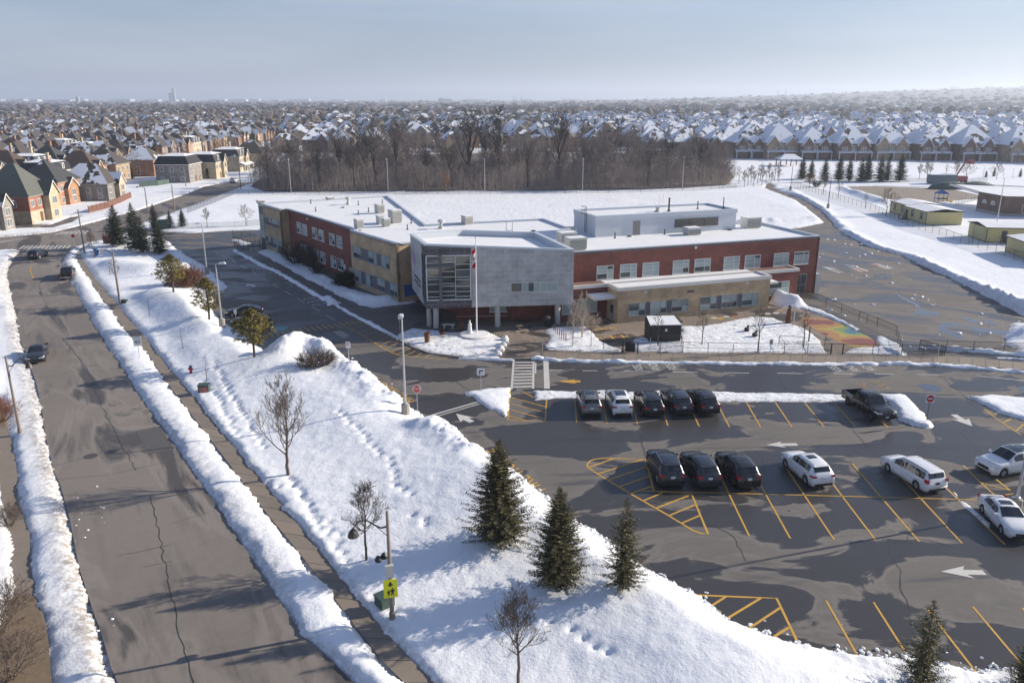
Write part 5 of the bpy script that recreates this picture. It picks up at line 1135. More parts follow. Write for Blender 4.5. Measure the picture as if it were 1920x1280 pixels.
# ------------------------------------------------------------------ trees
def bare_tree_mesh(name, h, r0, spread, seed, mat_, levels=4, kids=(9,6,5,4), trunk_frac=0.3, up=0.45, twig=0.007, sides=5, multi=1, lean=0.0, dens=1.0, whip=1.0, leader=.93, vase=0.0):
    R = random.Random(seed); trunk = MB(); crown = MB(); sticks = [0]
    def branch(p, d, ln, r, lv, mb):
        n = 3 if lv >= 2 else 4; pts = [p]; rs = [r]; q = p.copy(); dd = d.copy()
        for i in range(n):
            dd = (dd + Vector((R.gauss(0,.13), R.gauss(0,.13), R.gauss(0.05,.08)+up*.12))).normalized(); q = q + dd*ln/n
            pts.append(q.copy()); rs.append(max(twig*.6, r*(1-(i+1)/n*.75)))
        mb.tube(pts, rs, max(3, sides-lv), cap=False); sticks[0] += 1
        if lv >= levels: return
        k = max(2, int(kids[min(lv, len(kids)-1)]*dens*R.uniform(.8,1.25)))
        for c in range(k):
            f = R.uniform(.25,1.0) if lv else R.uniform(.12,1.0)
            seg = min(n-1, int(f*n)); u_ = f*n-seg; b0 = pts[seg].lerp(pts[seg+1], u_)
            ax = (pts[seg+1]-pts[seg]).normalized()
            side = Vector((R.gauss(0,1), R.gauss(0,1), R.gauss(0,.5))); side = (side - ax*side.dot(ax))
            if side.length < .01: continue
            side.normalize(); an = R.uniform(.45,.95)
            nd = (ax*math.cos(an) + side*math.sin(an)); nd.z += up*.35; nd.normalize()
            branch(b0, nd, ln*R.uniform(.42,.66)*(1.1-.4*f)*whip, max(twig, r*(1-f*.7)*R.uniform(.38,.55)), lv+1, mb)
    for s_ in range(multi):
        ox = 0 if multi == 1 else R.uniform(-.35,.35); oy = 0 if multi == 1 else R.uniform(-.35,.35)
        th = h*trunk_frac; pts = [Vector((ox,oy,-.3))]; rs = [r0*1.25]
        for i in range(1, 5): pts.append(Vector((ox+lean*i*.1+R.gauss(0,.01)*h*.3, oy+R.gauss(0,.01)*h*.3, th*i/4))); rs.append(r0*(1.1-.2*i/4))
        trunk.tube(pts, rs, 7)
        top = pts[-1]; nl = max(4, int(8*dens))
        # central leader and the main limbs
        lead = [top]; lr = [r0*.9]; q = top.copy()
        for i in range(6):
            q = q + Vector((R.gauss(0,.03)*h*.4, R.gauss(0,.03)*h*.4, h*(1-trunk_frac)/6*leader)); lead.append(q.copy()); lr.append(r0*.9*(1-(i+1)/6.6))
        trunk.tube(lead, [max(twig, x) for x in lr], 6, cap=False)
        for i in range(nl*2):
            f = (i+R.random())/(nl*2); f = f*.92; seg = min(5, int(f*6)); b0 = lead[seg].lerp(lead[seg+1], f*6-seg)
            a = i*2.4+R.uniform(-.4,.4); el = R.uniform(.25,.7)+up*.5+f*.4+vase*(1-f)
            d = Vector((math.cos(a)*math.cos(el), math.sin(a)*math.cos(el), math.sin(el)))
            branch(b0, d, spread*R.uniform(.75,1.1)*(1-f*.62), max(twig, lr[seg]*R.uniform(.4,.6)), 1, crown)
    mats = [mat_] if isinstance(mat_, str) else list(mat_)
    return trunk.mesh(name+'_trunk', [mats[0]]), crown.mesh(name+'_crown', [mats[-1]])

def spruce_mesh(name, h, R0, seed, needles='spruce_needles', dens=1.0, whorls=26, skirt=0.06, blade=0.34, thin=0.0):
    R = random.Random(seed); tr_ = MB(); cr_ = MB()
    tr_.tube([(0,0,-.2),(0,0,h*.5),(R.gauss(0,.03),R.gauss(0,.03),h*.97)], [h*.018,h*.010,h*.002], 6)
    for w in range(whorls):
        f = (w+.5)/whorls; z = h*(skirt+(1-skirt)*f); L0 = R0*((1-f)**.82)*(0.72+.28*min(1, f*5+.35))
        k = max(4, int((9-4*f)*dens))
        for b_ in range(k):
            if R.random() < thin: continue
            a = 2*math.pi*(b_+R.random()*.7)/k + w*1.3; L_ = L0*R.choice((R.uniform(.5,.9), R.uniform(.75,1.1), R.uniform(.85,1.28)))+.08
            droop = R.uniform(.12,.34)*(1-f*.8); z0 = z+R.uniform(-.03,.03)*h/whorls*8
            def P(t_):
                rr = L_*t_; return Vector((math.cos(a)*rr, math.sin(a)*rr, z0 - droop*L_*t_*1.0 + .22*L_*t_*t_ + (f*.5)*L_*t_))
            ns = max(3, int(L_/0.16*dens)); ns = min(ns, 16)
            cr_.tube([P(0), P(.55), P(1)], [.02,.013,.005], 3, 1, cap=False)
            for i in range(ns):
                t_ = (i+.6)/ns; p = P(t_); q = P(min(1.05, t_+.12)); ax = (q-p).normalized(); sd = Vector((-math.sin(a), math.cos(a), 0))
                bl = blade*(1.08-t_*.65)*min(1.0, L_*.8+.3)*R.uniform(.7,1.25)
                for sg in (-1, 1, 0):
                    if sg == 0:
                        d = (ax*.75 + Vector((R.gauss(0,.25),R.gauss(0,.25),-.55))).normalized(); l_ = bl*.7
                    else:
                        d = (ax*.62 + sd*sg*R.uniform(.55,.95) + Vector((0,0,R.uniform(-.42,.10)))).normalized(); l_ = bl
                    wd = Vector((R.gauss(0,1),R.gauss(0,1),R.gauss(0,1))); wd = (wd-d*wd.dot(d)).normalized()*l_*.17
                    m_ = p+d*l_*.5
                    cr_.add([p, m_+wd, p+d*l_, m_-wd], [(0,1,2,3)], 0)
        # scraps of foliage near the stem close the crown
    for i in range(int(34*dens)):
        z = h*R.uniform(.8,1.0); d = Vector((R.gauss(0,.5),R.gauss(0,.5),R.uniform(.3,1))).normalized(); l_ = blade*.7; p = Vector((0,0,z))
        wd = Vector((R.gauss(0,1),R.gauss(0,1),0)).normalized()*l_*.16; cr_.add([p, p+d*l_*.5+wd, p+d*l_, p+d*l_*.5-wd], [(0,1,2,3)], 0)
    return tr_.mesh(name+'_trunk', ['spruce_bark']), cr_.mesh(name+'_crown', [needles, 'spruce_bark'])

def pine_mesh(name, h, R0, seed, needles='pine_needles', trunk_h=0.3, tufts=330, shape=0.8):
    R = random.Random(seed); tr_ = MB(); cr_ = MB()
    tr_.tube([(0,0,-.2),(0.02*h,0,h*.4),(0,0,h*.9)], [h*.022,h*.016,h*.004], 7)
    for i in range(tufts):
        f = R.random()**.8; z = h*(trunk_h+(1-trunk_h)*f); rr = R0*(math.sin(math.pi*min(1, (f*.86+.14)))**shape)*math.sqrt(R.random())*R.uniform(.8,1.15)
        a = R.uniform(0, 2*math.pi); c = Vector((math.cos(a)*rr, math.sin(a)*rr, z))
        if i % 2 == 0: cr_.tube([(0,0,z-rr*.35), tuple(c)], [.025,.008], 3, 1, cap=False)
        for b_ in range(15):
            d = Vector((R.gauss(0,1),R.gauss(0,1),R.gauss(.35,.8))).normalized(); l_ = R.uniform(.14,.30)
            wd = Vector((R.gauss(0,1),R.gauss(0,1),R.gauss(0,1))); wd = (wd-d*wd.dot(d)).normalized()*l_*.13
            cr_.add([c, c+d*l_*.5+wd, c+d*l_, c+d*l_*.5-wd], [(0,1,2,3)], 0)
    return tr_.mesh(name+'_trunk', ['spruce_bark']), cr_.mesh(name+'_crown', [needles, 'spruce_bark'])

def shrub_mesh(name, h, R0, seed, mat_, stems=26, levels=2, twig=.006, leaf=None, nleaf=0):
    R = random.Random(seed); b = MB()
    for s_ in range(stems):
        a = R.uniform(0,2*math.pi); r = R0*.25*math.sqrt(R.random()); p = Vector((math.cos(a)*r, math.sin(a)*r, -.05))
        a2 = a+R.gauss(0,.5); el = R.uniform(.6,1.4); d = Vector((math.cos(a2)*math.cos(el), math.sin(a2)*math.cos(el), math.sin(el)))
        def br(p, d, ln, r_, lv):
            pts = [p]; q = p.copy(); dd = d.copy()
            for i in range(3):
                dd = (dd+Vector((R.gauss(0,.15),R.gauss(0,.15),R.gauss(.05,.1)))).normalized(); q = q+dd*ln/3; pts.append(q.copy())
            b.tube(pts, [r_,r_*.8,r_*.6,twig*.6], 3, 0, cap=False)
            if lv < levels:
                for c in range(4):
                    f = R.uniform(.3,1); seg = min(2,int(f*3)); b0 = pts[seg].lerp(pts[seg+1], f*3-seg)
                    nd = (dd+Vector((R.gauss(0,.6),R.gauss(0,.6),R.gauss(.1,.4)))).normalized(); br(b0, nd, ln*.5, max(twig, r_*.55), lv+1)
        br(p, d, h*R.uniform(.7,1.0), twig*2.6, 0)
    for i in range(nleaf):
        a = R.uniform(0,2*math.pi); el = math.asin(R.random()); rr = R.uniform(.55,1.0)
        c = Vector((math.cos(a)*math.cos(el)*R0*rr, math.sin(a)*math.cos(el)*R0*rr, math.sin(el)*h*rr)); d = Vector((R.gauss(0,1),R.gauss(0,1),R.gauss(.6,.8))).normalized(); l_ = R.uniform(.12,.26)
        wd = Vector((R.gauss(0,1),R.gauss(0,1),R.gauss(0,1))); wd = (wd-d*wd.dot(d)).normalized()*l_*.16
        b.add([c, c+d*l_*.5+wd, c+d*l_, c+d*l_*.5-wd], [(0,1,2,3)], 1)
    return b.mesh(name, [mat_, leaf or mat_])

def plant(name, meshes, p, label, cat, rz=None, sc=1.0, group=None, z=None):
    zz = ground_z(*p)-.05 if z is None else z
    t_ = thing(name, label, cat, (p[0], p[1], zz), rnd.uniform(0, 6.28) if rz is None else rz, group)
    t_.scale = (sc, sc, sc) if not hasattr(sc, '__len__') else sc
    put(meshes[0], 'trunk', t_); put(meshes[1], 'crown', t_)
    return t_
SPR = [spruce_mesh('spruce', 8.0, 2.5, 3, whorls=32, dens=1.6, blade=.40), spruce_mesh('spruce', 8.0, 2.4, 4, whorls=30, dens=1.65, blade=.40), spruce_mesh('spruce', 8.0, 2.4, 5, whorls=26, dens=1.2, thin=.18, skirt=.05, blade=.38), spruce_mesh('spruce', 8.0, 2.2, 6, whorls=24, dens=1.1, thin=.12, blade=.38)]
SG = 'young spruces along the car park bank'
def big_spruce(i, px, hgt, label, wid=1.0):
    k = hgt/8.0; plant('spruce_tree', SPR[i], px, label, 'spruce tree', None, (k*wid, k*wid, k), SG)
big_spruce(0, (-0.78, 42.78), 6.6, 'bushy spruce nearest the FIRE ROUTE lettering, broadest of the bank spruces', 1.15)
big_spruce(1, (2.53, 38.09), 5.9, 'dense spruce between the broad bushy spruce and the thin ragged one', 1.12)
big_spruce(2, (6.02, 37.31), 5.3, 'thin ragged spruce with drooping open boughs beside the lower hatched corner', .95)
big_spruce(3, (18.87, 30.65), 4.7, 'small open spruce at the bottom edge by the last parking bays', 1.1)
big_spruce(0, (24.15, 30.86), 3.6, 'spruce half cut off at the bottom right corner of the car park', 1.0)
# spruces by the drive entrance
DARK = [spruce_mesh('dark_spruce', 7.0, 2.2, 11, 'spruce_needles_dark', 1.35, 26, blade=.42), spruce_mesh('dark_spruce', 7.0, 2.0, 12, 'spruce_needles_dark', 1.25, 24, blade=.42), spruce_mesh('dark_spruce', 7.0, 2.1, 13, 'spruce_needles_dark', 1.3, 24, thin=.1, blade=.42)]
EG = 'spruces by the school drive entrance'
for i, (p, h, lab) in enumerate((((-73.91, 147.98), 6.8, 'dark spruce at the street corner beside the red signboard, leftmost of the entrance clump'), ((-68.44, 143.61), 7.6, 'tall dark spruce in the middle of the entrance clump'), ((-66.15, 141.52), 5.6, 'bushy brownish spruce leaning against the tall entrance spruce'), ((-62.84, 140.49), 5.6, 'spruce standing clear on the snow at the right of the entrance clump'), ((-76.23, 169.72), 4.6, 'spruce behind the entrance clump next to the cross street'), ((-72.92, 169.72), 3.4, 'small spruce beside the green utility cabinet'), ((-71.18, 171.94), 3.3, 'smallest spruce by the field fence'))):
    plant('spruce_tree', DARK[i % 3], p, lab, 'spruce tree', None, (h/7*1.3, h/7*1.3, h/7*1.12), EG)
PINE = [pine_mesh('pine', 5.0, 1.75, 21, trunk_h=.30), pine_mesh('pine', 5.0, 1.5, 22, trunk_h=.25), pine_mesh('pine', 5.0, 1.7, 23, trunk_h=.30)]
PG = 'yellow green pines on the snowy lawn'
plant('pine_tree', PINE[0], (-45.76, 104.9), 'round topped yellow green pine in front of the red shrub', 'pine tree', None, (1.3, 1.3, 1.02), PG)
plant('pine_tree', PINE[1], (-36.77, 93.28), 'yellow green pine beside the curved white lamp post', 'pine tree', None, (1.3, 1.3, 1.02), PG)
plant('pine_tree', PINE[2], (-26.35, 77.55), 'open crowned yellow green pine in front of the two black parked cars', 'pine tree', None, (1.3, 1.3, 1.0), PG)
o = put(shrub_mesh('dogwood', 1.9, 2.6, 31, 'red_twigs', 90, 2, .012, 'red_twigs', 5200), 'shrub', None, (*(-48.18, 115.17), .1)); tag(o, 'dome shaped red brown shrub behind the round pine', 'shrub'); o.scale = (1.35,1.1,1.45)
# bare trees, each its own kind of crown
BT = {}
def bt(key, **kw): BT[key] = bare_tree_mesh(key, **kw)
bt('ash', h=6.2, r0=.11, spread=3.0, seed=41, mat_=('bark_brown','bark_brown'), levels=4, kids=(8,6,4,3), trunk_frac=.24, up=.75, twig=.008, dens=1.35)
bt('maple', h=5.0, r0=.075, spread=1.9, seed=42, mat_=('bark_dark','bark_dark'), levels=4, kids=(7,6,4,3), trunk_frac=.33, up=.45, twig=.007, dens=1.35)
bt('lower', h=5.0, r0=.075, spread=2.1, seed=43, mat_=('bark_brown','bark_dark'), levels=4, kids=(8,6,4,3), trunk_frac=.34, up=.6, twig=.007, dens=1.35)
bt('sapling', h=3.2, r0=.035, spread=.75, seed=44, mat_='bark_dark', levels=2, kids=(5,4), trunk_frac=.25, up=.6, twig=.007, dens=.7)
bt('medium', h=5.5, r0=.08, spread=1.9, seed=45, mat_='bark_dark', levels=3, kids=(7,5,4), trunk_frac=.35, up=.6, twig=.012)
bt('birch', h=5.5, r0=.06, spread=1.6, seed=46, mat_=('bark_pale','bark_pale'), levels=3, kids=(6,5,4), trunk_frac=.25, up=.6, twig=.014, multi=2)
bt('spreading', h=6.0, r0=.10, spread=3.2, seed=47, mat_='bark_brown', levels=3, kids=(8,6,5), trunk_frac=.22, up=.25, twig=.02)
bt('street', h=6.0, r0=.10, spread=2.2, seed=48, mat_='bark_brown', levels=3, kids=(8,7,6), trunk_frac=.3, up=.35, twig=.02)
def tree(key, p, h, label, cat='bare tree', group=None, sc=None, name='bare_tree', z=None):
    h0 = {'ash':6.2,'maple':5,'lower':5,'sapling':3.2,'medium':5.5,'birch':5.5,'spreading':6,'street':6}[key]; k = h/h0
    return plant(name, BT[key], p, label, cat, None, sc or k, group, z)
tree('ash', (-16.43, 53.08), 6.6, 'bare upright tree with many fine limbs on the open snow bank')
tree('maple', (-8.69, 41.72), 4.9, 'bare rounded tree behind the curved black street lamp')
tree('lower', (0.3, 30.67), 5.0, 'bare tree with spreading crown at the bottom of the snow bank')
LG = 'young bare saplings on the snowy lawn'
for p, h, lab in (((-29.89, 73.52), 3.0, 'thin sapling beside the red fire hydrant'), ((-35.86, 82.82), 2.7, 'thin sapling between the pavement and the pine with the two black cars'), ((-45.59, 96.74), 3.0, 'thin sapling near the little green ground box')):
    tree('sapling', p, h, lab, 'sapling', LG, name='sapling')
tree('medium', (-57.08, 112.76), 4.6, 'bare tree next to the leaning wooden pole on the lawn'); tree('sapling', (-62.68, 121.81), 3.0, 'small faint bare tree behind the leaning wooden pole', name='sapling')
tree('street', (-72.47, 136.53), 4.6, 'bare twiggy tree at the street corner beside the stop sign pole')
tree('street', (-65.6, 171.19), 4.0, 'low spreading bare tree inside the field fence, nearer the street'); tree('spreading', (-57.93, 173.44), 4.3, 'spreading bare tree on the field beside the end of the school')
tree('sapling', (-49.35, 142.04), 3.6, 'small bare tree in the snow patch by the black yard gate', name='sapling')
for i, (p, h, lab) in enumerate((((7.06, 85.21), 5.2, 'pale barked tree at the front of the planted island'), ((8.01, 88.76), 5.4, 'pale twin stemmed tree in the middle of the planted island'), ((8.87, 85.42), 3.2, 'low pale twiggy tree at the right of the planted island'))):
    tree('birch' if i < 2 else 'sapling', p, h, lab, 'bare tree', 'pale trees on the planted island')
tree('medium', (16.36, 85.42), 3.9, 'slender bare tree in front of the black shed'); tree('medium', (21.52, 86.23), 4.0, 'slender bare tree inside the railing left of the speed sign'); tree('medium', (27.04, 83.44), 4.7, 'forked bare tree behind the long low railing', sc=(.9,.9,.86)); tree('medium', (32.44, 84.62), 4.3, 'straight dark bare tree nearest the painted play pad')
SH = [shrub_mesh('shrub', 1.3, 1.0, 51, 'bark_brown', 30, 2, .012), shrub_mesh('shrub', 1.6, 1.3, 52, 'bark_dark', 40, 2, .014), shrub_mesh('shrub', 1.2, 1.2, 53, 'yew_needles', 24, 2, .03, 'yew_needles', 1500)]
SHG = 'bare shrubs on the ploughed snow heap'
for p, s_, lab in (((-20.43, 74.28), .9, 'low bare shrub at the left of the heap'), ((-19.56, 74.67), 1.25, 'widest bare shrub on top of the heap'), ((-18.58, 75.03), 1.0, 'bare shrub at the right of the heap by the small sign')):
    o = put(SH[0], 'shrub', None, (*p, ground_z(*p)-.05), rnd.uniform(0,6)); o.scale = (s_*1.2, s_*1.2, s_); tag(o, lab, 'shrub', SHG)
for p, s_, m_, lab in (((-36.47, 132.78), 2.0, 1, 'large dark bare shrub against the brick wall beside the beige bay'), ((-33.82, 130.08), 1.7, 1, 'dark bare shrub under the middle brick windows'), ((-30.85, 124.19), .9, 1, 'little bare shrub alone on the shaded lawn'), ((-24.93, 116.58), 1.5, 2, 'dark evergreen shrub by the grey side door')):
    o = put(SH[m_], 'shrub', None, (*p, .1), rnd.uniform(0,6)); o.scale = (s_*1.15, s_*1.15, s_); tag(o, lab, 'shrub', 'shrubs along the shaded school wall')
for p, lab in (((8.61, 93.76), 'tangled pale shrub behind the planted island trees, nearer the column'), ((9.52, 92.34), 'tangled pale shrub at the back of the planted island')):
    o = put(shrub_mesh('shrub', 1.6, 1.3, int(p[0]*10), 'bark_pale', 36, 2, .012), 'shrub', None, (*p, .05)); tag(o, lab, 'shrub')
for p, h, lab in (((-24.37, 31.94), 2.6, 'brown bare bush at the bottom left corner'), ((-26.86, 35.12), 2.4, 'brown bare bush leaning over the near left pavement'), ((-32.78, 46.21), 1.3, 'low bare bush beside the left pavement'), ((-44.1, 63.74), 1.8, 'reddish bare bush on the verge at the left edge')):
    o = put(shrub_mesh('shrub', 1.5, 1.2, int(h*100+p[1]), 'red_twigs' if h == 1.8 else 'bark_brown', 34, 3, .006), 'shrub', None, (*p, .0)); o.scale = (h/1.5*.9, h/1.5*.9, h/1.5); tag(o, lab, 'shrub')
o = put(SH[1], 'shrub', None, (*(95.47, 253.27), .1)); o.scale = (1.2,1.2,1.2); tag(o, 'brown shrub by the bend of the curved path', 'shrub')
# trees along the curved path and the park beyond
CG = 'trees along the curved path'
FOLI = pine_mesh('leafy', 4.5, 2.3, 61, 'dry_leaves', .35, 260, .6)
plant('leafy_tree', FOLI, (92.18, 250.16), 'orange brown tree still holding dry leaves beside the curved path', 'tree', None, 1.0)
for p, h, k, lab in (((90.05, 232.94), 5.6, 'street', 'bare tree along the path fence nearest the orange tree'), ((90.36, 222.69), 5.2, 'medium', 'bare tree along the path fence beside the snow heap'), ((89.35, 202.52), 3.8, 'medium', 'small bare tree on the snow heap by the first portable'), ((88.59, 189.12), 6.0, 'spreading', 'brown twiggy tree at the corner of the first yellow portable'), ((87.47, 150.25), 4.2, 'sapling', 'small bare tree in front of the second yellow portable')):
    tree(k, p, h, lab, 'bare tree', CG)
for p, h, k, lab in (((139.56, 277.35), 5.2, 'street', 'bare tree between the spruce row and the grey container'), ((139.37, 271.82), 6.2, 'street', 'taller bare tree directly left of the grey container'), ((143.98, 279.24), 5.8, 'medium', 'bare tree behind the taller one left of the container'), ((152.54, 285.06), 4.6, 'medium', 'bare tree behind the grey container'), ((153.84, 281.15), 6.0, 'street', 'bare tree at the raised arm of the lift'), ((153.46, 273.64), 6.2, 'spreading', 'spreading bare tree right of the red lift'), ((166.08, 277.35), 5.4, 'spreading', 'spreading bare tree further right on the park snow'), ((163.48, 281.15), 4.6, 'sapling', 'bush like bare tree on the park snow'), ((170.52, 281.15), 3.6, 'sapling', 'low bare tree beside the spreading park tree'), ((173.86, 281.15), 3.6, 'sapling', 'low bare tree at the right end of the park')):
    tree(k, p, h, lab, 'bare tree', 'bare trees in the park')
for p, h, lab in (((166.82, 285.06), 2.6, 'small dark spruce between bare park trees'), ((171.96, 289.08), 3.0, 'small dark spruce left of the spreading park tree'), ((180.06, 287.05), 3.0, 'small dark spruce at the right edge of the park')):
    plant('spruce_tree', DARK[1], p, lab, 'spruce tree', None, h/7, 'small spruces in the park')
order = ['leftmost, by the shelter roof', 'second from the shelter', 'third from the shelter', 'fourth from the shelter', 'fifth from the shelter', 'sixth from the shelter', 'seventh from the shelter', 'eighth, the widest of the row', 'next to last towards the container', 'last and tallest towards the container']
for i, (x, y, h) in enumerate(((1503,338,7.2),(1520,336,6.4),(1545,342,7.6),(1572,341,8.0),(1591,341,7.4),(1613,343,7.8),(1625,341,8.2),(1649,343,8.4),(1662,341,7.6),(1686,342,8.6))):
    pass
ROWP = [(99.32, 277.35), (103.8, 281.15), (104.26, 270.03), (109.78, 271.82), (113.18, 271.82), (115.64, 268.26), (119.28, 271.82), (122.01, 268.26), (125.92, 271.82), (129.39, 270.03)]
for i, (p, h) in enumerate(zip(ROWP, (7.2,6.4,7.6,8.0,7.4,7.8,8.2,8.4,7.6,8.6))):
    plant('spruce_tree', DARK[i % 3], p, 'dark spruce in the row across the park, ' + order[i], 'spruce tree', None, (h/7*1.1, h/7*1.1, h/7*1.05), 'row of spruces across the park')
YP = [(72.86, 253.27), (75.86, 259.73), (76.16, 254.86), (80.44, 264.78), (79.83, 258.08), (83.76, 266.51), (83.75, 261.39), (88.25, 271.82), (87.98, 266.51), (73.39, 261.39), (79.33, 268.26), (83.95, 273.64), (88.16, 277.35), (91.69, 279.24)]
for i, p in enumerate(YP):
    tree(('street','medium')[i % 2], p, 5.0+rnd.uniform(-1,1.2), 'young bare tree, %s of the planted group at the right end of the woods' % ['first','second','third','fourth','fifth','sixth','seventh','eighth','ninth','tenth','eleventh','twelfth','thirteenth','fourteenth'][i], 'bare tree', 'young trees planted beside the woods')

# ------------------------------------------------------------------ street furniture
def light_pole(p, h, label, cat='light pole', head_dir=None, base=True, m='galvanised', group=None, arm=0.9, lean=0.0, z=None):
    zz = (ground_z(*p)-.05) if z is None else z
    t_ = thing('light_pole', label, cat, (p[0], p[1], zz), 0, group)
    b0 = 0.0
    if base:
        b = MB(); b.lathe([(.36,-.2),(.36,1.0),(.31,1.05)], 12); b.build('concrete_base', 'kerb_concrete', t_); b0 = 1.05
        b = MB(); b.lathe([(.2,1.05),(.2,1.15),(.12,1.2)], 8); b.build('collar', m, t_)
    b = MB(); b.tube([(0,0,b0),(lean*.5,0,h*.5),(lean,0,h)], [.10,.085,.065], 8); b.build('pole', m, t_)
    if head_dir is not None:
        c, s_ = math.cos(head_dir), math.sin(head_dir)
        b = MB(); b.tube([(lean,0,h),(lean+c*arm*.6,s_*arm*.6,h+.12),(lean+c*arm,s_*arm,h+.1)], .045, 6); b.build('arm', m, t_)
        b = MB(); F = Frame((lean+c*arm, s_*arm), head_dir)
        b.add([F.p(-.05,-.14,h+.02),F.p(.75,-.2,h+.02),F.p(.75,.2,h+.02),F.p(-.05,.14,h+.02),F.p(0,-.1,h+.2),F.p(.6,-.14,h+.22),F.p(.6,.14,h+.22),F.p(0,.1,h+.2)], [(0,1,2,3),(4,7,6,5),(0,4,5,1),(1,5,6,2),(2,6,7,3),(3,7,4,0)]); b.build('lamp_head', 'lamp_glass', t_)
    return t_
light_pole((33.84, 47.97), 10.2, 'tall light pole on a concrete base behind the white sedan', head_dir=math.radians(200), z=0)
light_pole((-9.18, 63.98), 8.6, 'light pole on a concrete base at the snow bank edge by the stop sign', head_dir=math.radians(100), arm=.25)
light_pole((-34.43, 91.08), 7.6, 'light pole on a concrete base with a white lamp head beside the pine', head_dir=math.radians(10), arm=.4)
light_pole((-48.11, 123.38), 7.9, 'light pole on the lawn tip where the drive turns', head_dir=math.radians(190), arm=.25)
FGP = 'slender light poles along the woods fence'
for i, (p, lab) in enumerate((((-65.03, 237.03), 'leftmost light pole in front of the woods'), ((-36.44, 237.03), 'light pole in front of the woods above the left wing roof'), ((-8.06, 238.42), 'light pole in front of the woods above the middle roof'), ((20.97, 239.83), 'light pole in front of the woods above the grey block edge'), ((51.87, 245.63), 'rightmost light pole in front of the woods'))):
    light_pole(p, 9.6, lab, head_dir=math.radians(270), base=False, group=FGP, arm=.15)
for p, lab in (((83.12, 240.54), 'short path lamp at the bend of the curved path'), ((79.51, 201.51), 'short path lamp beside the straight part of the path')):
    light_pole(p, 7.5, lab, 'path lamp', None, True, 'black_metal', 'lamps along the curved path')
light_pole((108.93, 178.92), 9.8, 'tall grey pole between the portables and the brick annex', 'pole', None, False)
def street_lamp(p, h, arm_ang, label, arm=2.0, sign=False, z=None):
    zz = ground_z(*p)-.05 if z is None else z
    t_ = thing('street_lamp', label, 'street lamp', (p[0], p[1], zz))
    c, s_ = math.cos(arm_ang), math.sin(arm_ang)
    b = MB(); b.lathe([(.17,-.1),(.17,.4),(.12,.5),(.10,h*.5),(.075,h)], 10); b.lathe([(.08,h),(.05,h+.12)], 8); b.build('pole', 'wood_pole', t_)
    b = MB(); za = h-.75
    b.tube([(0,0,za),(c*arm*.2,s_*arm*.2,za-.05),(c*arm*.38,s_*arm*.38,za+.18),(c*arm*.6,s_*arm*.6,za+.5),(c*arm*.82,s_*arm*.82,za+.5),(c*arm*.95,s_*arm*.95,za+.25),(c*arm,s_*arm,za+.1)], [.05,.045,.04,.04,.035,.03,.03], 6)
    b.tube([(0,0,za-.6),(c*arm*.38,s_*arm*.38,za+.18)], .02, 5); b.build('arm', 'lamp_bronze', t_)
    b = MB(); b.lathe([(.30,za-.30),(.22,za-.05),(.10,za+.1),(.04,za+.16)], 10, 0, (c*arm, s_*arm)); hd = b.build('lamp_shade', 'lamp_bronze', t_)
    b = MB(); b.lathe([(.12,za-.38),(.2,za-.3)], 10, 0, (c*arm, s_*arm)); b.build('lens', 'lamp_glass', hd)
    return t_
mid = street_lamp((-6.35, 36.18), 6.3, math.radians(196), 'dark street lamp with a curved arm carrying a yellow school crossing sign', 1.75)
FS = Frame((0,-.18), math.radians(14))
b = MB(); b.fbox(FS, -.22,.22,-.1,.12, 2.72,3.4); b.build('control_cabinet', 'unit_metal', mid)
b = MB(); b.fbox(FS, -.36,.36,.12,.15,1.55,2.62); sgn = b.build('crossing_sign', 'sign_yellow', mid)
def glyph(F, d, polys, m, parent, name='symbol', z0=0):
    b = MB()
    for pl in polys: b.add([F.p(x, d, z) for x, z in pl], [tuple(range(len(pl)))])
    return b.build(name, m, parent)
def person_glyph(x, z, s_, mir=1):
    P = [[(-.05,.74),(.05,.74),(.07,.80),(.05,.87),(-.05,.87),(-.07,.80)], [(-.12,.36),(.12,.36),(.14,.70),(-.14,.70)], [(-.22,.42),(-.13,.42),(-.1,.70),(-.16,.70)], [(.13,.45),(.24,.52),(.16,.70),(.1,.70)], [(-.13,0),(-.03,0),(.02,.36),(-.1,.36)], [(.08,.02),(.18,.05),(.11,.36),(.0,.36)]]
    return [[(x+a*s_*mir, z+c*s_) for a, c in (pl if mir > 0 else pl[::-1])] for pl in P]
glyph(FS, .156, person_glyph(-.10,1.68,.40) + person_glyph(.10,1.68,.52,-1) + [[(-.16,2.26),(0,2.30),(.16,2.26),(0,2.52)], [(-.045,2.2),(.045,2.2),(.045,2.3),(-.045,2.3)]], 'sign_black', sgn)
b = MB(); b.tube([(0,0,3.75),(-.45,-.1,3.72)], .03, 5); b.lathe([(.17,3.6),(.2,3.72),(.08,3.9)], 8, 0, (-.55,-.15)); b.lathe([(.17,3.6),(.2,3.72),(.08,3.9)], 8, 0, (-.3,.15)); b.build('beacon', 'black_metal', mid)
street_lamp((-40.7, 60.85), 6.6, math.radians(20), 'wooden street lamp post on the left snow bank with its arm over the road', 1.5)
def util_pole(p, h, label, lean=0.0, arms=True, arm_dir=0.0, group=None):
    t_ = thing('utility_pole', label, 'pole', (p[0], p[1], ground_z(*p)-.05), 0, group)
    b = MB(); b.tube([(0,0,-.1),(lean*.5,0,h*.5),(lean,0,h)], [.15,.13,.10], 8); b.build('pole', 'wood_pole', t_)
    if arms:
        c, s_ = math.cos(arm_dir), math.sin(arm_dir); b = MB()
        b.tube([(lean,0,h-.2),(lean+c*.8,s_*.8,h+.35),(lean+c*2.0,s_*2.0,h+.3)], .05, 5); b.build('arm', 'lamp_bronze', t_)
        b = MB(); b.lathe([(.28,h-.05),(.18,h+.2),(.06,h+.32)], 8, 0, (lean+c*2.0, s_*2.0)); b.build('lamp_shade', 'lamp_bronze', t_)
    return t_
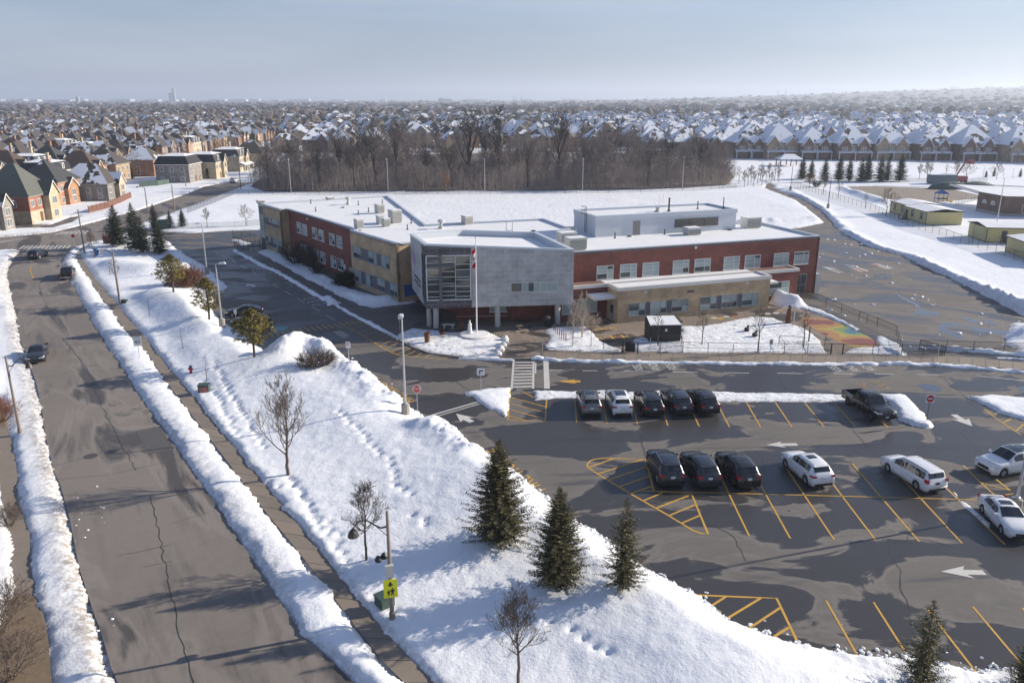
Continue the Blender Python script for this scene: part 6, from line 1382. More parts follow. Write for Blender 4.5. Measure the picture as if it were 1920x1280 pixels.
util_pole((-53.35, 105.19), 6.9, 'wooden lamp post on the lawn beside the leafless tree', arm_dir=math.radians(175))
util_pole((-76.79, 141.52), 7.8, 'wooden pole at the corner crossing with signal boxes', arms=False)
for p, h, lab, ar in (((-82.49, 195.6), 6.6, 'grey pole beside the cross street fence', False), ((-102.95, 254.86), 6.4, 'grey pole in front of the mansard house', False), ((-83.08, 247.12), 7.2, 'grey lamp pole near the woods corner', True), ((-88.67, 194.65), 6.2, 'curved arm street lamp on the cross street bank', True)):
    util_pole(p, h, lab, 0, ar, math.radians(170), 'poles along the cross street')
cab = bpy.data.objects.new('x', None); bpy.data.objects.remove(cab)
def sign_post(p, h, label, cat='sign', z=None, m='galvanised', r=.03):
    zz = ground_z(*p)-.05 if z is None else z
    t_ = thing('road_sign', label, cat, (p[0], p[1], zz)); b = MB(); b.tube([(0,0,-.1),(0,0,h)], r, 6); b.build('post', m, t_); return t_
def octagon(r): return [(r*math.cos(math.pi/8+i*math.pi/4), r*math.sin(math.pi/8+i*math.pi/4)) for i in range(8)]
def disc(r, n=20): return [(r*math.cos(2*math.pi*i/n), r*math.sin(2*math.pi*i/n)) for i in range(n)]
def face_plate(t_, F, poly, zc, d0, d1, m, name='sign_plate', parent=None):
    b = MB(); n = len(poly); b.v = [F.p(x, d0, zc+y) for x, y in poly] + [F.p(x, d1, zc+y) for x, y in poly]
    b.f = [tuple(range(n, 2*n)), tuple(reversed(range(n)))] + [(i, (i+1) % n, n+(i+1) % n, n+i) for i in range(n)]; b.m = [0]*len(b.f)
    return b.build(name, m, parent or t_)
def sign_text(txt, size, F, s_, d, z, m, parent, sx=1.0):
    o = lettering(txt, size, m, parent, F.p(s_, d, z), (math.pi/2, 0, F.ang), sx); return o
FZ = Frame((0,0), 0.0)                            # facing the camera side (-Y)
st = sign_post((-8.43, 66.2), 2.15, 'red STOP sign at the exit of the car park', 'stop sign')
face_plate(st, FZ, octagon(.40), 2.15, .03, .05, 'sign_white'); pl = face_plate(st, FZ, octagon(.355), 2.15, .05, .056, 'sign_red', 'sign_face'); sign_text('STOP', .40, FZ, 0, .062, 2.15, 'sign_white', pl, .78)
st = sign_post((35.5, 63.26), 2.0, 'white square sign with a red no entry disc on the snow island', 'no entry sign', m='lamp_bronze')
sq = lambda a, b_: [(-a,-b_),(a,-b_),(a,b_),(-a,b_)]
face_plate(st, FZ, sq(.36,.36), 2.05, .03, .05, 'sign_white'); pl = face_plate(st, FZ, disc(.32), 2.05, .05, .056, 'sign_red', 'sign_face'); face_plate(st, FZ, sq(.22,.055), 2.05, .056, .062, 'sign_white', 'bar', pl)
st = sign_post((-2.93, 70.65), 2.2, 'white square turn arrow sign on the snow island by the crossing', 'sign')
pl = face_plate(st, FZ, sq(.36,.36), 2.0, .03, .05, 'sign_white')
glyph(FZ, .056, [[(-.15,1.75),(-.05,1.75),(-.05,2.06),(-.15,2.06)], [(-.15,2.06),(.08,2.06),(.08,2.16),(-.15,2.16)], [(.08,2.0),(.24,2.11),(.08,2.22)]], 'sign_black', pl)
st = sign_post((-39.48, 80.27), 1.75, 'white MAXIMUM 40 speed sign beside the long pavement', 'speed sign')
F40 = Frame((0,0), math.radians(12)); pl = face_plate(st, F40, sq(.40,.52), 1.95, .03, .05, 'sign_white'); sign_text('40', .62, F40, 0, .056, 1.85, 'sign_black', pl); sign_text('MAXIMUM', .17, F40, 0, .056, 2.31, 'sign_black', pl, .8)
st = sign_post((-16.51, 76.57), 1.9, 'white sign with a red no parking ring on the ploughed heap', 'sign', r=.035)
FP = Frame((0,0), math.radians(-10)); pl = face_plate(st, FP, sq(.24,.34), 1.85, .03, .05, 'sign_white'); r1 = face_plate(st, FP, disc(.17), 1.95, .05, .056, 'sign_red', 'ring', pl); face_plate(st, FP, disc(.125), 1.95, .056, .060, 'sign_white', 'disc', r1); sign_text('P', .22, FP, 0, .064, 1.95, 'sign_black', r1)
for p, lab, rr in (((-13.39, 91.42), 'small white sign beside the kerb near the garden', 0), ((-38.24, 132.32), 'thin sign post on the shaded lawn near the beige bay', 0), ((-27.41, 113.44), 'thin sign post on the shaded lawn near the evergreen shrub', 0), ((3.29, 81.92), 'slim pole beside the crossing and the plaza', 1), ((27.63, 81.18), 'grey backed sign on a thin post by the railing', 0), ((45.22, 80.45), 'thin post on the front pavement near the yard gate', 1), ((-33.68, 93.76), 'thin post with a small plate at the lawn edge by the parked cars', 0), ((14.88, 81.92), 'thin post on the front pavement before the black gate', 1)):
    st = sign_post(p, 2.1, lab, 'sign post', r=.028)
    if not rr: face_plate(st, FZ, sq(.17,.28), 1.9, .03, .045, 'sign_white' if p[0] < 10 else 'grey_metal')
st = sign_post((-82.9, 149.68), 1.7, 'red stop sign at the street corner crossing', 'stop sign'); Fq = Frame((0,0), math.radians(15)); face_plate(st, Fq, octagon(.40), 1.95, .03, .05, 'sign_white'); face_plate(st, Fq, octagon(.36), 1.95, .05, .056, 'sign_red', 'sign_face')
st = thing('notice_board', 'dark red signboard under the entrance spruces', 'signboard', (*(-77.07, 151.42), 0)); b = MB(); b.box(-1.0,1.0,-.12,.12,.2,1.7); b.build('panel', 'lift_red', st); b = MB(); b.box(-1.15,-1.02,-.14,.14,0,1.8); b.box(1.02,1.15,-.14,.14,0,1.8); o = b.build('posts', 'red_brick', st); o['kind'] = 'stuff'
# hydrant
hp = (-32.26, 75.67); t_ = thing('fire_hydrant', 'red fire hydrant with a dark blue cap in the snow', 'hydrant', (*hp, ground_z(*hp)-.05))
b = MB(); b.lathe([(.17,0),(.17,.08),(.12,.1),(.12,.58),(.15,.6)], 12); b.build('barrel', 'hydrant_red', t_)
b = MB(); b.lathe([(.16,.6),(.16,.66),(.12,.76),(.05,.82),(.04,.88)], 12); b.build('bonnet', 'hydrant_blue', t_)
for a in (0, math.pi, -math.pi/2):
    b = MB(); b.tube([(0,0,.45),(math.cos(a)*.2,math.sin(a)*.2,.45)], [.07,.07], 8); b.tube([(math.cos(a)*.2,math.sin(a)*.2,.45),(math.cos(a)*.24,math.sin(a)*.24,.45)], [.085,.085], 8); b.build('nozzle', 'hydrant_red', t_)
def cabinet(p, w, d, h, rz, label, m='box_green', poster=False, name='utility_box'):
    t_ = thing(name, label, 'utility box', (*p, ground_z(*p)-.08), rz); b = MB()
    b.prism([(-w/2,-d/2),(w/2,-d/2),(w/2,d/2),(-w/2,d/2)], .05, h*.92); b.build('body', m, t_)
    b = MB(); b.prism([(-w/2-.04,-d/2-.04),(w/2+.04,-d/2-.04),(w/2+.04,d/2+.04),(-w/2-.04,d/2+.04)], h*.92+.003, h); b.build('lid', m, t_)
    b = MB(); b.prism([(-w/2-.1,-d/2-.1),(w/2+.1,-d/2-.1),(w/2+.1,d/2+.1),(-w/2-.1,d/2+.1)], -.1, .05); b.build('plinth', 'kerb_concrete', t_)
    if poster:
        b = MB(); b.box(-w*.38,w*.38,-d/2-.012,-d/2-.002,h*.15,h*.75); b.build('poster', 'poster_red', t_)
    return t_
cabinet((-29.01, 70.51), .95, .8, .8, math.radians(8), 'dark green utility box with a torn red poster beside the pavement', 'box_green', True)
cabinet((-6.94, 37.39), .8, .8, .85, math.radians(40), 'dark green snow capped utility box behind the school crossing lamp')
cabinet((-52.43, 104.6), .7, .6, .5, 0, 'little green ground box at the foot of the wooden lamp post')
cabinet((-73.99, 169), 2.2, 1.6, 2.0, math.radians(20), 'large green utility cabinet by the entrance spruces')
cabinet((-73.17, 138.49), .6, .5, 1.3, 0, 'small blue and yellow newspaper box at the corner tree', 'plastic_blue')
# flagpole and flag, statue, bench, planters, stones
fp = (-4.13, 89.63); t_ = thing('flagpole', 'white flagpole on the round terrace in front of the grey block', 'flagpole', (*fp, .1)); FH = 11.4
b = MB(); b.lathe([(.11,0),(.085,.4),(.07,FH*.6),(.05,FH)], 10); b.build('pole', 'sign_white', t_); b = MB(); b.lathe([(.02,FH),(.12,FH+.08),(.12,FH+.14),(.02,FH+.2)], 8); b.build('finial', 'sign_white', t_)
t_ = thing('flag', 'limp red and white maple leaf flag hanging from the flagpole', 'flag', (fp[0], fp[1], 0))
def flag_band(u0, u1, m, name, parent):
    b = MB(); n = 10; nu = 6
    for i in range(n+1):
        for j in range(nu+1):
            v_ = i/n; u_ = u0+(u1-u0)*j/nu
            z = FH-.9-u_*2.3-v_*.4; x = -.1-(v_*.30)*(1-.25*u_)+.07*math.sin(u_*9+v_*4); y = -.02+.12*math.sin(v_*8+u_*5)
            b.v.append((x, y, z))
    for i in range(n):
        for j in range(nu): b.f.append((i*(nu+1)+j, i*(nu+1)+j+1, (i+1)*(nu+1)+j+1, (i+1)*(nu+1)+j)); b.m.append(0)
    return b.build(name, m, parent, smooth=True)
flag_band(0, .27, 'flag_red', 'red_band', t_); wb = flag_band(.272, .70, 'flag_white', 'white_band', t_); flag_band(.702, 1.0, 'flag_red', 'red_band', t_)
leaf = [(0,.5),(.1,.3),(.22,.36),(.17,.1),(.34,.2),(.38,.1),(.5,.07),(.42,-.08),(.2,-.22),(.22,-.3),(.03,-.26),(.03,-.5),(-.03,-.5),(-.03,-.26),(-.22,-.3),(-.2,-.22),(-.42,-.08),(-.5,.07),(-.38,.1),(-.34,.2),(-.17,.1),(-.22,.36),(-.1,.3)]
b = MB(); b.v = [(-.24+x*.22+.03*math.sin(y*4), -.17-.03*math.sin(x*6), FH-2.2+y*.5) for x, y in leaf]; b.f = [tuple(range(len(leaf)))]; b.m = [0]; b.build('maple_leaf', 'flag_red', wb)
tc_ = (-4.18, 89.19); t_ = thing('round_terrace', 'round snowy stone terrace under the flagpole and statue', 'terrace', (tc_[0]-.2, tc_[1]+.3, 0)); b = MB(); b.lathe([(1.9,0),(1.9,.28),(0,.28)], 28); b.build('wall', 'pale_concrete', t_); b = MB(); b.lathe([(1.78,.283),(1.7,.34),(0,.36)], 28); b.build('snow_cover', 'roof_snow', t_)
b = MB(); L_ = (-9.41, 87.27); b.add([], []); b.tube([(tc_[0]-2.3-tc_[0], 0, .2), (L_[0]-tc_[0], L_[1]-tc_[1], .15)], [.22,.2], 6); b.build('low_wall', 'pale_concrete', t_)
sp_ = (-4.96, 89.85); t_ = thing('statue', 'white robed statue beside the flagpole', 'statue', (*sp_, .3)); b = MB(); b.lathe([(.34,0),(.34,.12),(.27,.16)], 12); b.build('plinth', 'statue_white', t_)
b = MB(); b.lathe([(.27,.16),(.25,.4),(.20,.9),(.22,1.05),(.19,1.18),(.08,1.26),(.09,1.31),(.12,1.40),(.10,1.52),(.03,1.56)], 12); b.tube([(-.18,0,1.1),(-.12,-.2,.95),(0,-.26,1.05)], [.07,.06,.05], 6); b.tube([(.18,0,1.1),(.12,-.2,.95),(0,-.26,1.05)], [.07,.06,.05], 6); b.build('figure', 'statue_white', t_, smooth=True)
bp = (-7.71, 93.04); t_ = thing('stone_bench', 'pale stone bench in the shade under the grey block', 'bench', (*bp, 0)); b = MB(); b.box(-.8,.8,-.25,.25,.42,.54); b.build('seat', 'pale_concrete', t_)
for s_ in (-1,1):
    b = MB(); b.box(s_*.5-.1,s_*.5+.1,-.18,.18,0,.418); b.build('leg', 'pale_concrete', t_)
def planter(p, h, r, label):
    t_ = thing('planter', label, 'planter', (*p, .05)); b = MB(); b.lathe([(r*.7,0),(r,h),(r*1.08,h+.02),(r*1.08,h-.06)], 12); b.build('pot', 'rust', t_)
    o = put(shrub_mesh('plant', .4, .3, int(p[0]*7), 'rust', 10, 1, .01), 'plant', t_, (0,0,h-.05))
planter((-9.65, 86.64), 1.2, .36, 'tall rusty planter at the left end of the garden wall'); planter((-8.2, 89.63), .5, .35, 'low brown planter in the garden snow'); planter((-6.05, 92.34), .8, .25, 'small brown planter at the back of the garden')
stn = ['upper of the white stones at the garden edge', 'second white stone at the garden edge', 'third white stone at the garden edge', 'biggest white stone at the garden edge', 'lowest white stone at the garden edge']
for i, p in enumerate([(-0.8, 87.9), (-0.73, 86.43), (-0.96, 85.42), (-1.3, 83.83), (-1.51, 82.3)]):
    R = random.Random(i); b = MB(); r = .42+.12*(i == 3); b.lathe([(r*.9,0),(r*1.0,.2),(r*.75,.45),(r*.3,.58)], 8); b.v = [(x*R.uniform(.85,1.2), y*R.uniform(.85,1.2), z*R.uniform(.9,1.1)) for x, y, z in b.v]
    o = b.build('garden_stone', 'statue_white', None, (*p, 0)); tag(o, stn[i], 'stone', 'white stones at the garden edge')
bl = ['closest to the school', 'second from the school', 'third from the school', 'fourth from the school', 'fifth from the school', 'sixth from the school', 'nearest the road']
for i, p in enumerate([(4.97, 91.42), (5.13, 90.74), (5.35, 90.07), (5.56, 89.41), (5.77, 88.65), (5.97, 88), (6.17, 87.27)]):
    b = MB(); b.lathe([(.05,0),(.05,.85),(.02,.9)], 8); o = b.build('bollard', ('rust','hydrant_blue','sign_red')[i % 3], None, (*p, .1)); tag(o, 'coloured thin bollard beside the planted island, ' + bl[i], 'bollard', 'bollards beside the planted island')
# black waste enclosure
wp = (17.45, 87.48); t_ = thing('waste_shed', 'black shed with a snowy sloped roof behind the railing', 'shed', (wp[0], wp[1]+1.0, 0), math.radians(4)); b = MB(); b.prism([(-1.85,-1.3),(1.75,-1.3),(1.75,1.3),(-1.85,1.3)], 0, [2.0,2.0,2.35,2.35]); b.build('wall', 'black_metal', t_)
b = MB(); b.prism([(-1.85,-1.35),(1.75,-1.35),(1.55,1.25),(-1.7,1.25)], [2.03,2.03,2.38,2.38], [2.08,2.08,2.46,2.46]); b.build('roof_snow', 'roof_snow', t_)
b = MB(); b.box(-.1,.16,-1.34,-1.31,1.3,1.58); b.build('plate', 'sign_white', t_); b = MB(); b.box(-1.85,1.75,-1.33,-1.31,.72,.78); b.build('rail', 'iron', t_)
bb = (5.34, 93.52); t_ = thing('waste_bin', 'dark waste bin beside the right column', 'bin', (bb[0]-1.0, bb[1]+.4, 0)); b = MB(); b.lathe([(.45,0),(.5,1.0)], 10); b.build('barrel', 'black_metal', t_); b = MB(); b.lathe([(.53,1.0),(.4,1.2),(.1,1.28)], 10); b.build('lid', 'iron', t_)
for p, lab in (((28.06, 91.42), 'small dark animal shaped rocker in the playground snow'), ((28.36, 89.19), 'low dark log seat in the playground snow')):
    t_ = thing('spring_rocker', lab, 'rocker', (*p, .05)); b = MB(); b.lathe([(.1,0),(.3,.1),(.34,.35),(.2,.5)], 8); b.build('body', 'black_metal', t_); b = MB(); b.lathe([(.12,.5),(.16,.65),(.08,.8)], 8, 0, (.12,0)); b.build('head', 'black_metal', t_)
t_ = thing('carved_post', 'brown carved wooden figure post beside the play pad', 'carving', (*(34.29, 95.21), 0)); b = MB(); b.lathe([(.35,0),(.4,.5),(.3,.9),(.36,1.3),(.28,1.7),(.12,1.95)], 10); b.build('body', 'rust', t_); b = MB(); b.lathe([(.2,1.95),(.24,2.1),(.1,2.3)], 8, 0, (0,-.05)); b.build('head', 'bark_brown', t_)
for p, h, lab in (((34.48, 94), 2.0, 'pale wooden post between the carving and the play pad'), ((33.9, 87.06), 1.9, 'brown post at the snow edge of the play pad'), ((34.92, 96.71), 1.4, 'short pale post behind the carved figure')):
    b = MB(); b.lathe([(.09,0),(.09,h),(.05,h+.04)], 8); o = b.build('wooden_post', 'pale_concrete' if h > 1.95 else 'wood_pole', None, (*p, 0)); tag(o, lab, 'post')
# fences: posts, rails and a wire mesh each
def fence(line, h, label, spacing=2.4, name='chain_link_fence', group=None, posts=True, mesh=True, r=.035, m='black_metal', midrail=False):
    o_ = line[0]; t_ = thing(name, label, 'fence', (o_[0], o_[1], 0), 0, group); org = (o_[0], o_[1], 0)
    n = max(1, int(round(sum(dist2(a, b_) for a, b_ in zip(line[:-1], line[1:]))/spacing))); P = resample(line, n) if len(line) > 1 else line
    if len(line) > 2: P = []; [P.extend(resample([a, b_], max(1, int(round(dist2(a, b_)/spacing))))[:-1]) for a, b_ in zip(line[:-1], line[1:])]; P.append(line[-1])
    zs = [max(0, ground_z(*p)-.1) for p in P]
    for p, z in zip(P, zs):
        b = MB(); b.tube([(0,0,z-.2),(0,0,z+h)], r, 5); b.build('post', m, t_, (p[0]-o_[0], p[1]-o_[1], 0))
    b = MB(); b.tube([(p[0],p[1],z+h-.03) for p, z in zip(P, zs)], r*.75, 4); b.build('top_rail', m, t_, org=org)
    if midrail:
        b = MB(); b.tube([(p[0],p[1],z+h*.45) for p, z in zip(P, zs)], r*.6, 4); b.build('middle_rail', m, t_, org=org)
    if mesh:
        b = MB()
        for (p, z), (q, w) in zip(zip(P[:-1], zs[:-1]), zip(P[1:], zs[1:])): b.add([(p[0],p[1],z+.05),(q[0],q[1],w+.05),(q[0],q[1],w+h-.05),(p[0],p[1],z+h-.05)], [(0,1,2,3)])
        b.build('wire_mesh', 'chain_link', t_, org=org)
    return t_
fence([(10.09, 84.03), (12.14, 83.44)], 1.2, 'short black fence left of the dark yard gate', 1.6)
fence([(13.78, 83.06), (18.73, 83.25)], 1.2, 'black fence in front of the waste shed')
fence([(18.73, 83.25), (19.31, 87.9)], 1.2, 'black fence running back beside the waste shed')
fence([(18.77, 83.44), (21.46, 83.15), (24.16, 82.96), (26.87, 82.87), (29.79, 83.06)], 1.2, 'long low black railing in front of the playground snow', 3.4, mesh=False, midrail=True)
fence([(29.79, 83.06), (30.09, 85.82), (32.6, 85.42)], 1.2, 'black railing stepping back around the playground corner', 3, mesh=False, midrail=True)
fence([(29.73, 82.87), (34.72, 82.68), (35.11, 85.42)], 1.2, 'black fence corner beside the play pad gate', 2.4)
t_ = fence([(34.78, 82.68), (35.97, 82.58)], 1.25, 'black gate into the painted play pad', 1.6, 'gate', r=.05)
fence([(36.02, 82.58), (39.1, 82.3), (42.28, 82.3), (46.63, 81.74)], 1.25, 'black fence along the front pavement beside the play pad', 2.6, midrail=True)
fence([(40.58, 109.17), (41.22, 106.99), (42.03, 103.44), (42.78, 100.11), (43.55, 96.46), (43.92, 94.97), (44.43, 93.28), (45.09, 89.63), (42.46, 82.68)], 1.25, 'black fence between the painted pad and the play yard', 2.6, midrail=True)
fence([(45.04, 84.03), (50.68, 83.44), (53.79, 83.06), (57.56, 81.74)], 1.25, 'black fence across the front of the play yard', 3.0, midrail=True)
fence([(45.04, 84.03), (46.49, 81.92)], 1.25, 'short black fence at the play yard entrance', 2.5)
t_ = fence([(12.2, 83.44), (13.73, 83.06)], 1.25, 'dark sheet gate before the hopscotch yard', 1.6, 'gate', r=.05, mesh=False); b = MB(); q_ = [(12.43, 83.44), (13.43, 83.06)]; F = Frame(q_[0], ang_of(*q_)); b.fbox(F, 0, dist2(*q_), -.02, .02, .1, 1.15); b.build('gate_panel', 'black_metal', t_, org=(*[(12.2, 83.44)][0], 0))
fence([(-55.71, 158.14), (-51.22, 155.02), (-46.47, 148.54)], 1.6, 'black fence round the yard beside the beige bay', 2.4)
fence([(-52.38, 149.11), (-47.15, 143.61), (-45.68, 146.86)], 1.9, 'black sheet fenced gate at the end of the front walk', 2.0, midrail=True)
fence([(-74.59, 168.28), (-69.79, 169), (-63.81, 169.72), (-59.74, 171.19), (-54.9, 174.21)], 1.3, 'thin fence along the field beside the drive entrance', 3.0, m='galvanised')
fence([(-78.26, 192.77), (-79.03, 212.15), (-80.32, 232.94)], 1.5, 'dark slatted fence climbing beside the cross street', 1.1)
fence([(-79.41, 231.61), (-72.19, 231.61), (-52.23, 231.61), (-30.89, 232.94), (-9.29, 233.62), (12.46, 234.97), (34.65, 237.72), (54.48, 241.98), (69.51, 250.16)], 1.5, 'long low fence in front of the woods', 3.2, r=.03)
fence([(89, 256.46), (88.6, 230.3), (88.91, 212.15), (88.34, 194.65), (86.45, 174.21), (85.77, 167.56), (86.55, 160.73), (86.18, 152.01), (86.52, 143.61), (86.54, 135.57), (86.88, 127.49)], 1.7, 'chain link fence between the snowy play yard bank and the portables', 2.7)
fence([(113, 271.82), (131.04, 268.26), (143.38, 264.78), (157.61, 268.26)], 1.5, 'thin fence along the park side of the gravel yard', 3.2, r=.025)
fence([(114.24, 206.69), (123.25, 215.55), (133.03, 225.17)], 1.5, 'thin fence around the small playground', 2.6, r=.03)
# goals on the field
for p, w, rz, lab in (((39.18, 211.03), 3.5, 1.1, 'small goal frame on the field behind the penthouse'), ((-30.44, 220.26), 2.5, .6, 'small goal frame on the field behind the left wing')):
    t_ = thing('goal', lab, 'goal frame', (*p, .2), rz)
    for s_ in (-1, 1):
        b = MB(); b.tube([(s_*w/2,0,0),(s_*w/2,0,2.3)], .05, 5); b.build('post', 'galvanised', t_)
    b = MB(); b.tube([(-w/2,0,2.3),(w/2,0,2.3)], .05, 5); b.build('crossbar', 'galvanised', t_)

# ------------------------------------------------------------------ vehicles (built facing +X, centred)
CARS = {
 # stations: x, belt z, rail y fraction, rail z, centre z, half width fraction
 'suv': dict(L=4.62, W=1.86, wb=(1.38,-1.36), wr=.36, st=[(2.31,.66,.80,.72,.74,.80),(2.22,.84,.84,.92,.95,.92),(1.75,.94,.84,1.02,1.06,.99),(1.05,1.02,.84,1.10,1.14,1.0),
   (.25,1.06,.73,1.60,1.655,1.0),(-.5,1.08,.74,1.64,1.70,1.0),(-1.35,1.10,.72,1.60,1.665,.99),(-1.72,1.11,.70,1.55,1.61,.98),(-2.14,1.10,.80,1.13,1.15,.95),(-2.25,.98,.86,1.02,1.04,.92),(-2.31,.60,.90,.64,.65,.88)],
   cowl=3, rf=4, rr=7, tail=8, wins=[(.55,-.22),(-.28,-1.15),(-1.2,-1.66)]),
 'van': dict(L=5.15, W=1.98, wb=(1.55,-1.50), wr=.35, st=[(2.57,.62,.80,.68,.70,.80),(2.46,.80,.84,.88,.90,.92),(1.95,.93,.84,1.00,1.04,.99),(1.45,1.00,.84,1.07,1.11,1.0),
   (.55,1.02,.76,1.62,1.68,1.0),(-.4,1.03,.77,1.68,1.74,1.0),(-1.7,1.04,.77,1.67,1.73,1.0),(-2.18,1.05,.75,1.62,1.69,.98),(-2.42,1.05,.82,1.10,1.11,.96),(-2.50,.92,.86,.98,1.0,.94),(-2.57,.55,.9,.6,.62,.9)],
   cowl=3, rf=4, rr=7, tail=8, wins=[(.95,.02),(-.04,-1.0),(-1.06,-2.1)]),
 'sedan': dict(L=4.6, W=1.80, wb=(1.36,-1.34), wr=.33, st=[(2.3,.58,.8,.64,.66,.78),(2.2,.72,.84,.78,.81,.91),(1.6,.84,.84,.90,.94,.99),(.95,.92,.84,.98,1.01,1.0),
   (.15,.95,.70,1.36,1.40,1.0),(-.45,.97,.70,1.40,1.445,1.0),(-1.0,.99,.68,1.34,1.39,.99),(-1.25,1.0,.68,1.28,1.33,.985),(-1.88,1.0,.80,1.04,1.06,.96),(-2.22,.97,.84,1.0,1.01,.92),(-2.3,.6,.88,.64,.65,.86)],
   cowl=3, rf=4, rr=7, tail=8, wins=[(.5,-.32),(-.38,-1.35)]),
 'pickup': dict(L=5.75, W=1.98, wb=(1.9,-1.75), wr=.40, st=[(2.87,.80,.8,.86,.88,.88),(2.78,1.02,.86,1.08,1.10,.95),(2.1,1.10,.88,1.17,1.20,1.0),(1.35,1.14,.88,1.20,1.23,1.0),
   (.75,1.18,.76,1.80,1.85,1.0),(.1,1.19,.76,1.84,1.89,1.0),(-.5,1.20,.75,1.82,1.87,1.0),(-.72,1.2,.75,1.78,1.83,1.0),(-.88,1.2,.84,1.24,1.25,1.0),(-.95,1.0,.9,1.05,1.06,1.0),(-1.0,.7,.9,.75,.76,.98)],
   cowl=3, rf=4, rr=7, tail=8, wins=[(.95,.15),(.08,-.6)]),
}
def car_ring(c, x):
    st = c['st']; xs = [s[0] for s in st]
    for i in range(len(st)-1):
        if xs[i] >= x >= xs[i+1]:
            u_ = (xs[i]-x)/(xs[i]-xs[i+1]); return [st[i][k]+(st[i+1][k]-st[i][k])*u_ for k in range(6)]
    return list(st[0] if x > xs[0] else st[-1])
def make_car(kind, paint_, label, loc, heading, rails=False, sunroof=None, rim_='rim', plate=True, group=None, cat='car', name='parked_car', privacy=True, facing_plate='plate_white', cut=None, sc=1.0):
    c = CARS[kind]; t_ = thing(name, label, cat, (loc[0], loc[1], loc[2] if len(loc) > 2 else 0.0), heading, group); t_.scale = (sc, sc, sc)
    hw = c['W']/2; wr = c['wr']; ra = wr*1.16; low = .24 if kind != 'pickup' else .42
    xs = set(s[0] for s in c['st'])
    for xw in c['wb']:
        for d in (-1.0,-.99,-.75,-.4,0,.4,.75,.99,1.0): xs.add(round(xw+d*ra, 4))
    xs = sorted((x for x in xs if c['st'][-1][0] <= x <= c['st'][0][0]), reverse=True)
    b = MB(); rows = []
    for x in xs:
        s = car_ring(c, x); w = hw*s[5]; zl = low
        if abs(x-xs[0]) < .12 or abs(x-xs[-1]) < .12: zl = low+.06
        ar = None
        for xw in c['wb']:
            if abs(x-xw) < ra*.995: ar = wr+math.sqrt(max(0, ra*ra-(x-xw)**2))
        z1 = max(zl, ar) if ar else zl
        zmid = max(zl+.30, z1+.02); zb = max(s[1], zmid+.04)
        half = [(0, zl), (w*.72, zl), (w*.72, z1), (w*.985, z1), (w, zmid), (w*.985, (zmid+zb)/2+.02), (w*.955, zb), (w*s[2], s[3]), (w*s[2]*.62, (s[3]*.35+s[4]*.65)), (0, s[4])]
        if s[3] < zb: half[7] = (w*s[2], zb+.01); half[8] = (w*s[2]*.62, zb+.02); half[9] = (0, max(s[4], zb+.02))
        ring = [(x, -y, z) for y, z in half] + [(x, y, z) for y, z in reversed(half[1:-1])]
        rows.append(ring)
    n = len(rows[0])
    for r in rows: b.v.extend(r)
    for i in range(len(rows)-1):
        for j in range(n):
            j2 = (j+1) % n; b.f.append((i*n+j, (i+1)*n+j, (i+1)*n+j2, i*n+j2)); b.m.append(0)
    b.f.append(tuple(range(n))); b.m.append(0); b.f.append(tuple((len(rows)-1)*n+j for j in reversed(range(n)))); b.m.append(0)
    b.build('body', paint_, t_, smooth=True)
    def belt_rail(x, side, v_):
        s = car_ring(c, x); w = hw*s[5]; y0, z0, y1, z1 = w*.955, s[1], w*s[2], s[3]
        ny, nz = (z1-z0), (y0-y1); l_ = math.hypot(ny, nz) or 1
        return (x, side*(y0+(y1-y0)*v_+ny/l_*.012), z0+(z1-z0)*v_+nz/l_*.012)
    for side in (-1, 1):
        for xa, xb in c['wins']:
            g = MB(); k = 4; lo = []; hi = []
            for i in range(k+1):
                x = xa+(xb-xa)*i/k; s = car_ring(c, x); vh = .90 if s[3]-s[1] > .3 else .82
                lo.append(belt_rail(x, side, .10)); hi.append(belt_rail(x, side, vh))
            g.add(lo+hi, [((i, i+1, k+1+i+1, k+1+i) if side < 0 else (i+1, i, k+1+i, k+1+i+1)) for i in range(k)]); g.build('side_window', 'car_glass', t_)
    def top_glass(i0, i1, name, v0=.08, v1=.95, front=True):
        A, B = c['st'][i0], c['st'][i1]; g = MB(); nu = 6
        rowsg = []
        for v_ in (v0, (v0+v1)/2, v1):
            s = [A[k]+(B[k]-A[k])*v_ for k in range(6)]; w = hw*s[5]*s[2]*.93
            dx, dz = B[0]-A[0], B[4]-A[4]; l_ = math.hypot(dx, dz); nx, nz = -dz/l_, dx/l_
            if nz < 0: nx, nz = -nx, -nz
            rowsg.append([(s[0]+nx*.016, -w+2*w*j/nu, s[3]+(s[4]-s[3])*(1-abs(2*j/nu-1)**1.6)+nz*.016) for j in range(nu+1)])
        for r in rowsg: g.v.extend(r)
        for i in range(2):
            for j in range(nu):
                q = (i*(nu+1)+j, i*(nu+1)+j+1, (i+1)*(nu+1)+j+1, (i+1)*(nu+1)+j); g.f.append(q[::-1] if front else q); g.m.append(0)
        # face upwards
        v0_, v1_, v2_ = (Vector(g.v[k]) for k in g.f[0][:3])
        if (v1_-v0_).cross(v2_-v0_).z < 0: g.f = [f[::-1] for f in g.f]
        return g.build(name, 'car_glass', t_, smooth=True)
    top_glass(c['cowl'], c['rf'], 'windscreen'); top_glass(c['rr'], c['tail'], 'rear_window', .06, .80)
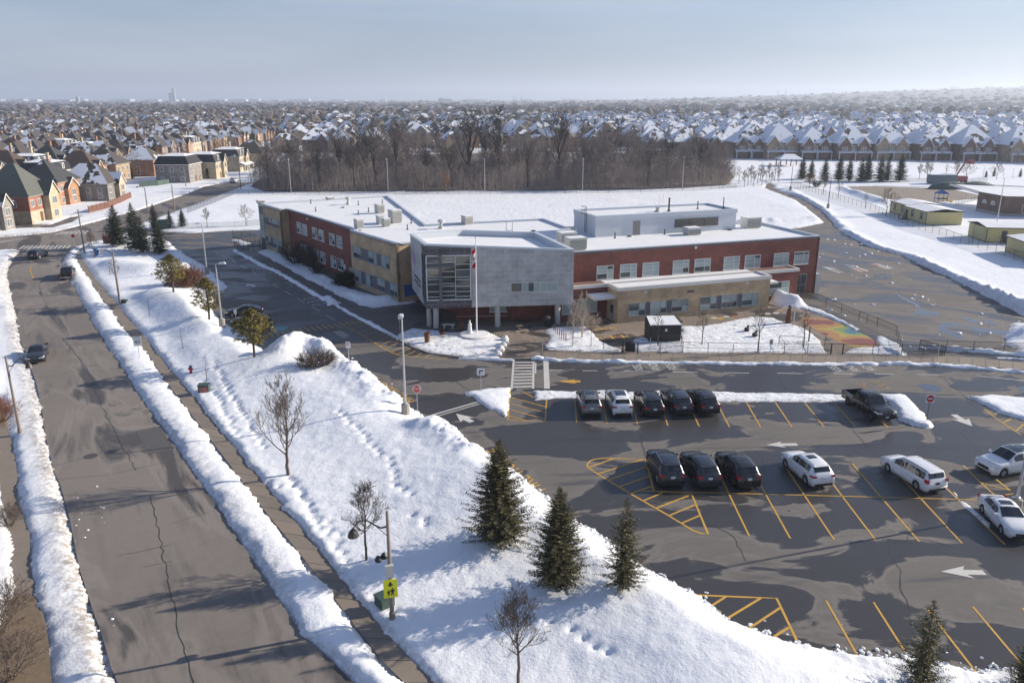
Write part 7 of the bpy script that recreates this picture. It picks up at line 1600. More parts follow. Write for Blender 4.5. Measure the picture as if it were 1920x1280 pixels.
    if sunroof:
        x0, x1, wf = sunroof; g = MB(); k = 5
        for i in range(k+1):
            x = x0+(x1-x0)*i/k; s = car_ring(c, x); w = hw*s[2]*wf
            for j in range(5):
                y = -w+2*w*j/4; yy = abs(y)/(hw*s[2]*s[5]); z = (s[4]+(s[3]*.35+s[4]*.65-s[4])*(yy/.62) if yy < .62 else (s[3]*.35+s[4]*.65)+(s[3]-(s[3]*.35+s[4]*.65))*((yy-.62)/.38)); g.v.append((x, y, z+.012))
        for i in range(k):
            for j in range(4): g.f.append((i*5+j, (i+1)*5+j, (i+1)*5+j+1, i*5+j+1)); g.m.append(0)
        v0_, v1_, v2_ = (Vector(g.v[q]) for q in g.f[0][:3])
        if (v1_-v0_).cross(v2_-v0_).z < 0: g.f = [f[::-1] for f in g.f]
        g.build('sunroof', 'car_glass', t_, smooth=True)
    if rails:
        for side in (-1, 1):
            g = MB(); pts = []
            for i in range(6):
                x = c['st'][c['rf']][0]-.15+(c['st'][c['rr']][0]+.1-c['st'][c['rf']][0]+.15)*i/5; s = car_ring(c, x); pts.append((x, side*hw*s[2]*.93, s[3]+.07))
            g.tube(pts, .025, 5); g.build('roof_rail', 'chrome' if rails == 'chrome' else 'car_trim', t_)
    # wheels
    for xw in c['wb']:
        for side in (-1, 1):
            g = MB(); prof = [(wr*.62,-.11),(wr*.93,-.115),(wr,-.07),(wr,.07),(wr*.93,.115),(wr*.62,.11)]; k = 16
            for r, yy in prof:
                for j in range(k): a = 2*math.pi*j/k; g.v.append((r*math.cos(a), yy*1.0, r*math.sin(a)))
            for i in range(5):
                for j in range(k): g.f.append((i*k+j, i*k+(j+1) % k, (i+1)*k+(j+1) % k, (i+1)*k+j)); g.m.append(0)
            wl_ = g.build('wheel', 'tyre', t_, (xw, side*(hw-.13), wr))
            g = MB(); g.v.append((0, side*.075, 0)); k2 = 20
            for j in range(k2): a = 2*math.pi*j/k2; g.v.append((wr*.64*math.cos(a), side*(.10 if (j//2) % 2 else .06), wr*.64*math.sin(a)))
            for j in range(k2): f = (0, 1+j, 1+(j+1) % k2); g.f.append(f if side < 0 else f[::-1]); g.m.append(0)
            g.build('rim', rim_, wl_)
    xf, xr = c['st'][0][0], (c['st'][-1][0] if kind != 'pickup' else -2.87)
    F_ = c['st'][1]; R_ = c['st'][9]
    for side in (-1, 1):
        g = MB(); z0 = F_[1]-.10; w = hw*F_[5]
        g.add([(xf-.06, side*w*.55, z0-.02), (xf-.10, side*w*.92, z0), (xf-.42, side*w*1.045, z0+.06), (xf-.40, side*w*1.03, z0+.17), (xf-.12, side*w*.90, z0+.13), (xf-.06, side*w*.60, z0+.08),
               (xf+.015, side*w*.50, z0-.02), (xf-.03, side*w*.95, z0), (xf-.42, side*w*1.09, z0+.06), (xf-.40, side*w*1.07, z0+.17), (xf-.06, side*w*.93, z0+.14), (xf-.03, side*w*.55, z0+.10)],
              [(6,7,10,11),(7,8,9,10),(11,10,4,5),(10,9,3,4),(6,0,1,7),(7,1,2,8)]); g.build('headlight', 'head_lens', t_)
        if kind != 'pickup':
            g = MB(); w = hw*R_[5]; zt = R_[1]-.08; hh = .30 if kind == 'van' else .16
            if kind == 'van': zt = .92
            g.add([(xr+.02, side*w*.62 if kind != 'van' else side*w*.80, zt-.02), (xr+.03, side*w*1.03, zt), (xr+.30, side*hw*1.01, zt+.03), (xr+.34, side*hw*1.0, zt+hh), (xr+.05, side*w*1.0, zt+hh), (xr+.04, side*w*.66 if kind != 'van' else side*w*.82, zt+hh-.03),
                   (xr+.12, side*w*.6, zt), (xr+.4, side*w*.9, zt)], [(0,1,4,5),(1,2,3,4),(0,6,7,2,1)]); g.build('taillight', 'tail_red', t_)
        g = MB(); xm = c['st'][c['cowl']][0]-.28; zm = c['st'][c['cowl']][1]+.10
        g.add([(xm, side*hw*.97, zm-.03),(xm-.05, side*(hw+.20), zm-.02),(xm-.05, side*(hw+.20), zm+.13),(xm, side*hw*.95, zm+.13),(xm+.1, side*(hw*.98), zm),(xm+.07, side*(hw+.18), zm),(xm+.07, side*(hw+.18), zm+.1),(xm+.1, side*hw*.96, zm+.1)],
              [(0,1,2,3),(4,7,6,5),(0,4,5,1),(1,5,6,2),(2,6,7,3),(3,7,4,0)]); g.build('door_mirror', paint_, t_)
    g = MB(); zg = F_[1]-.24; w = hw*F_[5]
    g.box(xf-.05, xf+.02, -w*.52, w*.52, zg-.10, zg+.12); g.build('grille', 'car_trim', t_)
    g = MB(); g.box(xf-.08, xf+.01, -w*.75, w*.75, low+.02, low+.17); g.build('front_bumper', 'car_trim', t_)
    if kind != 'pickup':
        g = MB(); w = hw*R_[5]; g.box(xr-.01, xr+.10, -w*.80, w*.80, low+.03, low+.20); g.build('rear_bumper', 'car_trim', t_)
        if plate:
            g = MB(); zp = .80 if kind != 'sedan' else .78; g.box(xr-.015, xr+.05, -.15, .15, zp-.02, zp+.13); g.build('licence_plate', facing_plate, t_)
        if kind in ('suv', 'van'):
            g = MB(); s = c['st'][c['rr']]; g.add([(s[0]+.05,-hw*.62,s[3]+.05),(s[0]-.16,-hw*.60,s[3]+.01),(s[0]-.16,hw*.60,s[3]+.01),(s[0]+.05,hw*.62,s[3]+.05)], [(0,1,2,3)]); g.build('spoiler', paint_, t_)
    else:
        hb = 1.16
        for side in (-1, 1):
            g = MB(); xsb = sorted([-2.80,-.98]+[c['wb'][1]+d*ra for d in (-1,-.75,-.4,0,.4,.75,1)]); lo = []; hi = []
            for x in xsb:
                ar = wr+math.sqrt(max(0, ra*ra-(x-c['wb'][1])**2)) if abs(x-c['wb'][1]) < ra else low
                lo.append((x, max(low, ar))); 
            k = len(xsb)
            for y in (hw*.99, hw*.86): g.v.extend([(x, side*y, z) for x, z in lo]); g.v.extend([(x, side*y, hb) for x, z in lo])
            for o_, fl in ((0, side < 0), (2*k, side > 0)):
                for i in range(k-1): f = (o_+i, o_+i+1, o_+k+i+1, o_+k+i); g.f.append(f if fl else f[::-1]); g.m.append(0)
            for i in range(k-1): f = (k+i, k+i+1, 3*k+i+1, 3*k+i); g.f.append(f if side < 0 else f[::-1]); g.m.append(0)
            g.build('bed_side', paint_, t_)
            g = MB(); g.box(-2.84,-2.74, side*hw*.80-.09, side*hw*.80+.09, .86, 1.14); g.build('taillight', 'tail_red', t_)
        g = MB(); g.box(-2.80,-1.0,-hw*.86,hw*.86,.62,.70); g.build('bed_floor', 'car_trim', t_)
        g = MB(); g.box(-2.82,-2.74,-hw*.72,hw*.72,.66,1.15); g.build('tailgate', paint_, t_)
        g = MB(); g.box(-2.93,-2.82,-hw*.9,hw*.9,.45,.62); g.build('rear_bumper', 'chrome', t_)
        g = MB(); g.box(-2.96,-2.93,-.15,.15,.50,.61); g.build('licence_plate', 'plate_white', t_)
        g = MB(); g.box(xf+.01,xf+.03,-.15,.15,.58,.70); g.build('front_plate', 'plate_white', t_)
    return t_
def from_rear(p, hd, L_): return (p[0]+math.cos(hd)*L_/2, p[1]+math.sin(hd)*L_/2)
def from_front(p, hd, L_): return (p[0]-math.cos(hd)*L_/2, p[1]-math.sin(hd)*L_/2)
T1 = ang_of((10.73, 63.15), (11.05, 68.21)); T2 = ang_of((18.45, 62.52), (18.79, 68.35)); PG1 = 'cars parked along the snowy median'
make_car('suv', 'paint_grey', 'grey sport utility with a dark glass roof, first in the row by the median', from_rear((6.99, 64.58), math.radians(92), 4.62), math.radians(92), sunroof=(.1,-1.0,.62), group=PG1, rails='dark')
make_car('suv', 'paint_white', 'white sport utility with a dark glass roof between the grey and the black one', from_rear((9.64, 64.58), math.radians(92), 4.62), math.radians(93), sunroof=(.15,-1.2,.68), group=PG1)
make_car('suv', 'paint_black', 'black sport utility with silver roof rails next to the white one', from_rear((12.39, 64.34), math.radians(94), 4.62), math.radians(95), rails='chrome', group=PG1)
make_car('suv', 'paint_slate', 'dark slate coloured sport utility with bright red tail lamps in the median row', from_rear((15, 64.83), math.radians(95), 4.62), math.radians(97), group=PG1)
make_car('suv', 'paint_black', 'black sport utility at the end of the median row beside empty bays', from_rear((17.34, 64.83), math.radians(96), 4.62), math.radians(98), group=PG1, rim_='rim_black')
hp_ = ang_of((32.98, 69.53), (32.41, 63.74)); make_car('pickup', 'paint_black', 'black crew cab pickup truck nosing out beside the snow island', from_front((32.05, 63.15), math.radians(-82), 5.75), math.radians(-82), cat='pickup truck', name='pickup_truck', rim_='rim_black')
PG2 = 'cars in the middle rows of bays'
hm_ = ang_of((17.63, 44.63), (18.06, 55.53))
make_car('suv', 'paint_navy', 'black sport utility with silver roof rails beside the hatched wedge', from_rear((11.5, 51.34), math.radians(95), 4.7), math.radians(94), rails='chrome', group=PG2, sc=1.03)
make_car('suv', 'paint_slate', 'dark grey sport utility between two black ones behind the hatched wedge', from_rear((14.09, 51.18), math.radians(96), 4.62), math.radians(96), group=PG2)
make_car('suv', 'paint_black', 'black sport utility next to the first empty bay of the middle row', from_rear((16.8, 51.1), math.radians(96), 4.62), math.radians(97), group=PG2, sc=1.02, rim_='rim_black')
make_car('suv', 'paint_white', 'white sport utility alone in the middle row', from_rear((22.06, 51.26), math.radians(98), 4.62), math.radians(101), sunroof=(-.15,-.75,.5), group=PG2)
make_car('van', 'paint_white', 'white minivan with red tail lamps parked next to the thin snow strip', from_rear((29.83, 50.38), math.radians(103), 5.15), math.radians(105), rails='dark', group=PG2, cat='minivan', name='minivan', facing_plate='car_trim', sc=.95)
h11 = ang_of((37.96, 54.07), (35.63, 53.28)); make_car('suv', 'paint_white', 'white sport utility with a black roof turned across the bays at the right edge', from_front((34.93, 53.71), math.radians(196), 4.75), math.radians(196), sunroof=(.2,-1.3,.86), group=PG2, sc=1.05)
h12 = ang_of((31.67, 47.75), (31.33, 44.82)); make_car('sedan', 'paint_white', 'white sedan with a sunroof facing the camera beside the light pole', (lerp2((31.59, 47.61), (31.25, 44.69), .5)[0]+.80, lerp2((31.59, 47.61), (31.25, 44.69), .5)[1]+.25), h12, sunroof=(-.05,-.6,.62), group=PG2)
h13 = math.radians(186)
make_car('sedan', 'paint_black', 'black sedan parked farther from the lawn, behind the other black sedan', ((-34.31, 98.77)[0], (-34.31, 98.77)[1]), h13, group='black sedans parked by the lawn')
make_car('sedan', 'paint_black', 'black sedan parked close to the lawn, half hidden by the open crowned pine', ((-32.14, 94.48)[0], (-32.14, 94.48)[1]), h13, group='black sedans parked by the lawn')
h15 = math.radians(75); make_car('suv', 'paint_navy', 'dark blue sport utility driving away towards the zebra crossing', from_rear((-82.67, 135.57), math.radians(100), 4.62), math.radians(98), name='driving_car', group='vehicles driving on the street')
make_car('pickup', 'paint_brown_black', 'dark pickup truck driving away beside the snow bank on the street', from_rear((-68.41, 119.14), math.radians(108), 5.75), math.radians(112), cat='pickup truck', name='pickup_truck', group='vehicles driving on the street', sc=.92)
make_car('sedan', 'paint_slate', 'dark grey sedan with a black glass roof coming towards the camera on the street', from_front((-49.79, 79.21), math.radians(-62), 4.6), math.radians(-66), name='driving_car', group='vehicles driving on the street', sunroof=(.05,-1.0,.8))
sw2 = ang_of((-85.18, 242.7), (-86.91, 264.78)); make_car('suv', 'paint_white', 'white sport utility on the cross street near the woods', (-92.85, 270.03), sw2, name='driving_car')

# ------------------------------------------------------------------ houses
def wall_window(F, s, d, z, w, h, fm='fascia_white', parent=None, detail=True, gm='glass_house', arch=False):
    b = MB(); t_ = .09
    b.fbox(F, s-w/2, s+w/2, d-.02, d+.05, z-.06, z+t_-.06); b.fbox(F, s-w/2, s+w/2, d-.02, d+.05, z+h-t_, z+h)
    b.fbox(F, s-w/2, s-w/2+t_, d-.02, d+.05, z+.03, z+h-t_); b.fbox(F, s+w/2-t_, s+w/2, d-.02, d+.05, z+.03, z+h-t_)
    if w > 1.2:
        k = 2 if w > 1.9 else 1
        for i in range(k): x = s-w/2+w*(i+1)/(k+1); b.fbox(F, x-.04, x+.04, d-.02, d+.05, z+.03, z+h-t_)
    if arch:
        pts = [(s+w/2*math.cos(math.pi*i/8), z+h+w/2*math.sin(math.pi*i/8)) for i in range(9)]
        b.add([F.p(x, d+.05, zz) for x, zz in pts], [tuple(reversed(range(9)))])
    if detail:
        o = b.build('window', fm, parent)
        p = MB(); p.fbox(F, s-w/2+t_, s+w/2-t_, d-.02, d+.02, z+.03, z+h-t_); p.build('pane', gm, o)
    else:
        n0 = len(b.m); b.fbox(F, s-w/2+t_, s+w/2-t_, d-.02, d+.02, z+.03, z+h-t_, 1); o = b.build('window', [fm, gm], parent)
    return o
def hip_roof(b, x0, x1, y0, y1, z, pitch, over=.4, ridge='x', gable=(False, False), mi=0, thick=.18):
    x0 -= over; x1 += over; y0 -= over; y1 += over; w, d = x1-x0, y1-y0
    if w >= d:
        r = d/2; h = r*pitch; a = (x0 + (0 if gable[0] else r*.95), (y0+y1)/2, z+h); c = (x1 - (0 if gable[1] else r*.95), (y0+y1)/2, z+h)
        b.add([(x0,y0,z),(x1,y0,z),(x1,y1,z),(x0,y1,z),a,c], [(0,1,5,4),(2,3,4,5),(3,0,4),(1,2,5)], mi)
    else:
        r = w/2; h = r*pitch; a = ((x0+x1)/2, y0 + (0 if gable[0] else r*.95), z+h); c = ((x0+x1)/2, y1 - (0 if gable[1] else r*.95), z+h)
        b.add([(x0,y0,z),(x1,y0,z),(x1,y1,z),(x0,y1,z),a,c], [(1,2,5,4),(3,0,4,5),(0,1,4),(2,3,5)], mi)
    b.box(x0+.05, x1-.05, y0+.05, y1-.05, z-thick, z-.004, mi)
    return h
PROTO_ROOTS = []
ORD = ['first','second','third','fourth','fifth','sixth','seventh','eighth','ninth','tenth','eleventh','twelfth','thirteenth','fourteenth','fifteenth','sixteenth','seventeenth','eighteenth','nineteenth','twentieth','twenty-first','twenty-second','twenty-third','twenty-fourth','twenty-fifth','twenty-sixth','twenty-seventh','twenty-eighth','twenty-ninth','thirtieth','thirty-first','thirty-second','thirty-third','thirty-fourth','thirty-fifth','thirty-sixth','thirty-seventh','thirty-eighth','thirty-ninth','fortieth']
ROWN = {}
def nth(key):
    ROWN[key] = ROWN.get(key, -1)+1; return ORD[ROWN[key]]
def make_house(style, brick, roofm, seed, detail=2, wood='fascia_white', base=None):
    """front faces -Y, footprint centred on the origin; returns [(name, mesh, children)]"""
    R = random.Random(seed); t_ = bpy.data.objects.new('house', None); PROTO_ROOTS.append(t_)
    w, d, e = style.get('w', 10.0), style.get('d', 12.0), style.get('e', 5.9)
    x0, x1, y0, y1 = -w/2, w/2, -d/2, d/2
    FRt = Frame((x0,y0), 0.0); FSi = Frame((x1,y0), math.pi/2); FLe = Frame((x0,y1), -math.pi/2)
    b = MB(); b.prism([(x0,y0),(x1,y0),(x1,y1),(x0,y1)], -.3, e); 
    b.build('wall', brick, t_)
    if base:
        q = MB(); q.box(x0-.03,x1+.03,y0-.03,y1+.03,-.2,2.9); q.build('stone_base', base, t_)
    pitch = style.get('pitch', .85)
    if style.get('mansard'):
        q = MB(); i = 1.1; zt = e+2.6
        q.add([(x0-.3,y0-.3,e),(x1+.3,y0-.3,e),(x1+.3,y1+.3,e),(x0-.3,y1+.3,e),(x0+i,y0+i,zt),(x1-i,y0+i,zt),(x1-i,y1-i,zt),(x0+i,y1-i,zt)], [(0,1,5,4),(1,2,6,5),(2,3,7,6),(3,0,4,7),(0,3,2,1)], 0)
        rf = q.build('roof', roofm, t_)
        q = MB(); q.add([(x0+i,y0+i,zt),(x1-i,y0+i,zt),(x1-i,y1-i,zt),(x0+i,y1-i,zt),(0,y0+i+2.2,zt+.7),(0,y1-i-2.2,zt+.7)], [(0,1,4),(1,2,5,4),(2,3,5),(3,0,4,5)]); q.build('roof_snow', 'roof_snow', rf)
        q = MB(); q.box(x0-.35,x1+.35,y0-.35,y1+.35,e-.22,e-.004); q.build('eaves', wood, t_)
        for k in range(style.get('dormers', 3)):
            xd = x0+w*(k+.7)/(style.get('dormers', 3)+.4); q = MB(); q.box(xd-.65,xd+.65,y0-.05,y0+1.2,e+.35,e+1.7); pts = [(xd+.65*math.cos(math.pi*j/6), e+1.7+.6*math.sin(math.pi*j/6)) for j in range(7)]
            q.add([(x,y0-.05,z) for x, z in pts]+[(x,y0+1.2,z) for x, z in pts], [tuple(reversed(range(7)))]+[(j,j+1,8+j,7+j) for j in range(6)]); dm = q.build('dormer', wood, rf)
            q = MB(); q.box(xd-.38,xd+.38,y0-.09,y0-.055,e+.55,e+1.95); q.build('dormer_pane', 'glass_house', rf)
    else:
        q = MB(); hip_roof(q, x0, x1, y0, y1, e+.18, pitch, .45, gable=style.get('gables', (False, False))); rf = q.build('roof', roofm, t_)
        if any(style.get('gables', (False, False))):
            q = MB(); 
            if w >= d:
                for s_, gx_ in ((0, x0), (1, x1)):
                    if style['gables'][s_]: q.add([(gx_,y0,e+.18),(gx_,y1,e+.18),(gx_,0,e+.18+(d/2)*pitch)], [(0,1,2)])
            q.build('gable_wall', brick, t_)
        q = MB(); q.box(x0-.47,x1+.47,y0-.47,y1+.47,e-.06,e+.0); q.build('eaves', wood, t_)
    if style.get('chimney', True) and detail > 0:
        q = MB(); zc = e+pitch*min(w,d)/2*.75; q.box(x1-2.2,x1-1.4,.6,1.3,zc-2,zc+1.4); q.box(x1-2.28,x1-1.32,.52,1.38,zc+1.4,zc+1.55); q.build('chimney', brick, rf)
    # projecting gabled bays on the front
    for gx_, gw, gd, gh in style.get('bays', [(-w*.22, 3.6, 1.2, e)]):
        q = MB(); yb = y0-gd; ph = gw/2*style.get('gpitch', 1.25)
        q.add([(gx_-gw/2,yb,-.2),(gx_+gw/2,yb,-.2),(gx_+gw/2,yb,gh),(gx_,yb,gh+ph),(gx_-gw/2,yb,gh),(gx_-gw/2,y0+.1,-.2),(gx_+gw/2,y0+.1,-.2),(gx_+gw/2,y0+.1,gh),(gx_-gw/2,y0+.1,gh)], [(0,1,2,3,4),(1,6,7,2),(5,0,4,8)]); q.build('bay', style.get('bay_brick', brick), t_)
        ov = .35; yr = y0+min(d*.45, ph/pitch+1.0)
        q = MB(); dz = ov*1.25
        for s_ in (-1, 1):
            A_ = (gx_+s_*(gw/2+ov), yb-.3, gh-dz+.1); B_ = (gx_, yb-.3, gh+ph+.12); C_ = (gx_, yr, gh+ph+.12); D_ = (gx_+s_*(gw/2+ov), y0+.6, gh-dz+.1)
            q.add([A_, B_, C_, D_], [(0,3,2,1) if s_ < 0 else (0,1,2,3)]); q.add([(p[0], p[1], p[2]-.16) for p in (A_, B_, C_, D_)], [(0,1,2,3) if s_ < 0 else (0,3,2,1)])
        q.build('bay_roof', roofm, rf)
        if detail:
            q = MB()
            for s_ in (-1, 1):
                q.add([(gx_+s_*(gw/2+ov),yb-.31,gh-dz-.22),(gx_,yb-.31,gh+ph-.20),(gx_,yb-.31,gh+ph+.13),(gx_+s_*(gw/2+ov),yb-.31,gh-dz+.12)], [(0,1,2,3) if s_ < 0 else (3,2,1,0)])
            q.build('barge_board', wood, t_)
            wall_window(FRt, gx_-x0, gd, gh-2.4, 1.9, 1.6, wood, t_, detail > 1, arch=style.get('arch', False))
            if style.get('bay_low', True): wall_window(FRt, gx_-x0, gd, .9, 1.9, 1.6, wood, t_, detail > 1)
    if detail:
        occupied = [(g[0]-g[1]/2, g[0]+g[1]/2) for g in style.get('bays', [(-w*.22, 3.6, 1.2, e)])]
        for i in range(style.get('nw', 3)):
            x = x0+w*(i+.5)/style.get('nw', 3)
            if any(a-.6 < x < c+.6 for a, c in occupied): continue
            wall_window(FRt, x-x0, 0, e-2.3, 1.5, 1.5, wood, t_, detail > 1)
            if i == style.get('door', 1):
                q = MB(); q.fbox(FRt, x-x0-.55, x-x0+.55, -.02, .06, .2, 2.4); q.build('door', 'rust', t_)
            elif not style.get('garage'): wall_window(FRt, x-x0, 0, .9, 1.5, 1.5, wood, t_, detail > 1)
        for sd, F_ in ((style.get('sw', 2), FSi), (style.get('lw', 1), FLe)):
            for i in range(sd):
                s_ = d*(i+.7)/(sd+.4); wall_window(F_, s_, 0, e-2.3, 1.2, 1.4, wood, t_, detail > 1)
                if detail > 1 or i == 0: wall_window(F_, s_, 0, .9, 1.2, 1.4, wood, t_, detail > 1)
        if style.get('porch'):
            q = MB(); q.box(x0+.3,x1-.3,y0-2.0,y0-.02,2.75,2.9); q.add([(x0+.2,y0-2.1,2.9),(x1-.2,y0-2.1,2.9),(x1-.2,y0-.02,3.6),(x0+.2,y0-.02,3.6)], [(0,1,2,3)]); q.build('porch_roof', 'roof_snow', t_)
            for px_ in (x0+.5, 0, x1-.5):
                q = MB(); q.box(px_-.14,px_+.14,y0-1.9,y0-1.62,-.1,2.75); q.build('porch_post', wood, t_)
        if style.get('garage'):
            q = MB(); q.fbox(FRt, w*.52, w*.92, -.02, .05, .1, 2.4); q.build('garage_door', 'fascia_white', t_)
    return t_
def place_house(proto, p, rz, label, group=None, cat='house', first=[set()], sc=1.0, z=-.05):
    c = copy_tree(proto); c.location = (p[0], p[1], z); c.rotation_euler = (0,0,rz); c['label'] = label; c['category'] = cat
    c.scale = (sc, sc, sc)
    if group: c['group'] = group
    return c
# protos are copied, never linked themselves
ST = {
 'hip': dict(w=10.5, d=12.5, bays=[(-2.4,3.6,1.2,5.9)]), 'twin': dict(w=11, d=12, bays=[(-3.2,3.8,1.0,5.6),(3.2,3.8,1.0,5.6)], arch=True), 'wide': dict(w=13, d=12, bays=[(2.6,4.2,1.4,5.9)], nw=4),
 'mans': dict(w=11.5, d=11, mansard=True, bays=[], dormers=3, nw=3), 'mans_bay': dict(w=11.5, d=11, mansard=True, bays=[(1.6,3.4,.9,6.2)], dormers=2, nw=4),
 'porch': dict(w=11.5, d=12, bays=[(-3.0,3.9,.8,5.5),(3.0,3.4,.6,5.5)], porch=True, bay_low=False, garage=True, chimney=False), 'porch2': dict(w=12.5, d=12, bays=[(-3.6,4.4,.8,5.5),(3.0,4.0,.8,5.5)], porch=True, bay_low=False, garage=True, chimney=False, pitch=.95),
}
RZ_STREET = ang_of((-94.65, 176.53), (-95.15, 232.94))          # houses along the cross street
corner = (-106.36, 176.53)
# corner house: red brick over stone, green grey hip roof
hs = make_house(dict(w=11.0, d=11.5, e=6.1, bays=[(2.2,4.2,1.5,6.3)], pitch=1.15, nw=4, door=1, sw=2, lw=2, bay_brick='house_stone_cream', chimney=False), 'house_brick_red', 'shingle_green_grey', 1, 2, base='house_stone_cream')
Fh = Frame(corner, RZ_STREET)
place_house(hs, Fh.xy(5.6, -5.8), RZ_STREET, 'red brick and stone corner house with a steep green grey roof')
o_left = Fh.xy(-9.0, -11.0)
hs = make_house(dict(w=9.5, d=11, e=5.8, bays=[(1.5,3.4,1.0,5.6)], sw=1, lw=2), 'house_brick_grey', 'shingle_half', 2, 2)
place_house(hs, Fh.xy(-9.5, -6.5), RZ_STREET, 'grey brick house cut off by the left edge beside the corner house')
# grey and beige house with the chequered snowy roof
p2 = (-108.89, 217.88); F2 = Frame(p2, RZ_STREET)
hs = make_house(dict(w=9.5, d=13.5, e=4.8, bays=[(1.4,3.8,1.2,5.0)], pitch=.95, sw=2, lw=4, bay_brick='house_stone_cream', chimney=False, nw=3), 'house_brick_grey', 'shingle_snowy', 3, 2)
place_house(hs, F2.xy(4.0, -6.8), RZ_STREET, 'grey sided house with a chequered snowy roof and a beige pointed gable')
# others along the far side of the cross street
hs = make_house(dict(w=11, d=11, e=6.2, bays=[(0,5.2,1.0,5.0)], pitch=.9, gpitch=.8), 'house_brick_orange', 'shingle_charcoal', 4, 2); place_house(hs, (-121.94, 212.15), RZ_STREET, 'orange brick house with a broad front gable behind the corner house')
hs = make_house(dict(w=10, d=12, e=6.0, bays=[(-2,3.4,1.0,5.8)], sw=2), 'house_brick_orange', 'shingle_brown', 5, 2); place_house(hs, (-139.36, 263.07), RZ_STREET, 'orange brick house under a brown hip roof above the chequered roof')
hs = make_house(dict(w=10, d=12, e=6.0, bays=[], sw=2, nw=3), 'house_brick_tan', 'shingle_half', 6, 2); place_house(hs, (-137.03, 273.64), RZ_STREET, 'tan brick house with a snow edged hip roof beside the grey willow')
hs = make_house(dict(w=11, d=11, bays=[], mansard=True, dormers=1, e=5.5), 'house_stone_cream', 'shingle_black', 7, 2); place_house(hs, (-145.38, 253.27), RZ_STREET, 'cream house with a near black mansard roof and one oval dormer')
hs = make_house(dict(w=10, d=11, e=6.0, bays=[], nw=3, sw=2), 'house_brick_orange', 'shingle_snowy', 8, 2); place_house(hs, (-132.64, 293.2), RZ_STREET, 'orange brick house with white windows behind the small cedars')
MG = 'mansard roofed houses on the cross street'
hs = make_house(ST['mans'] | dict(e=6.2, dormers=0, lw=3), 'house_brick_grey', 'shingle_black', 9, 2); place_house(hs, (-111.57, 271.82), RZ_STREET, 'grey stone house with a plain black mansard roof, nearest the street', MG)
hs = make_house(ST['mans_bay'] | dict(garage=True), 'house_stone_cream', 'shingle_charcoal', 10, 2); place_house(hs, (-107.45, 285.06), RZ_STREET, 'beige mansard house with two round dormers and three cedars', MG)
hs = make_house(ST['mans_bay'] | dict(dormers=3, porch=True), 'house_stone_cream', 'shingle_taupe', 11, 2); place_house(hs, (-108.53, 313.29), RZ_STREET, 'cream mansard house with three round dormers and a porch', MG)
hs = make_house(ST['hip'] | dict(sw=2), 'house_stone_cream', 'shingle_taupe', 12, 2); place_house(hs, (-105.56, 330.86), RZ_STREET, 'beige house with a brown hip roof against the woods', MG)
for i, p in enumerate([(-110.26, 287.05), (-107.48, 283.09), (-104.95, 279.24)]):
    o = MB(); 
    me_t, me_c = pine_mesh('cedar', 3.6, .55, 70+i, 'cedar_needles', .02, 150, .5); plant('cedar_tree', (me_t, me_c), p, 'narrow dark cedar before the beige mansard house, ' + ('left', 'middle', 'right')[i] + ' of three', 'cedar tree', None, 1.0, 'three cedars')
for p, h, lab in (((-131.28, 279.24), 5.0, 'dark spruce behind the blue fenced yard'), ((-132.92, 289.08), 4.4, 'dark spruce beside the orange house yard'), ((-130.52, 293.2), 4.0, 'narrow spruce at the orange house wall')): plant('spruce_tree', DARK[0], p, lab, 'spruce tree', None, h/7, 'yard spruces')
plant('bare_tree', BT['spreading'], (-135.09, 283.09), 'large grey leafless willow between the tan house and the spruces', 'bare tree', None, 1.9)
fence([(-101.14, 190.93), (-100.98, 196.56), (-101.76, 202.52)], 1.7, 'red brown board fence beside the chequered roof house', .6, 'board_fence', r=.02, mesh=False, m='fence_wood_red')
def board_fence(line, h, m, label, step=1.2):
    o_ = line[0]; t_ = thing('board_fence', label, 'fence', (o_[0], o_[1], 0)); n = int(sum(dist2(a, b) for a, b in zip(line[:-1], line[1:]))/step); P = resample(line, max(1, n))
    for a, b_ in zip(P[:-1], P[1:]):
        F = Frame(a, ang_of(a, b_)); L_ = dist2(a, b_); b = MB(); b.fbox(F, .03, L_-.03, -.03, .03, .05, h); b.fbox(F, -.06, .06, -.07, .07, 0, h+.12); b.build('fence_panel', m, t_, org=(o_[0], o_[1], 0))
    return t_
board_fence([(-102.55, 193.71), (-102.26, 203.55), (-106.58, 225.17)], 1.8, 'fence_wood_red', 'red brown fence panels along the cross street pavement', 1.8)
board_fence([(-116.91, 253.27), (-112.58, 258.08), (-111.56, 263.07)], 1.8, 'box_green', 'grey green board fence before the spruce yard', 2.4)
# ------------------------------------------------ rows of houses further out, all copies of a dozen types
BR = ['house_brick_red','house_brick_orange','house_brick_tan','house_brick_brown','house_stone_cream']; RFL = ['shingle_brown','shingle_charcoal','shingle_taupe','shingle_half']; 
COLN = {'house_brick_red':'red brick','house_brick_orange':'orange brick','house_brick_tan':'tan brick','house_brick_brown':'brown brick','house_stone_cream':'cream stone','house_brick_grey':'grey brick'}
RFN = {'shingle_brown':'brown','shingle_charcoal':'charcoal','shingle_taupe':'taupe','shingle_half':'snow streaked','shingle_snowy':'snow covered'}
def protos(combos, detail):
    return [(make_house(ST[s_], br, rf, 100+i, detail), br, rf, s_) for i, (s_, br, rf) in enumerate(combos)]
P_L = protos([('hip','house_brick_orange','shingle_brown'),('twin','house_brick_red','shingle_charcoal'),('hip','house_brick_tan','shingle_half'),('wide','house_brick_brown','shingle_half'),('twin','house_brick_orange','shingle_taupe'),('hip','house_brick_red','shingle_half'),('wide','house_brick_tan','shingle_half'),('mans','house_stone_cream','shingle_charcoal')], 1)
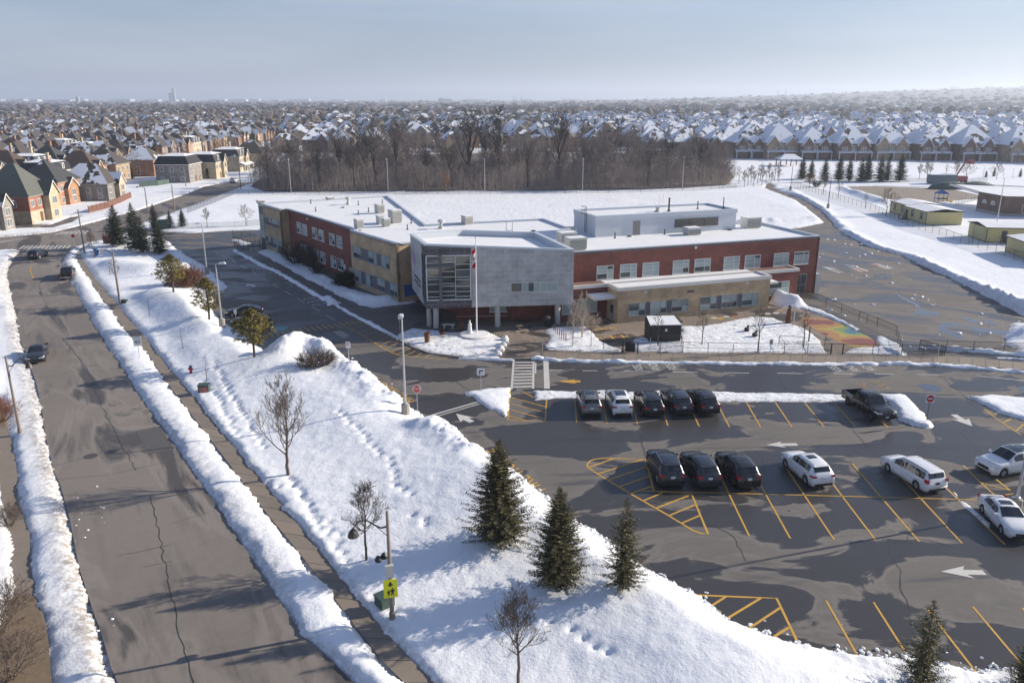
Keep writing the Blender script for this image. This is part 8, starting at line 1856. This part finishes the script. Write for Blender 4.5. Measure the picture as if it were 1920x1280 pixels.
P_R = protos([('porch','house_brick_brown','shingle_snowy'),('porch2','house_brick_tan','shingle_snowy'),('porch','house_brick_tan','shingle_half'),('porch2','house_brick_brown','shingle_snowy'),('hip','house_brick_brown','shingle_snowy'),('wide','house_brick_tan','shingle_snowy')], 1)
P_F = protos([('hip','house_brick_brown','shingle_half'),('twin','house_brick_tan','shingle_half'),('wide','house_brick_brown','shingle_snowy'),('hip','house_brick_tan','shingle_snowy'),('twin','house_brick_orange','shingle_brown')], 0)
occupied_pts = [(-106.36, 176.53), (-108.89, 217.88)]
nH = 0
R8 = random.Random(88)
sd = Vector((math.cos(RZ_STREET), math.sin(RZ_STREET))); sn_ = Vector((-sd.y, sd.x))
base0 = Vector((-139.36, 263.07))
def in_view(x, y): return y > 60 and abs(x) < y*.70
placed = []
# left quarter: streets parallel to the cross street
for row in range(0, 20):
    off = 30 + row*15 + (row//2)*11 if row else 24
    for k in range(-6, 26):
        q = base0 + sn_*off + sd*(k*12.6 + (row % 3)*4)
        x, y = q.x, q.y
        if not in_view(x, y) or y > 560 or y < 190: continue
        pxx = 960+1493*x/y
        if pxx > 540: continue
        if R8.random() < .10: continue
        pr = P_L[R8.randrange(len(P_L))] if y < 420 else (P_L if R8.random() < .4 else P_F)[R8.randrange(5)]
        dep = 'first' if y < 300 else 'middle' if y < 400 else 'farther'
        rz_ = RZ_STREET + (math.pi if row % 2 else 0)
        place_house(pr[0], (x, y), rz_, '%s %s house, %s roof, %s in %s row left of the woods' % (COLN[pr[1]], {'hip':'hipped','twin':'gabled','wide':'broad','mans':'mansard'}[pr[3]], RFN[pr[2]], nth(('l', row)), ORD[row]), 'houses in rows left of the woods')
        placed.append((x, y)); nH += 1
# right quarter: a row facing the park, then streets behind it
ROWR = [(109.95, 386.33), (123.98, 382.78), (137.77, 379.29), (153.78, 375.86), (171, 375.86), (188.28, 372.49), (205.98, 369.18), (223.37, 362.73), (239.48, 356.5)]
for i, p in enumerate(ROWR):
    pr = P_R[(0,1,0,3,1,0,3,1,0)[i]]
    place_house(pr[0], p, math.radians(2), 'snow roofed %s house facing the park, %s' % (COLN[pr[1]], ['leftmost of the row','second of the row','third of the row','fourth of the row','fifth of the row','sixth of the row','seventh of the row','eighth of the row','last at the right edge'][i]), 'houses facing the park', sc=1.28); nH += 1
for row, (yy, sp) in enumerate(((405,14.5),(450,14.0),(485,14.0),(545,14),(585,14))):
    for k in range(0, 40):
        x = 70 + k*sp + (row % 2)*6 + R8.uniform(-1,1); y = yy + (x-150)*.06 + R8.uniform(-2,2)
        pxx = 960+1493*x/y
        if pxx < 1130+(yy-405)*.5 or pxx > 2000: continue
        pr = P_R[R8.randrange(6)] if row < 2 else P_F[(2,3,0)[R8.randrange(3)]]
        place_house(pr[0], (x, y), math.radians(8) + (math.pi if row % 2 else 0), '%s house, %s roof, %s along the %s street behind the park row' % (COLN[pr[1]], RFN[pr[2]], nth(('r', row)), ORD[row]), 'houses behind the park row', sc=1.15); nH += 1
# behind the woods
for row, yy in enumerate((430, 470, 520, 560)):
    for k in range(-24, 14):
        x = k*14.5 + (row % 2)*5 + R8.uniform(-2,2); y = yy + R8.uniform(-5,5) - abs(x)*.02
        pxx = 960+1493*x/y
        if pxx < 545 or pxx > 1150 or R8.random() < .12 or nH > 292: continue
        pr = P_F[R8.randrange(5)]
        place_house(pr[0], (x, y), R8.uniform(-.3,.3), '%s house, %s roof, %s along the %s street beyond the woods' % (COLN[pr[1]], RFN[pr[2]], nth(('b', row)), ORD[row]), 'houses beyond the woods', sc=1.1); nH += 1
print('houses', nH)

def drop(o):
    for ch in list(o.children): drop(ch)
    bpy.data.objects.remove(o)
for r_ in PROTO_ROOTS: drop(r_)

# ------------------------------------------------------------------ portables and the brick annex at the right
def portable(p0, ang, w, d, label, h=3.0, windows=(), door=None, steps=False):
    """p0 = near corner on the ground, the wall with windows runs from it along ang"""
    t_ = thing('portable_classroom', label, 'portable', (*p0, 0)); F = Frame((0,0), ang)
    b = MB(); b.fbox(F, 0, w, -d, 0, .35, h); b.build('wall', 'portable_siding', t_)
    b = MB(); b.fbox(F, .05, w-.05, -d+.05, -.05, -.1, .35); b.build('skirting', 'skirting', t_)
    b = MB(); P = F.p; zr = h+.55
    b.add([P(-.25,.25,h),P(w+.25,.25,h),P(w+.25,-d-.25,h),P(-.25,-d-.25,h),P(-.25,-d/2,zr),P(w+.25,-d/2,zr),P(-.25,.25,h+.16),P(w+.25,.25,h+.16),P(w+.25,-d-.25,h+.16),P(-.25,-d-.25,h+.16),P(-.25,-d/2,zr+.16),P(w+.25,-d/2,zr+.16)],
          [(0,1,7,6),(3,9,8,2),(0,6,10,4),(4,10,9,3),(1,5,11,7),(5,2,8,11),(0,4,5,1),(4,3,2,5)]); b.build('fascia', 'fascia_dark', t_)
    b = MB(); b.add([P(-.25,.25,h+.17),P(w+.25,.25,h+.17),P(w+.25,-d/2,zr+.17),P(-.25,-d/2,zr+.17),P(w+.25,-d-.25,h+.17),P(-.25,-d-.25,h+.17)], [(3,2,1,0),(3,5,4,2)])
    b.f = [tuple(reversed(f)) for f in b.f] if (Vector(b.v[1])-Vector(b.v[0])).cross(Vector(b.v[3])-Vector(b.v[0])).z > 0 and False else b.f
    b.build('roof_snow', 'roof_snow', t_)
    for s_ in (0, w):
        b = MB(); b.fbox(F, s_-.07, s_+.07, -.02, .06, .3, h); b.build('corner_trim', 'fascia_dark', t_)
    for s_ in windows: wall_window(F, s_, 0, 1.35, 1.1, 1.35, 'fascia_dark', t_, True, 'glass_dark')
    if door is not None:
        b = MB(); b.fbox(F, door-.5, door+.5, -.02, .07, .4, 2.5); b.build('door', 'fascia_dark', t_)
        b = MB(); b.fbox(F, door-1.0, door+1.0, .02, 1.4, .2, .38); 
        for x in (door-.95, door+.95): b.fbox(F, x-.05, x+.05, 1.25, 1.38, -.1, 1.35); b.fbox(F, x-.04, x+.04, .05, 1.38, 1.28, 1.35)
        b.build('landing', 'wood_pole', t_)
    return t_
c1 = (90.48, 174.21); far1 = (90.36, 192.77); a1 = ang_of(far1, c1); L1 = dist2(far1, c1)
portable(lerp2(far1, c1, .47), a1, L1*.53, 7.9, 'yellow portable classroom nearest the brown tree, with a snowy ridged roof', windows=(L1*.53-6.2, L1*.53-2.2), door=1.0)
portable(Frame(far1, a1).xy(-1.0, -1.2), a1, L1*.44, 7.9, 'yellow portable classroom set behind the first, partly hidden by the brown tree', windows=(2.2, L1*.44-2.2))
c2 = (91, 152.01); b2 = (90.92, 159.43); a2 = ang_of(b2, c2)
F2_ = Frame(c2, a2 + math.pi/2 - .12)
portable(c2, math.radians(-6), 14.0, dist2(b2, c2)+.4, 'yellow portable classroom with a wooden landing, middle of the three', windows=(9.0,), door=3.2)
c3 = (89.2, 142.56); portable(c3, ang_of(c3, (88.01, 132.78)), 12.0, 9.0, 'yellow portable classroom cut off by the right edge')
t_ = thing('brick_annex', 'brown brick building with two arched windows and a snowy roof', 'building', (*(114.5, 197.53), 0))
q0, q1 = (114.5, 197.53), (115.35, 187.79); Fa = Frame((0,0), ang_of(q0, q1)); La = dist2(q0, q1); HB = 4.75
b = MB(); b.fbox(Fa, 0, La, -.4, 0, 0.9, HB); b.build('wall', 'house_brick_brown', t_)
b = MB(); b.fbox(Fa, -.04, La+.04, -.4, .05, -.1, 0.9); b.build('foundation', 'stone_foundation', t_)
Fb_ = Frame(Fa.xy(La, 0), ang_of(q1, (124.68, 186.47))); b = MB(); b.fbox(Fb_, .05, 30, -.4, 0, 0.9, HB); b.build('wall', 'house_brick_brown', t_); b = MB(); b.fbox(Fb_, .05, 30, -.4, .05, -.1, 0.9); b.build('foundation', 'stone_foundation', t_)
pr_ = [Fa.xy(0,0), Fa.xy(La,0), Fb_.xy(30,0), (Fb_.xy(30,0)[0]+3, Fb_.xy(30,0)[1]+18), (Fa.xy(0,0)[0]+4, Fa.xy(0,0)[1]+22)]
b = MB(); b.prism(inset(pr_, .25), HB-.5, HB-.15); b.build('roof', 'roof_snow', t_)
b = MB(); ip = inset(pr_, .4)
for i in range(5):
    j = (i+1) % 5; b.add([(*pr_[i],HB+.003),(*pr_[j],HB+.003),(*ip[j],HB+.003),(*ip[i],HB+.003),(*pr_[i],HB+.12),(*pr_[j],HB+.12),(*ip[j],HB+.12),(*ip[i],HB+.12)], [(4,5,6,7),(0,1,5,4),(3,7,6,2)])
b.build('parapet', 'fascia_dark', t_)
for s_ in (La*.28, La*.60):
    b = MB(); pts = [Fa.p(s_+.85*math.cos(math.pi*i/10), .06, 2.45+.95*math.sin(math.pi*i/10)) for i in range(11)]; b.add(pts, [tuple(range(11))]); w_ = b.build('window', 'fascia_white', t_)
    b = MB(); pts = [Fa.p(s_+.62*math.cos(math.pi*i/10), .08, 2.52+.72*math.sin(math.pi*i/10)) for i in range(11)]; b.add(pts, [tuple(range(11))]); b.build('pane', 'glass_blind', w_)
for s_ in (5.5,): wall_window(Fb_, s_, 0, 1.2, 3.0, 1.7, 'fascia_white', t_, True, 'glass_dark')
t_ = thing('storage_container', 'grey corrugated container at the end of the gravel yard', 'container', (*(139.88, 263.07), 0)); b = MB(); b.box(-4.2,4.2,-1.4,1.4,.15,3.2); b.build('shell', 'container_grey', t_)
for i in range(14):
    b = MB(); b.box(-4.0+i*.58,-3.75+i*.58,-1.46,-1.402,.3,3.05); b.build('rib', 'container_grey', t_)
b = MB(); b.box(-4.25,4.25,-1.45,1.45,3.203,3.33); b.build('snow_cap', 'roof_snow', t_)
t_ = thing('boom_lift', 'red boom lift with its arm raised beside the grey container', 'lift', (*(147.28, 266.51), 0)); b = MB(); b.box(-2.2,2.2,-1.1,1.1,.7,2.4); b.build('chassis', 'lift_red', t_)
for x in (-1.6, 1.6):
    for y in (-1.2, 1.2):
        b = MB(); b.tube([(x,y-.2,.55),(x,y+.2,.55)], .55, 12); b.build('wheel', 'tyre', t_)
b = MB(); b.tube([(-1.2,0,2.3),(1.2,0,7.0)], [.3,.22], 6); b.tube([(1.2,0,7.0),(2.6,0,6.6)], .2, 6); b.build('boom', 'lift_red', t_); b = MB(); b.box(2.4,3.8,-.8,.8,6.3,7.5); b.build('basket', 'lift_red', t_)
for p, lab in (((135.7, 250.16), 'dark low heap covered with a tarp beside the container'), ((143.65, 250.16), 'dark snow dusted mound behind the brick building')):
    b = MB(); b.lathe([(4.6,0),(4.0,1.0),(2.6,1.8),(.9,2.2)], 12); b.v = [(x*1.5, y*.7, z) for x, y, z in b.v]; o = b.build('mound', 'box_green', None, (*p, 0)); tag(o, lab, 'mound')
t_ = thing('play_frame', 'blue and yellow climbing frame in the fenced little playground', 'play frame', (*(114.49, 214.4), 0)); 
for x, y in ((-1.2,-1),(1.2,-1),(1.2,1),(-1.2,1)):
    b = MB(); b.tube([(x,y,0),(x,y,2.6)], .08, 6); b.build('post', 'plastic_blue', t_)
b = MB(); b.box(-1.3,1.3,-1.1,1.1,1.2,1.3); b.build('deck', 'iron', t_); b = MB(); b.add([(-1.5,-1.3,2.6),(1.5,-1.3,2.6),(1.5,1.3,2.6),(-1.5,1.3,2.6),(0,0,3.6)], [(0,1,4),(1,2,4),(2,3,4),(3,0,4),(0,3,2,1)]); b.build('roof', 'plastic_blue', t_)
b = MB(); b.tube([(1.3,0,1.3),(2.3,0,.6),(3.2,0,.3)], .25, 6); b.build('slide', 'plastic_yellow', t_)
t_ = thing('park_shelter', 'open park shelter with a teal hipped roof by the spruce row', 'shelter', (*(114.3, 336.25), 0)); b = MB(); b.add([(-5,-3.5,3),(5,-3.5,3),(5,3.5,3),(-5,3.5,3),(-2,0,5),(2,0,5)], [(0,1,5,4),(1,2,5),(2,3,4,5),(3,0,4),(0,3,2,1)]); b.build('roof', 'shingle_snowy', t_)
for x in (-4.2,0,4.2):
    for y in (-2.8,2.8):
        b = MB(); b.box(x-.15,x+.15,y-.15,y+.15,0,3); b.build('post', 'rust', t_)
# ------------------------------------------------------------------ the woodlot
R9 = random.Random(99)
WT = [bare_tree_mesh('woods_tree', h=12.0, r0=.13, spread=5.2, leader=.78, vase=.15, seed=200+i, mat_=('bark_woods','bark_woods'), levels=4, kids=(8,6,5,4), trunk_frac=.14, up=(.40,.5,.3,.45,.35)[i], twig=.026, sides=3, dens=1.0) for i in range(5)]
BIG = [bare_tree_mesh('big_tree', h=20, r0=.5, spread=11.5, seed=220+i, leader=.62, vase=.35, mat_=('bark_tall','bark_tall'), levels=4, kids=(7,5,4,3), trunk_frac=.22, up=.6, twig=.04, sides=4, dens=.95) for i in range(2)]
ORA = bare_tree_mesh('willow', h=10, r0=.25, spread=4.0, seed=231, mat_=('bark_orange','bark_orange'), levels=3, kids=(8,7,6), trunk_frac=.2, up=.3, twig=.04, sides=4)
plain('woods_floor', (0.13, 0.105, 0.09), 0.95, 0.5, 0.6, coord='Position', bump=0.5)
front = [(-83.41, 253.27), (-74.25, 238.42), (-63.01, 237.72), (-41.07, 238.42), (-17.48, 239.83), (6.37, 240.54), (30.62, 243.42), (54.29, 248.63), (70.27, 258.08)]
rightb = [(70.27, 258.08), (77.12, 289.08), (83.85, 336.25), (86.72, 389.95)]
WOODS = front + [(79.3, 283.09), (90.47, 336.25), (91.85, 379.29), (59.97, 417.26), (10.9, 417.26), (-42.77, 409.08), (-82.92, 372.49), (-89.95, 310.93), (-86.77, 268.26)]
WP = np.array(WOODS); wn_ = 0; pts_w = []
tries = 0
while len(pts_w) < 290 and tries < 60000:
    tries += 1
    x = R9.uniform(WP[:,0].min(), WP[:,0].max()); y = R9.uniform(WP[:,1].min(), WP[:,1].max())
    if y - 236 > 20 and R9.random() < min(.75, (y-256)/90): continue
    if sdist(np.array([x]), np.array([y]), WOODS)[0] > -1.0: continue
    if any((x-a)**2+(y-b)**2 < 13 for a, b in pts_w[-120:]): continue
    pts_w.append((x, y))
for i, (x, y) in enumerate(pts_w):
    plant('woodland_tree', WT[i % 5], (x, y), 'bare grey brown tree inside the dense woods behind the school', 'woodland tree', None, R9.uniform(.8,1.12)*(.62+.75*float(vnoise(np.array([x/17.0]), np.array([y/30.0]))[0])), 'bare trees of the woods', 0)
for p, k, lab in (((-42.71, 253.27), 1.0, 'tall leafless tree towering over the left part of the woods'), ((-37.59, 264.78), .95, 'tall leafless tree second from the left above the woods'), ((-13.99, 264.78), 1.08, 'tall vase shaped leafless tree above the middle of the woods'), ((-4.07, 268.26), 1.1, 'tall vase shaped leafless tree right of the middle woods'), ((15.71, 273.64), 1.05, 'tall leafless tree above the right half of the woods'), ((-58.19, 244.16), .72, 'broad leafless tree at the front left of the woods'), ((-54.25, 256.46), .8, 'broad leafless tree behind the front left of the woods'), ((52.36, 273.64), .72, 'round crowned leafless tree at the right part of the woods')):
    plant('big_bare_tree', BIG[int(p[0]*3) % 2], p, lab, 'bare tree', None, k*1.12, 'tall trees above the woods', 0)
BGN = ['left edge','left edge, set back','left quarter','left quarter, set back','left of middle','middle','middle, set back','right of middle','right quarter','right quarter, set back','right end','right end, set back']
for i, p in enumerate([(-74.41, 247.12), (-70.35, 256.46), (-48.25, 247.12), (-48.12, 270.03), (-26.8, 253.27), (-19.5, 256.46), (-9.27, 281.15), (5.02, 253.27), (22.89, 256.46), (34.3, 273.64), (43.23, 256.46), (63.19, 273.64)]):
    plant('big_bare_tree', BIG[i % 2], p, 'broad leafless tree standing out of the woods at the ' + BGN[i], 'bare tree', None, (.62,.75,.68,.9,.7,.66,.95,.72,.68,.85,.66,.74)[i], 'tall trees above the woods', 0)
plant('orange_tree', ORA, (-19.59, 238.42), 'orange brown tree at the front edge of the woods', 'tree', None, .62, None, 0)
struct(sheet('woodland_floor', inset(WOODS if area2(WOODS) > 0 else WOODS[::-1], 1.5), 0.42, 'woods_floor'))
# brush and thin stems filling the wood
b = MB(); 
for i in range(7000):
    for _ in range(40):
        x = R9.uniform(WP[:,0].min(), WP[:,0].max()); y = 232 + (R9.random()**1.7)*75
        if sdist(np.array([x]), np.array([y]), WOODS)[0] < -.6: break
    h = R9.uniform(1.5, 7.5); lx, ly = R9.gauss(0,.5), R9.gauss(0,.4); r = R9.uniform(.018,.045)
    b.tube([(x,y,-.1),(x+lx*.4,y+ly*.4,h*.5),(x+lx,y+ly,h)], [r,r*.8,r*.3], 3, 0, cap=False)
    for k in range(7):
        f = R9.uniform(.08,.97); an = R9.uniform(0,6.28); l_ = h*.26*R9.uniform(.6,1.3)
        b.tube([(x+lx*f,y+ly*f,h*f),(x+lx*f+math.cos(an)*l_*.8,y+ly*f+math.sin(an)*l_*.8,h*f+l_*.5)], [r*.6,r*.25], 3, 0, cap=False)
o = b.build('underbrush', 'bark_woods'); tag(o, 'tangle of thin stems and brush filling the woods', 'brush'); o['kind'] = 'stuff'
# ------------------------------------------------------------------ trees among the houses
YT = [bare_tree_mesh('yard_tree', h=9, r0=.16, spread=3.4, seed=240+i, mat_='bark_woods', levels=3, kids=(6,5,4), trunk_frac=.24, up=.5, twig=.045, sides=3, dens=.9) for i in range(2)]
nT = 0
def yard(x, y, kind, sc_, where):
    global nT
    nT += 1
    if kind == 'spruce': plant('spruce_tree', DARK[nT % 3], (x, y), 'dark spruce standing among houses ' + where, 'spruce tree', None, sc_*9/7, 'spruces among houses ' + where, 0)
    elif kind == 'orange': plant('orange_tree', ORA, (x, y), 'orange brown leafless tree among houses ' + where, 'tree', None, sc_, 'orange trees among houses ' + where, 0)
    else: plant('bare_tree', YT[nT % 2], (x, y), 'bare tree standing among houses ' + where, 'bare tree', None, sc_, 'bare trees among houses ' + where, 0)
for i in range(120):
    y = R9.uniform(290, 600); px_ = R9.uniform(-40, 560); x = (px_-960)*y/1493
    yard(x, y, R9.choice(['spruce','bare','bare','orange','bare']), R9.uniform(.7,1.2), 'left of the woods')
for i in range(60):
    y = R9.uniform(395, 620); px_ = R9.uniform(1180, 1950); x = (px_-960)*y/1493
    yard(x, y, R9.choice(['spruce','bare','bare']), R9.uniform(.7,1.15), 'behind the park')
for i in range(34):
    y = R9.uniform(400, 600); px_ = R9.uniform(560, 1180); x = (px_-960)*y/1493
    yard(x, y, R9.choice(['spruce','bare','bare']), R9.uniform(.8,1.3), 'beyond the woods')
for i in range(26):
    x = 150 + i*9.5; y = 352 + R9.uniform(-6,6)
    plant('street_tree', BT['medium'], (x, y), 'young street tree on the snowy verge before the park houses, %s from the left' % ORD[i], 'street tree', None, .9, 'street trees before the park houses', 0)
# the spruces on the skyline right of the woods, and the poles among the houses
for x_, y_, k in ((1610,600,1.5),(1640,610,1.4),(1668,600,1.6),(1508,560,1.4),(1865,600,1.6),(1770,620,1.4),(1690,640,1.2),(1075,640,1.3),(1085,650,1.4),(1098,640,1.2),(1110,655,1.3),(1150,650,1.4),(1160,660,1.5),(1168,650,1.3)):
    plant('spruce_tree', DARK[0], ((x_-960)*y_/1493, y_), 'tall dark spruce rising above the far roofs', 'spruce tree', None, k*1.3, 'tall spruces above far roofs', 0)
# ------------------------------------------------------------------ far suburb as masses, fading to the horizon
def crowd(name, n, ymin, ymax, mats, label, size, seed, pxr=(-150, 2070), dens=None, nf=None):
    R = np.random.RandomState(seed); V = []; Fc = []; 
    base = [(0,0,.86),(.86,.1,.60),(.25,.84,.64),(-.76,.45,.70),(-.72,-.5,.58),(.28,-.86,.66),(.9,.55,.12),(-.3,.95,.1),(-1,.0,.12),(-.3,-.95,.1),(.85,-.5,.1)]
    fcs = [(0,1,2),(0,2,3),(0,3,4),(0,4,5),(0,5,1),(1,6,2),(2,6,7),(2,7,3),(3,7,8),(3,8,4),(4,8,9),(4,9,5),(5,9,10),(5,10,1),(1,10,6)]
    bs = np.array(base)
    t_ = R.rand(n); ys = 1/(1/ymin + (1/ymax-1/ymin)*t_**1.15); xs = (R.uniform(pxr[0], pxr[1], n)-960)*ys/1493
    for i in range(n):
        sz = size[0]+(size[1]-size[0])*R.rand(); hz_ = sz*(.7+.7*R.rand()); a = R.rand()*6.28; c, s_ = math.cos(a), math.sin(a)
        q = bs*(.75+.5*R.rand(*bs.shape)); z0 = float(hill_z(xs[i], ys[i])) if ys[i] > 1400 else 0
        wx = sz*(1.0+1.6*R.rand()*(ys[i] > 1500)); 
        V.append(np.stack([(q[:,0]*c-q[:,1]*s_)*wx*.7+xs[i], (q[:,0]*s_+q[:,1]*c)*sz*.7+ys[i], q[:,2]*hz_+z0-.5], 1)); o_ = i*11
        Fc.extend([(f[0]+o_, f[1]+o_, f[2]+o_) for f in fcs])
    me_ = bpy.data.meshes.new(name); me_.from_pydata(np.concatenate(V).tolist(), [], Fc); me_.materials.append(M[mats]); me_.update()
    o = put(me_, name); o['kind'] = 'stuff'; o['label'] = label; return o
plain('far_wood', (0.100, 0.082, 0.072), 0.95, 0.45, 0.05, coord='Position'); plain('far_belt', (0.060, 0.056, 0.052), 0.95, 0.45, 0.05, coord='Position'); plain('far_orange', (0.17, 0.095, 0.05), 0.95, 0.4, 0.05, coord='Position'); plain('far_conifer', (0.035, 0.045, 0.038), 0.95, 0.4, 0.05, coord='Position')
crowd('distant_trees', 4200, 560, 3000, 'far_wood', 'grey brown tree crowns of the far suburb', (3.5, 8), 5)
crowd('distant_trees', 3200, 1300, 11000, 'far_wood', 'grey brown tree crowns fading to the horizon', (7, 13), 15)
crowd('distant_trees', 900, 560, 4000, 'far_orange', 'orange brown tree crowns of the far suburb', (3.5, 7), 6, (-150, 700))
crowd('distant_trees', 1100, 620, 5000, 'far_conifer', 'dark evergreen crowns of the far suburb', (4, 9), 7)
crowd('distant_trees', 700, 470, 1200, 'far_wood', 'brown tree crowns between the streets right of the woods', (3, 5.5), 17, (1150, 2050))
for q_, (y0_, y1_, xr_, n_) in enumerate(((700,780,(-150,700),420), (930,1080,(-150,1300),520), (1350,1650,(300,2070),520), (760,860,(1150,2070),420), (640,690,(500,1150),300))):
    crowd('tree_belt', n_, y0_, y1_, 'far_wood' if q_ % 2 else 'far_belt', 'dark belt of trees between far streets, ' + ('left', 'second from left', 'far middle', 'right', 'behind the woods')[q_], (4, 8), 50+q_, xr_)
crowd('distant_trees', 500, 480, 1100, 'far_wood', 'brown tree crowns between the rows left of the woods', (2.5, 5), 18, (-100, 1150))
crowd('distant_trees', 1500, 660, 3000, 'far_wood', 'band of brown trees beyond the left rows of houses', (6, 10), 8, (-150, 620))
def far_houses(n, ymin, ymax, seed, pxr, label, hs_=.4, power=1.0):
    R = np.random.RandomState(seed); b = MB()
    for i in range(n):
        t_ = R.rand()**power; y = 1/(1/ymin+(1/ymax-1/ymin)*t_); x = (R.uniform(*pxr)-960)*y/1493; z = float(hill_z(x, y)) if y > 1400 else 0
        w, d, e, r = R.uniform(9,13), R.uniform(10,13), R.uniform(5.5,6.5), R.uniform(3,4.5); a = R.choice([.12, 1.7, -.3, .6]) + R.uniform(-.08,.08); c, s_ = math.cos(a), math.sin(a)
        T = lambda X_, Y_, Z_: (x+X_*c-Y_*s_, y+X_*s_+Y_*c, z+Z_)
        w2, d2 = w/2, d/2
        b.add([T(-w2,-d2,-1),T(w2,-d2,-1),T(w2,d2,-1),T(-w2,d2,-1),T(-w2,-d2,e),T(w2,-d2,e),T(w2,d2,e),T(-w2,d2,e)], [(0,1,5,4),(1,2,6,5),(2,3,7,6),(3,0,4,7)], int(R.randint(0,2)))
        q = R.uniform(.0,.5)*d; b.add([T(-w2-.4,-d2-.4,e),T(w2+.4,-d2-.4,e),T(w2+.4,d2+.4,e),T(-w2-.4,d2+.4,e),T(0,-d2+q,e+r),T(0,d2-q,e+r)], [(1,2,5,4),(3,0,4,5),(0,1,4),(2,3,5)], 2 + int(R.rand() < hs_))
        gx_ = R.uniform(-.2,.2)*w; b.add([T(gx_-2,-d2-1,e-1),T(gx_+2,-d2-1,e-1),T(gx_,-d2-1,e+1.8),T(gx_-2,-d2+3,e-.8),T(gx_+2,-d2+3,e-.8),T(gx_,-d2+3,e+1.8)], [(0,1,2),(1,4,5,2),(3,0,2,5)], 2)
    o = b.build('distant_houses', ['house_brick_brown','house_brick_tan','shingle_half','shingle_snowy']); o['kind'] = 'stuff'; o['label'] = label; return o
far_houses(1000, 590, 2200, 11, (-150, 2070), 'small far houses with snowy roofs merging into the suburb')
far_houses(420, 1700, 9000, 12, (-150, 2070), 'tiny roofs of the farthest suburb and the hill')
far_houses(300, 600, 1100, 13, (1100, 2070), 'far houses with snowy roofs behind the park streets', .8)
# pale long sheds and towers near the horizon
R10 = random.Random(10)
plain('far_pale', (0.55, 0.56, 0.57), 0.8, 0.1, 0.02, coord='Position'); plain('tower_grey', (0.30, 0.33, 0.36), 0.6, 0.1, 0.02, coord='Position')
b = MB()
for i in range(34):
    y = R10.uniform(7000, 9500); x = (R10.uniform(0, 1100)-960)*y/1493; w = R10.uniform(40,190); z = float(hill_z(x, y)); b.box(x-w/2,x+w/2,y,y+80,z-2,z+R10.uniform(14,24))
o = b.build('warehouses', 'far_pale'); o['kind'] = 'stuff'; o['label'] = 'pale long sheds on the far horizon'
ty = 7600; tx = (352-960)*ty/1493
t_ = thing('tower_block', 'tall twin grey tower standing alone on the left horizon', 'tower', (tx, ty, 0)); b = MB(); b.box(-32,0,-14,14,0,82); b.build('low_tower', 'tower_grey', t_); b = MB(); b.prism([(2,-14),(24,-14),(24,14),(2,14)], 0, [112,116,116,112]); b.build('high_tower', 'tower_grey', t_); b = MB(); b.box(-2,28,-10,10,116.2,122); b.build('roof_cap', 'tower_grey', t_)
for i, (px_, w, h) in enumerate(((180,14,40),(840,110,26),(832,30,34))):
    b = MB(); y = 5200 if i == 0 else 6500; x = (px_-960)*y/1493; b.box(x-w/2,x+w/2,y,y+20,0,h); b.box(x-w*.35,x+w*.35,y+2,y+18,h,h+3); o = b.build('far_building', 'tower_grey'); tag(o, ('slim grey building above the left tree band', 'wide pale building on the middle horizon', 'taller end of the wide building on the horizon')[i], 'building')
for i, px_ in enumerate((1752,1775,1792,1814,1830,1862)):
    y = 9300; x = (px_-960)*y/1493; z = float(hill_z(x, y)); b = MB(); w = R10.uniform(50,110); hh = R10.uniform(22,46); b.box(x-w/2,x+w/2,y,y+30,z-3,z+hh); b.box(x-w/4,x+w/4,y+4,y+24,z+hh,z+hh+4); o = b.build('far_building', 'tower_grey'); tag(o, 'hazy block on the right hill skyline, %s from the left' % ORD[i], 'building', 'hazy blocks on the hill')
for i, px_ in enumerate((962,968,977,1436,1450)):
    y = 6500; x = (px_-960)*y/1493; z = float(hill_z(x, y)); b = MB(); b.tube([(x,y,z),(x,y,z+48)], [4,2.5], 6); o = b.build('far_mast', 'tower_grey'); tag(o, 'thin mast on the hazy horizon, %s from the left' % ORD[i], 'mast', 'masts on the horizon')
for i, (px_, y) in enumerate(((20,470),(77,520),(197,470),(252,430),(275,520),(365,560),(1050,560),(1120,600),(1632,560))):
    light_pole(((px_-960)*y/1493, y), 12.0, 'pale street light pole above the far roofs, %s from the left' % ORD[i], 'light pole', math.radians(180), False, 'fascia_white', 'light poles among far roofs', 1.4, z=0)
# ------------------------------------------------------------------ winter haze: one closed box of air round everything
hm_ = bpy.data.materials.new('haze'); hm_.use_nodes = True; hn = hm_.node_tree.nodes; hn.clear()
pv = hn.new('ShaderNodeVolumePrincipled'); pv.inputs['Color'].default_value = (0.72, 0.80, 0.94, 1.0); pv.inputs['Density'].default_value = 0.00015; pv.inputs['Anisotropy'].default_value = 0.35
ho = hn.new('ShaderNodeOutputMaterial'); hm_.node_tree.links.new(pv.outputs['Volume'], ho.inputs['Volume']); M['haze'] = hm_
b = MB(); b.box(-14000, 14000, -600, 14500, -2.0, 215.0); o = b.build('haze', 'haze'); o['kind'] = 'stuff'
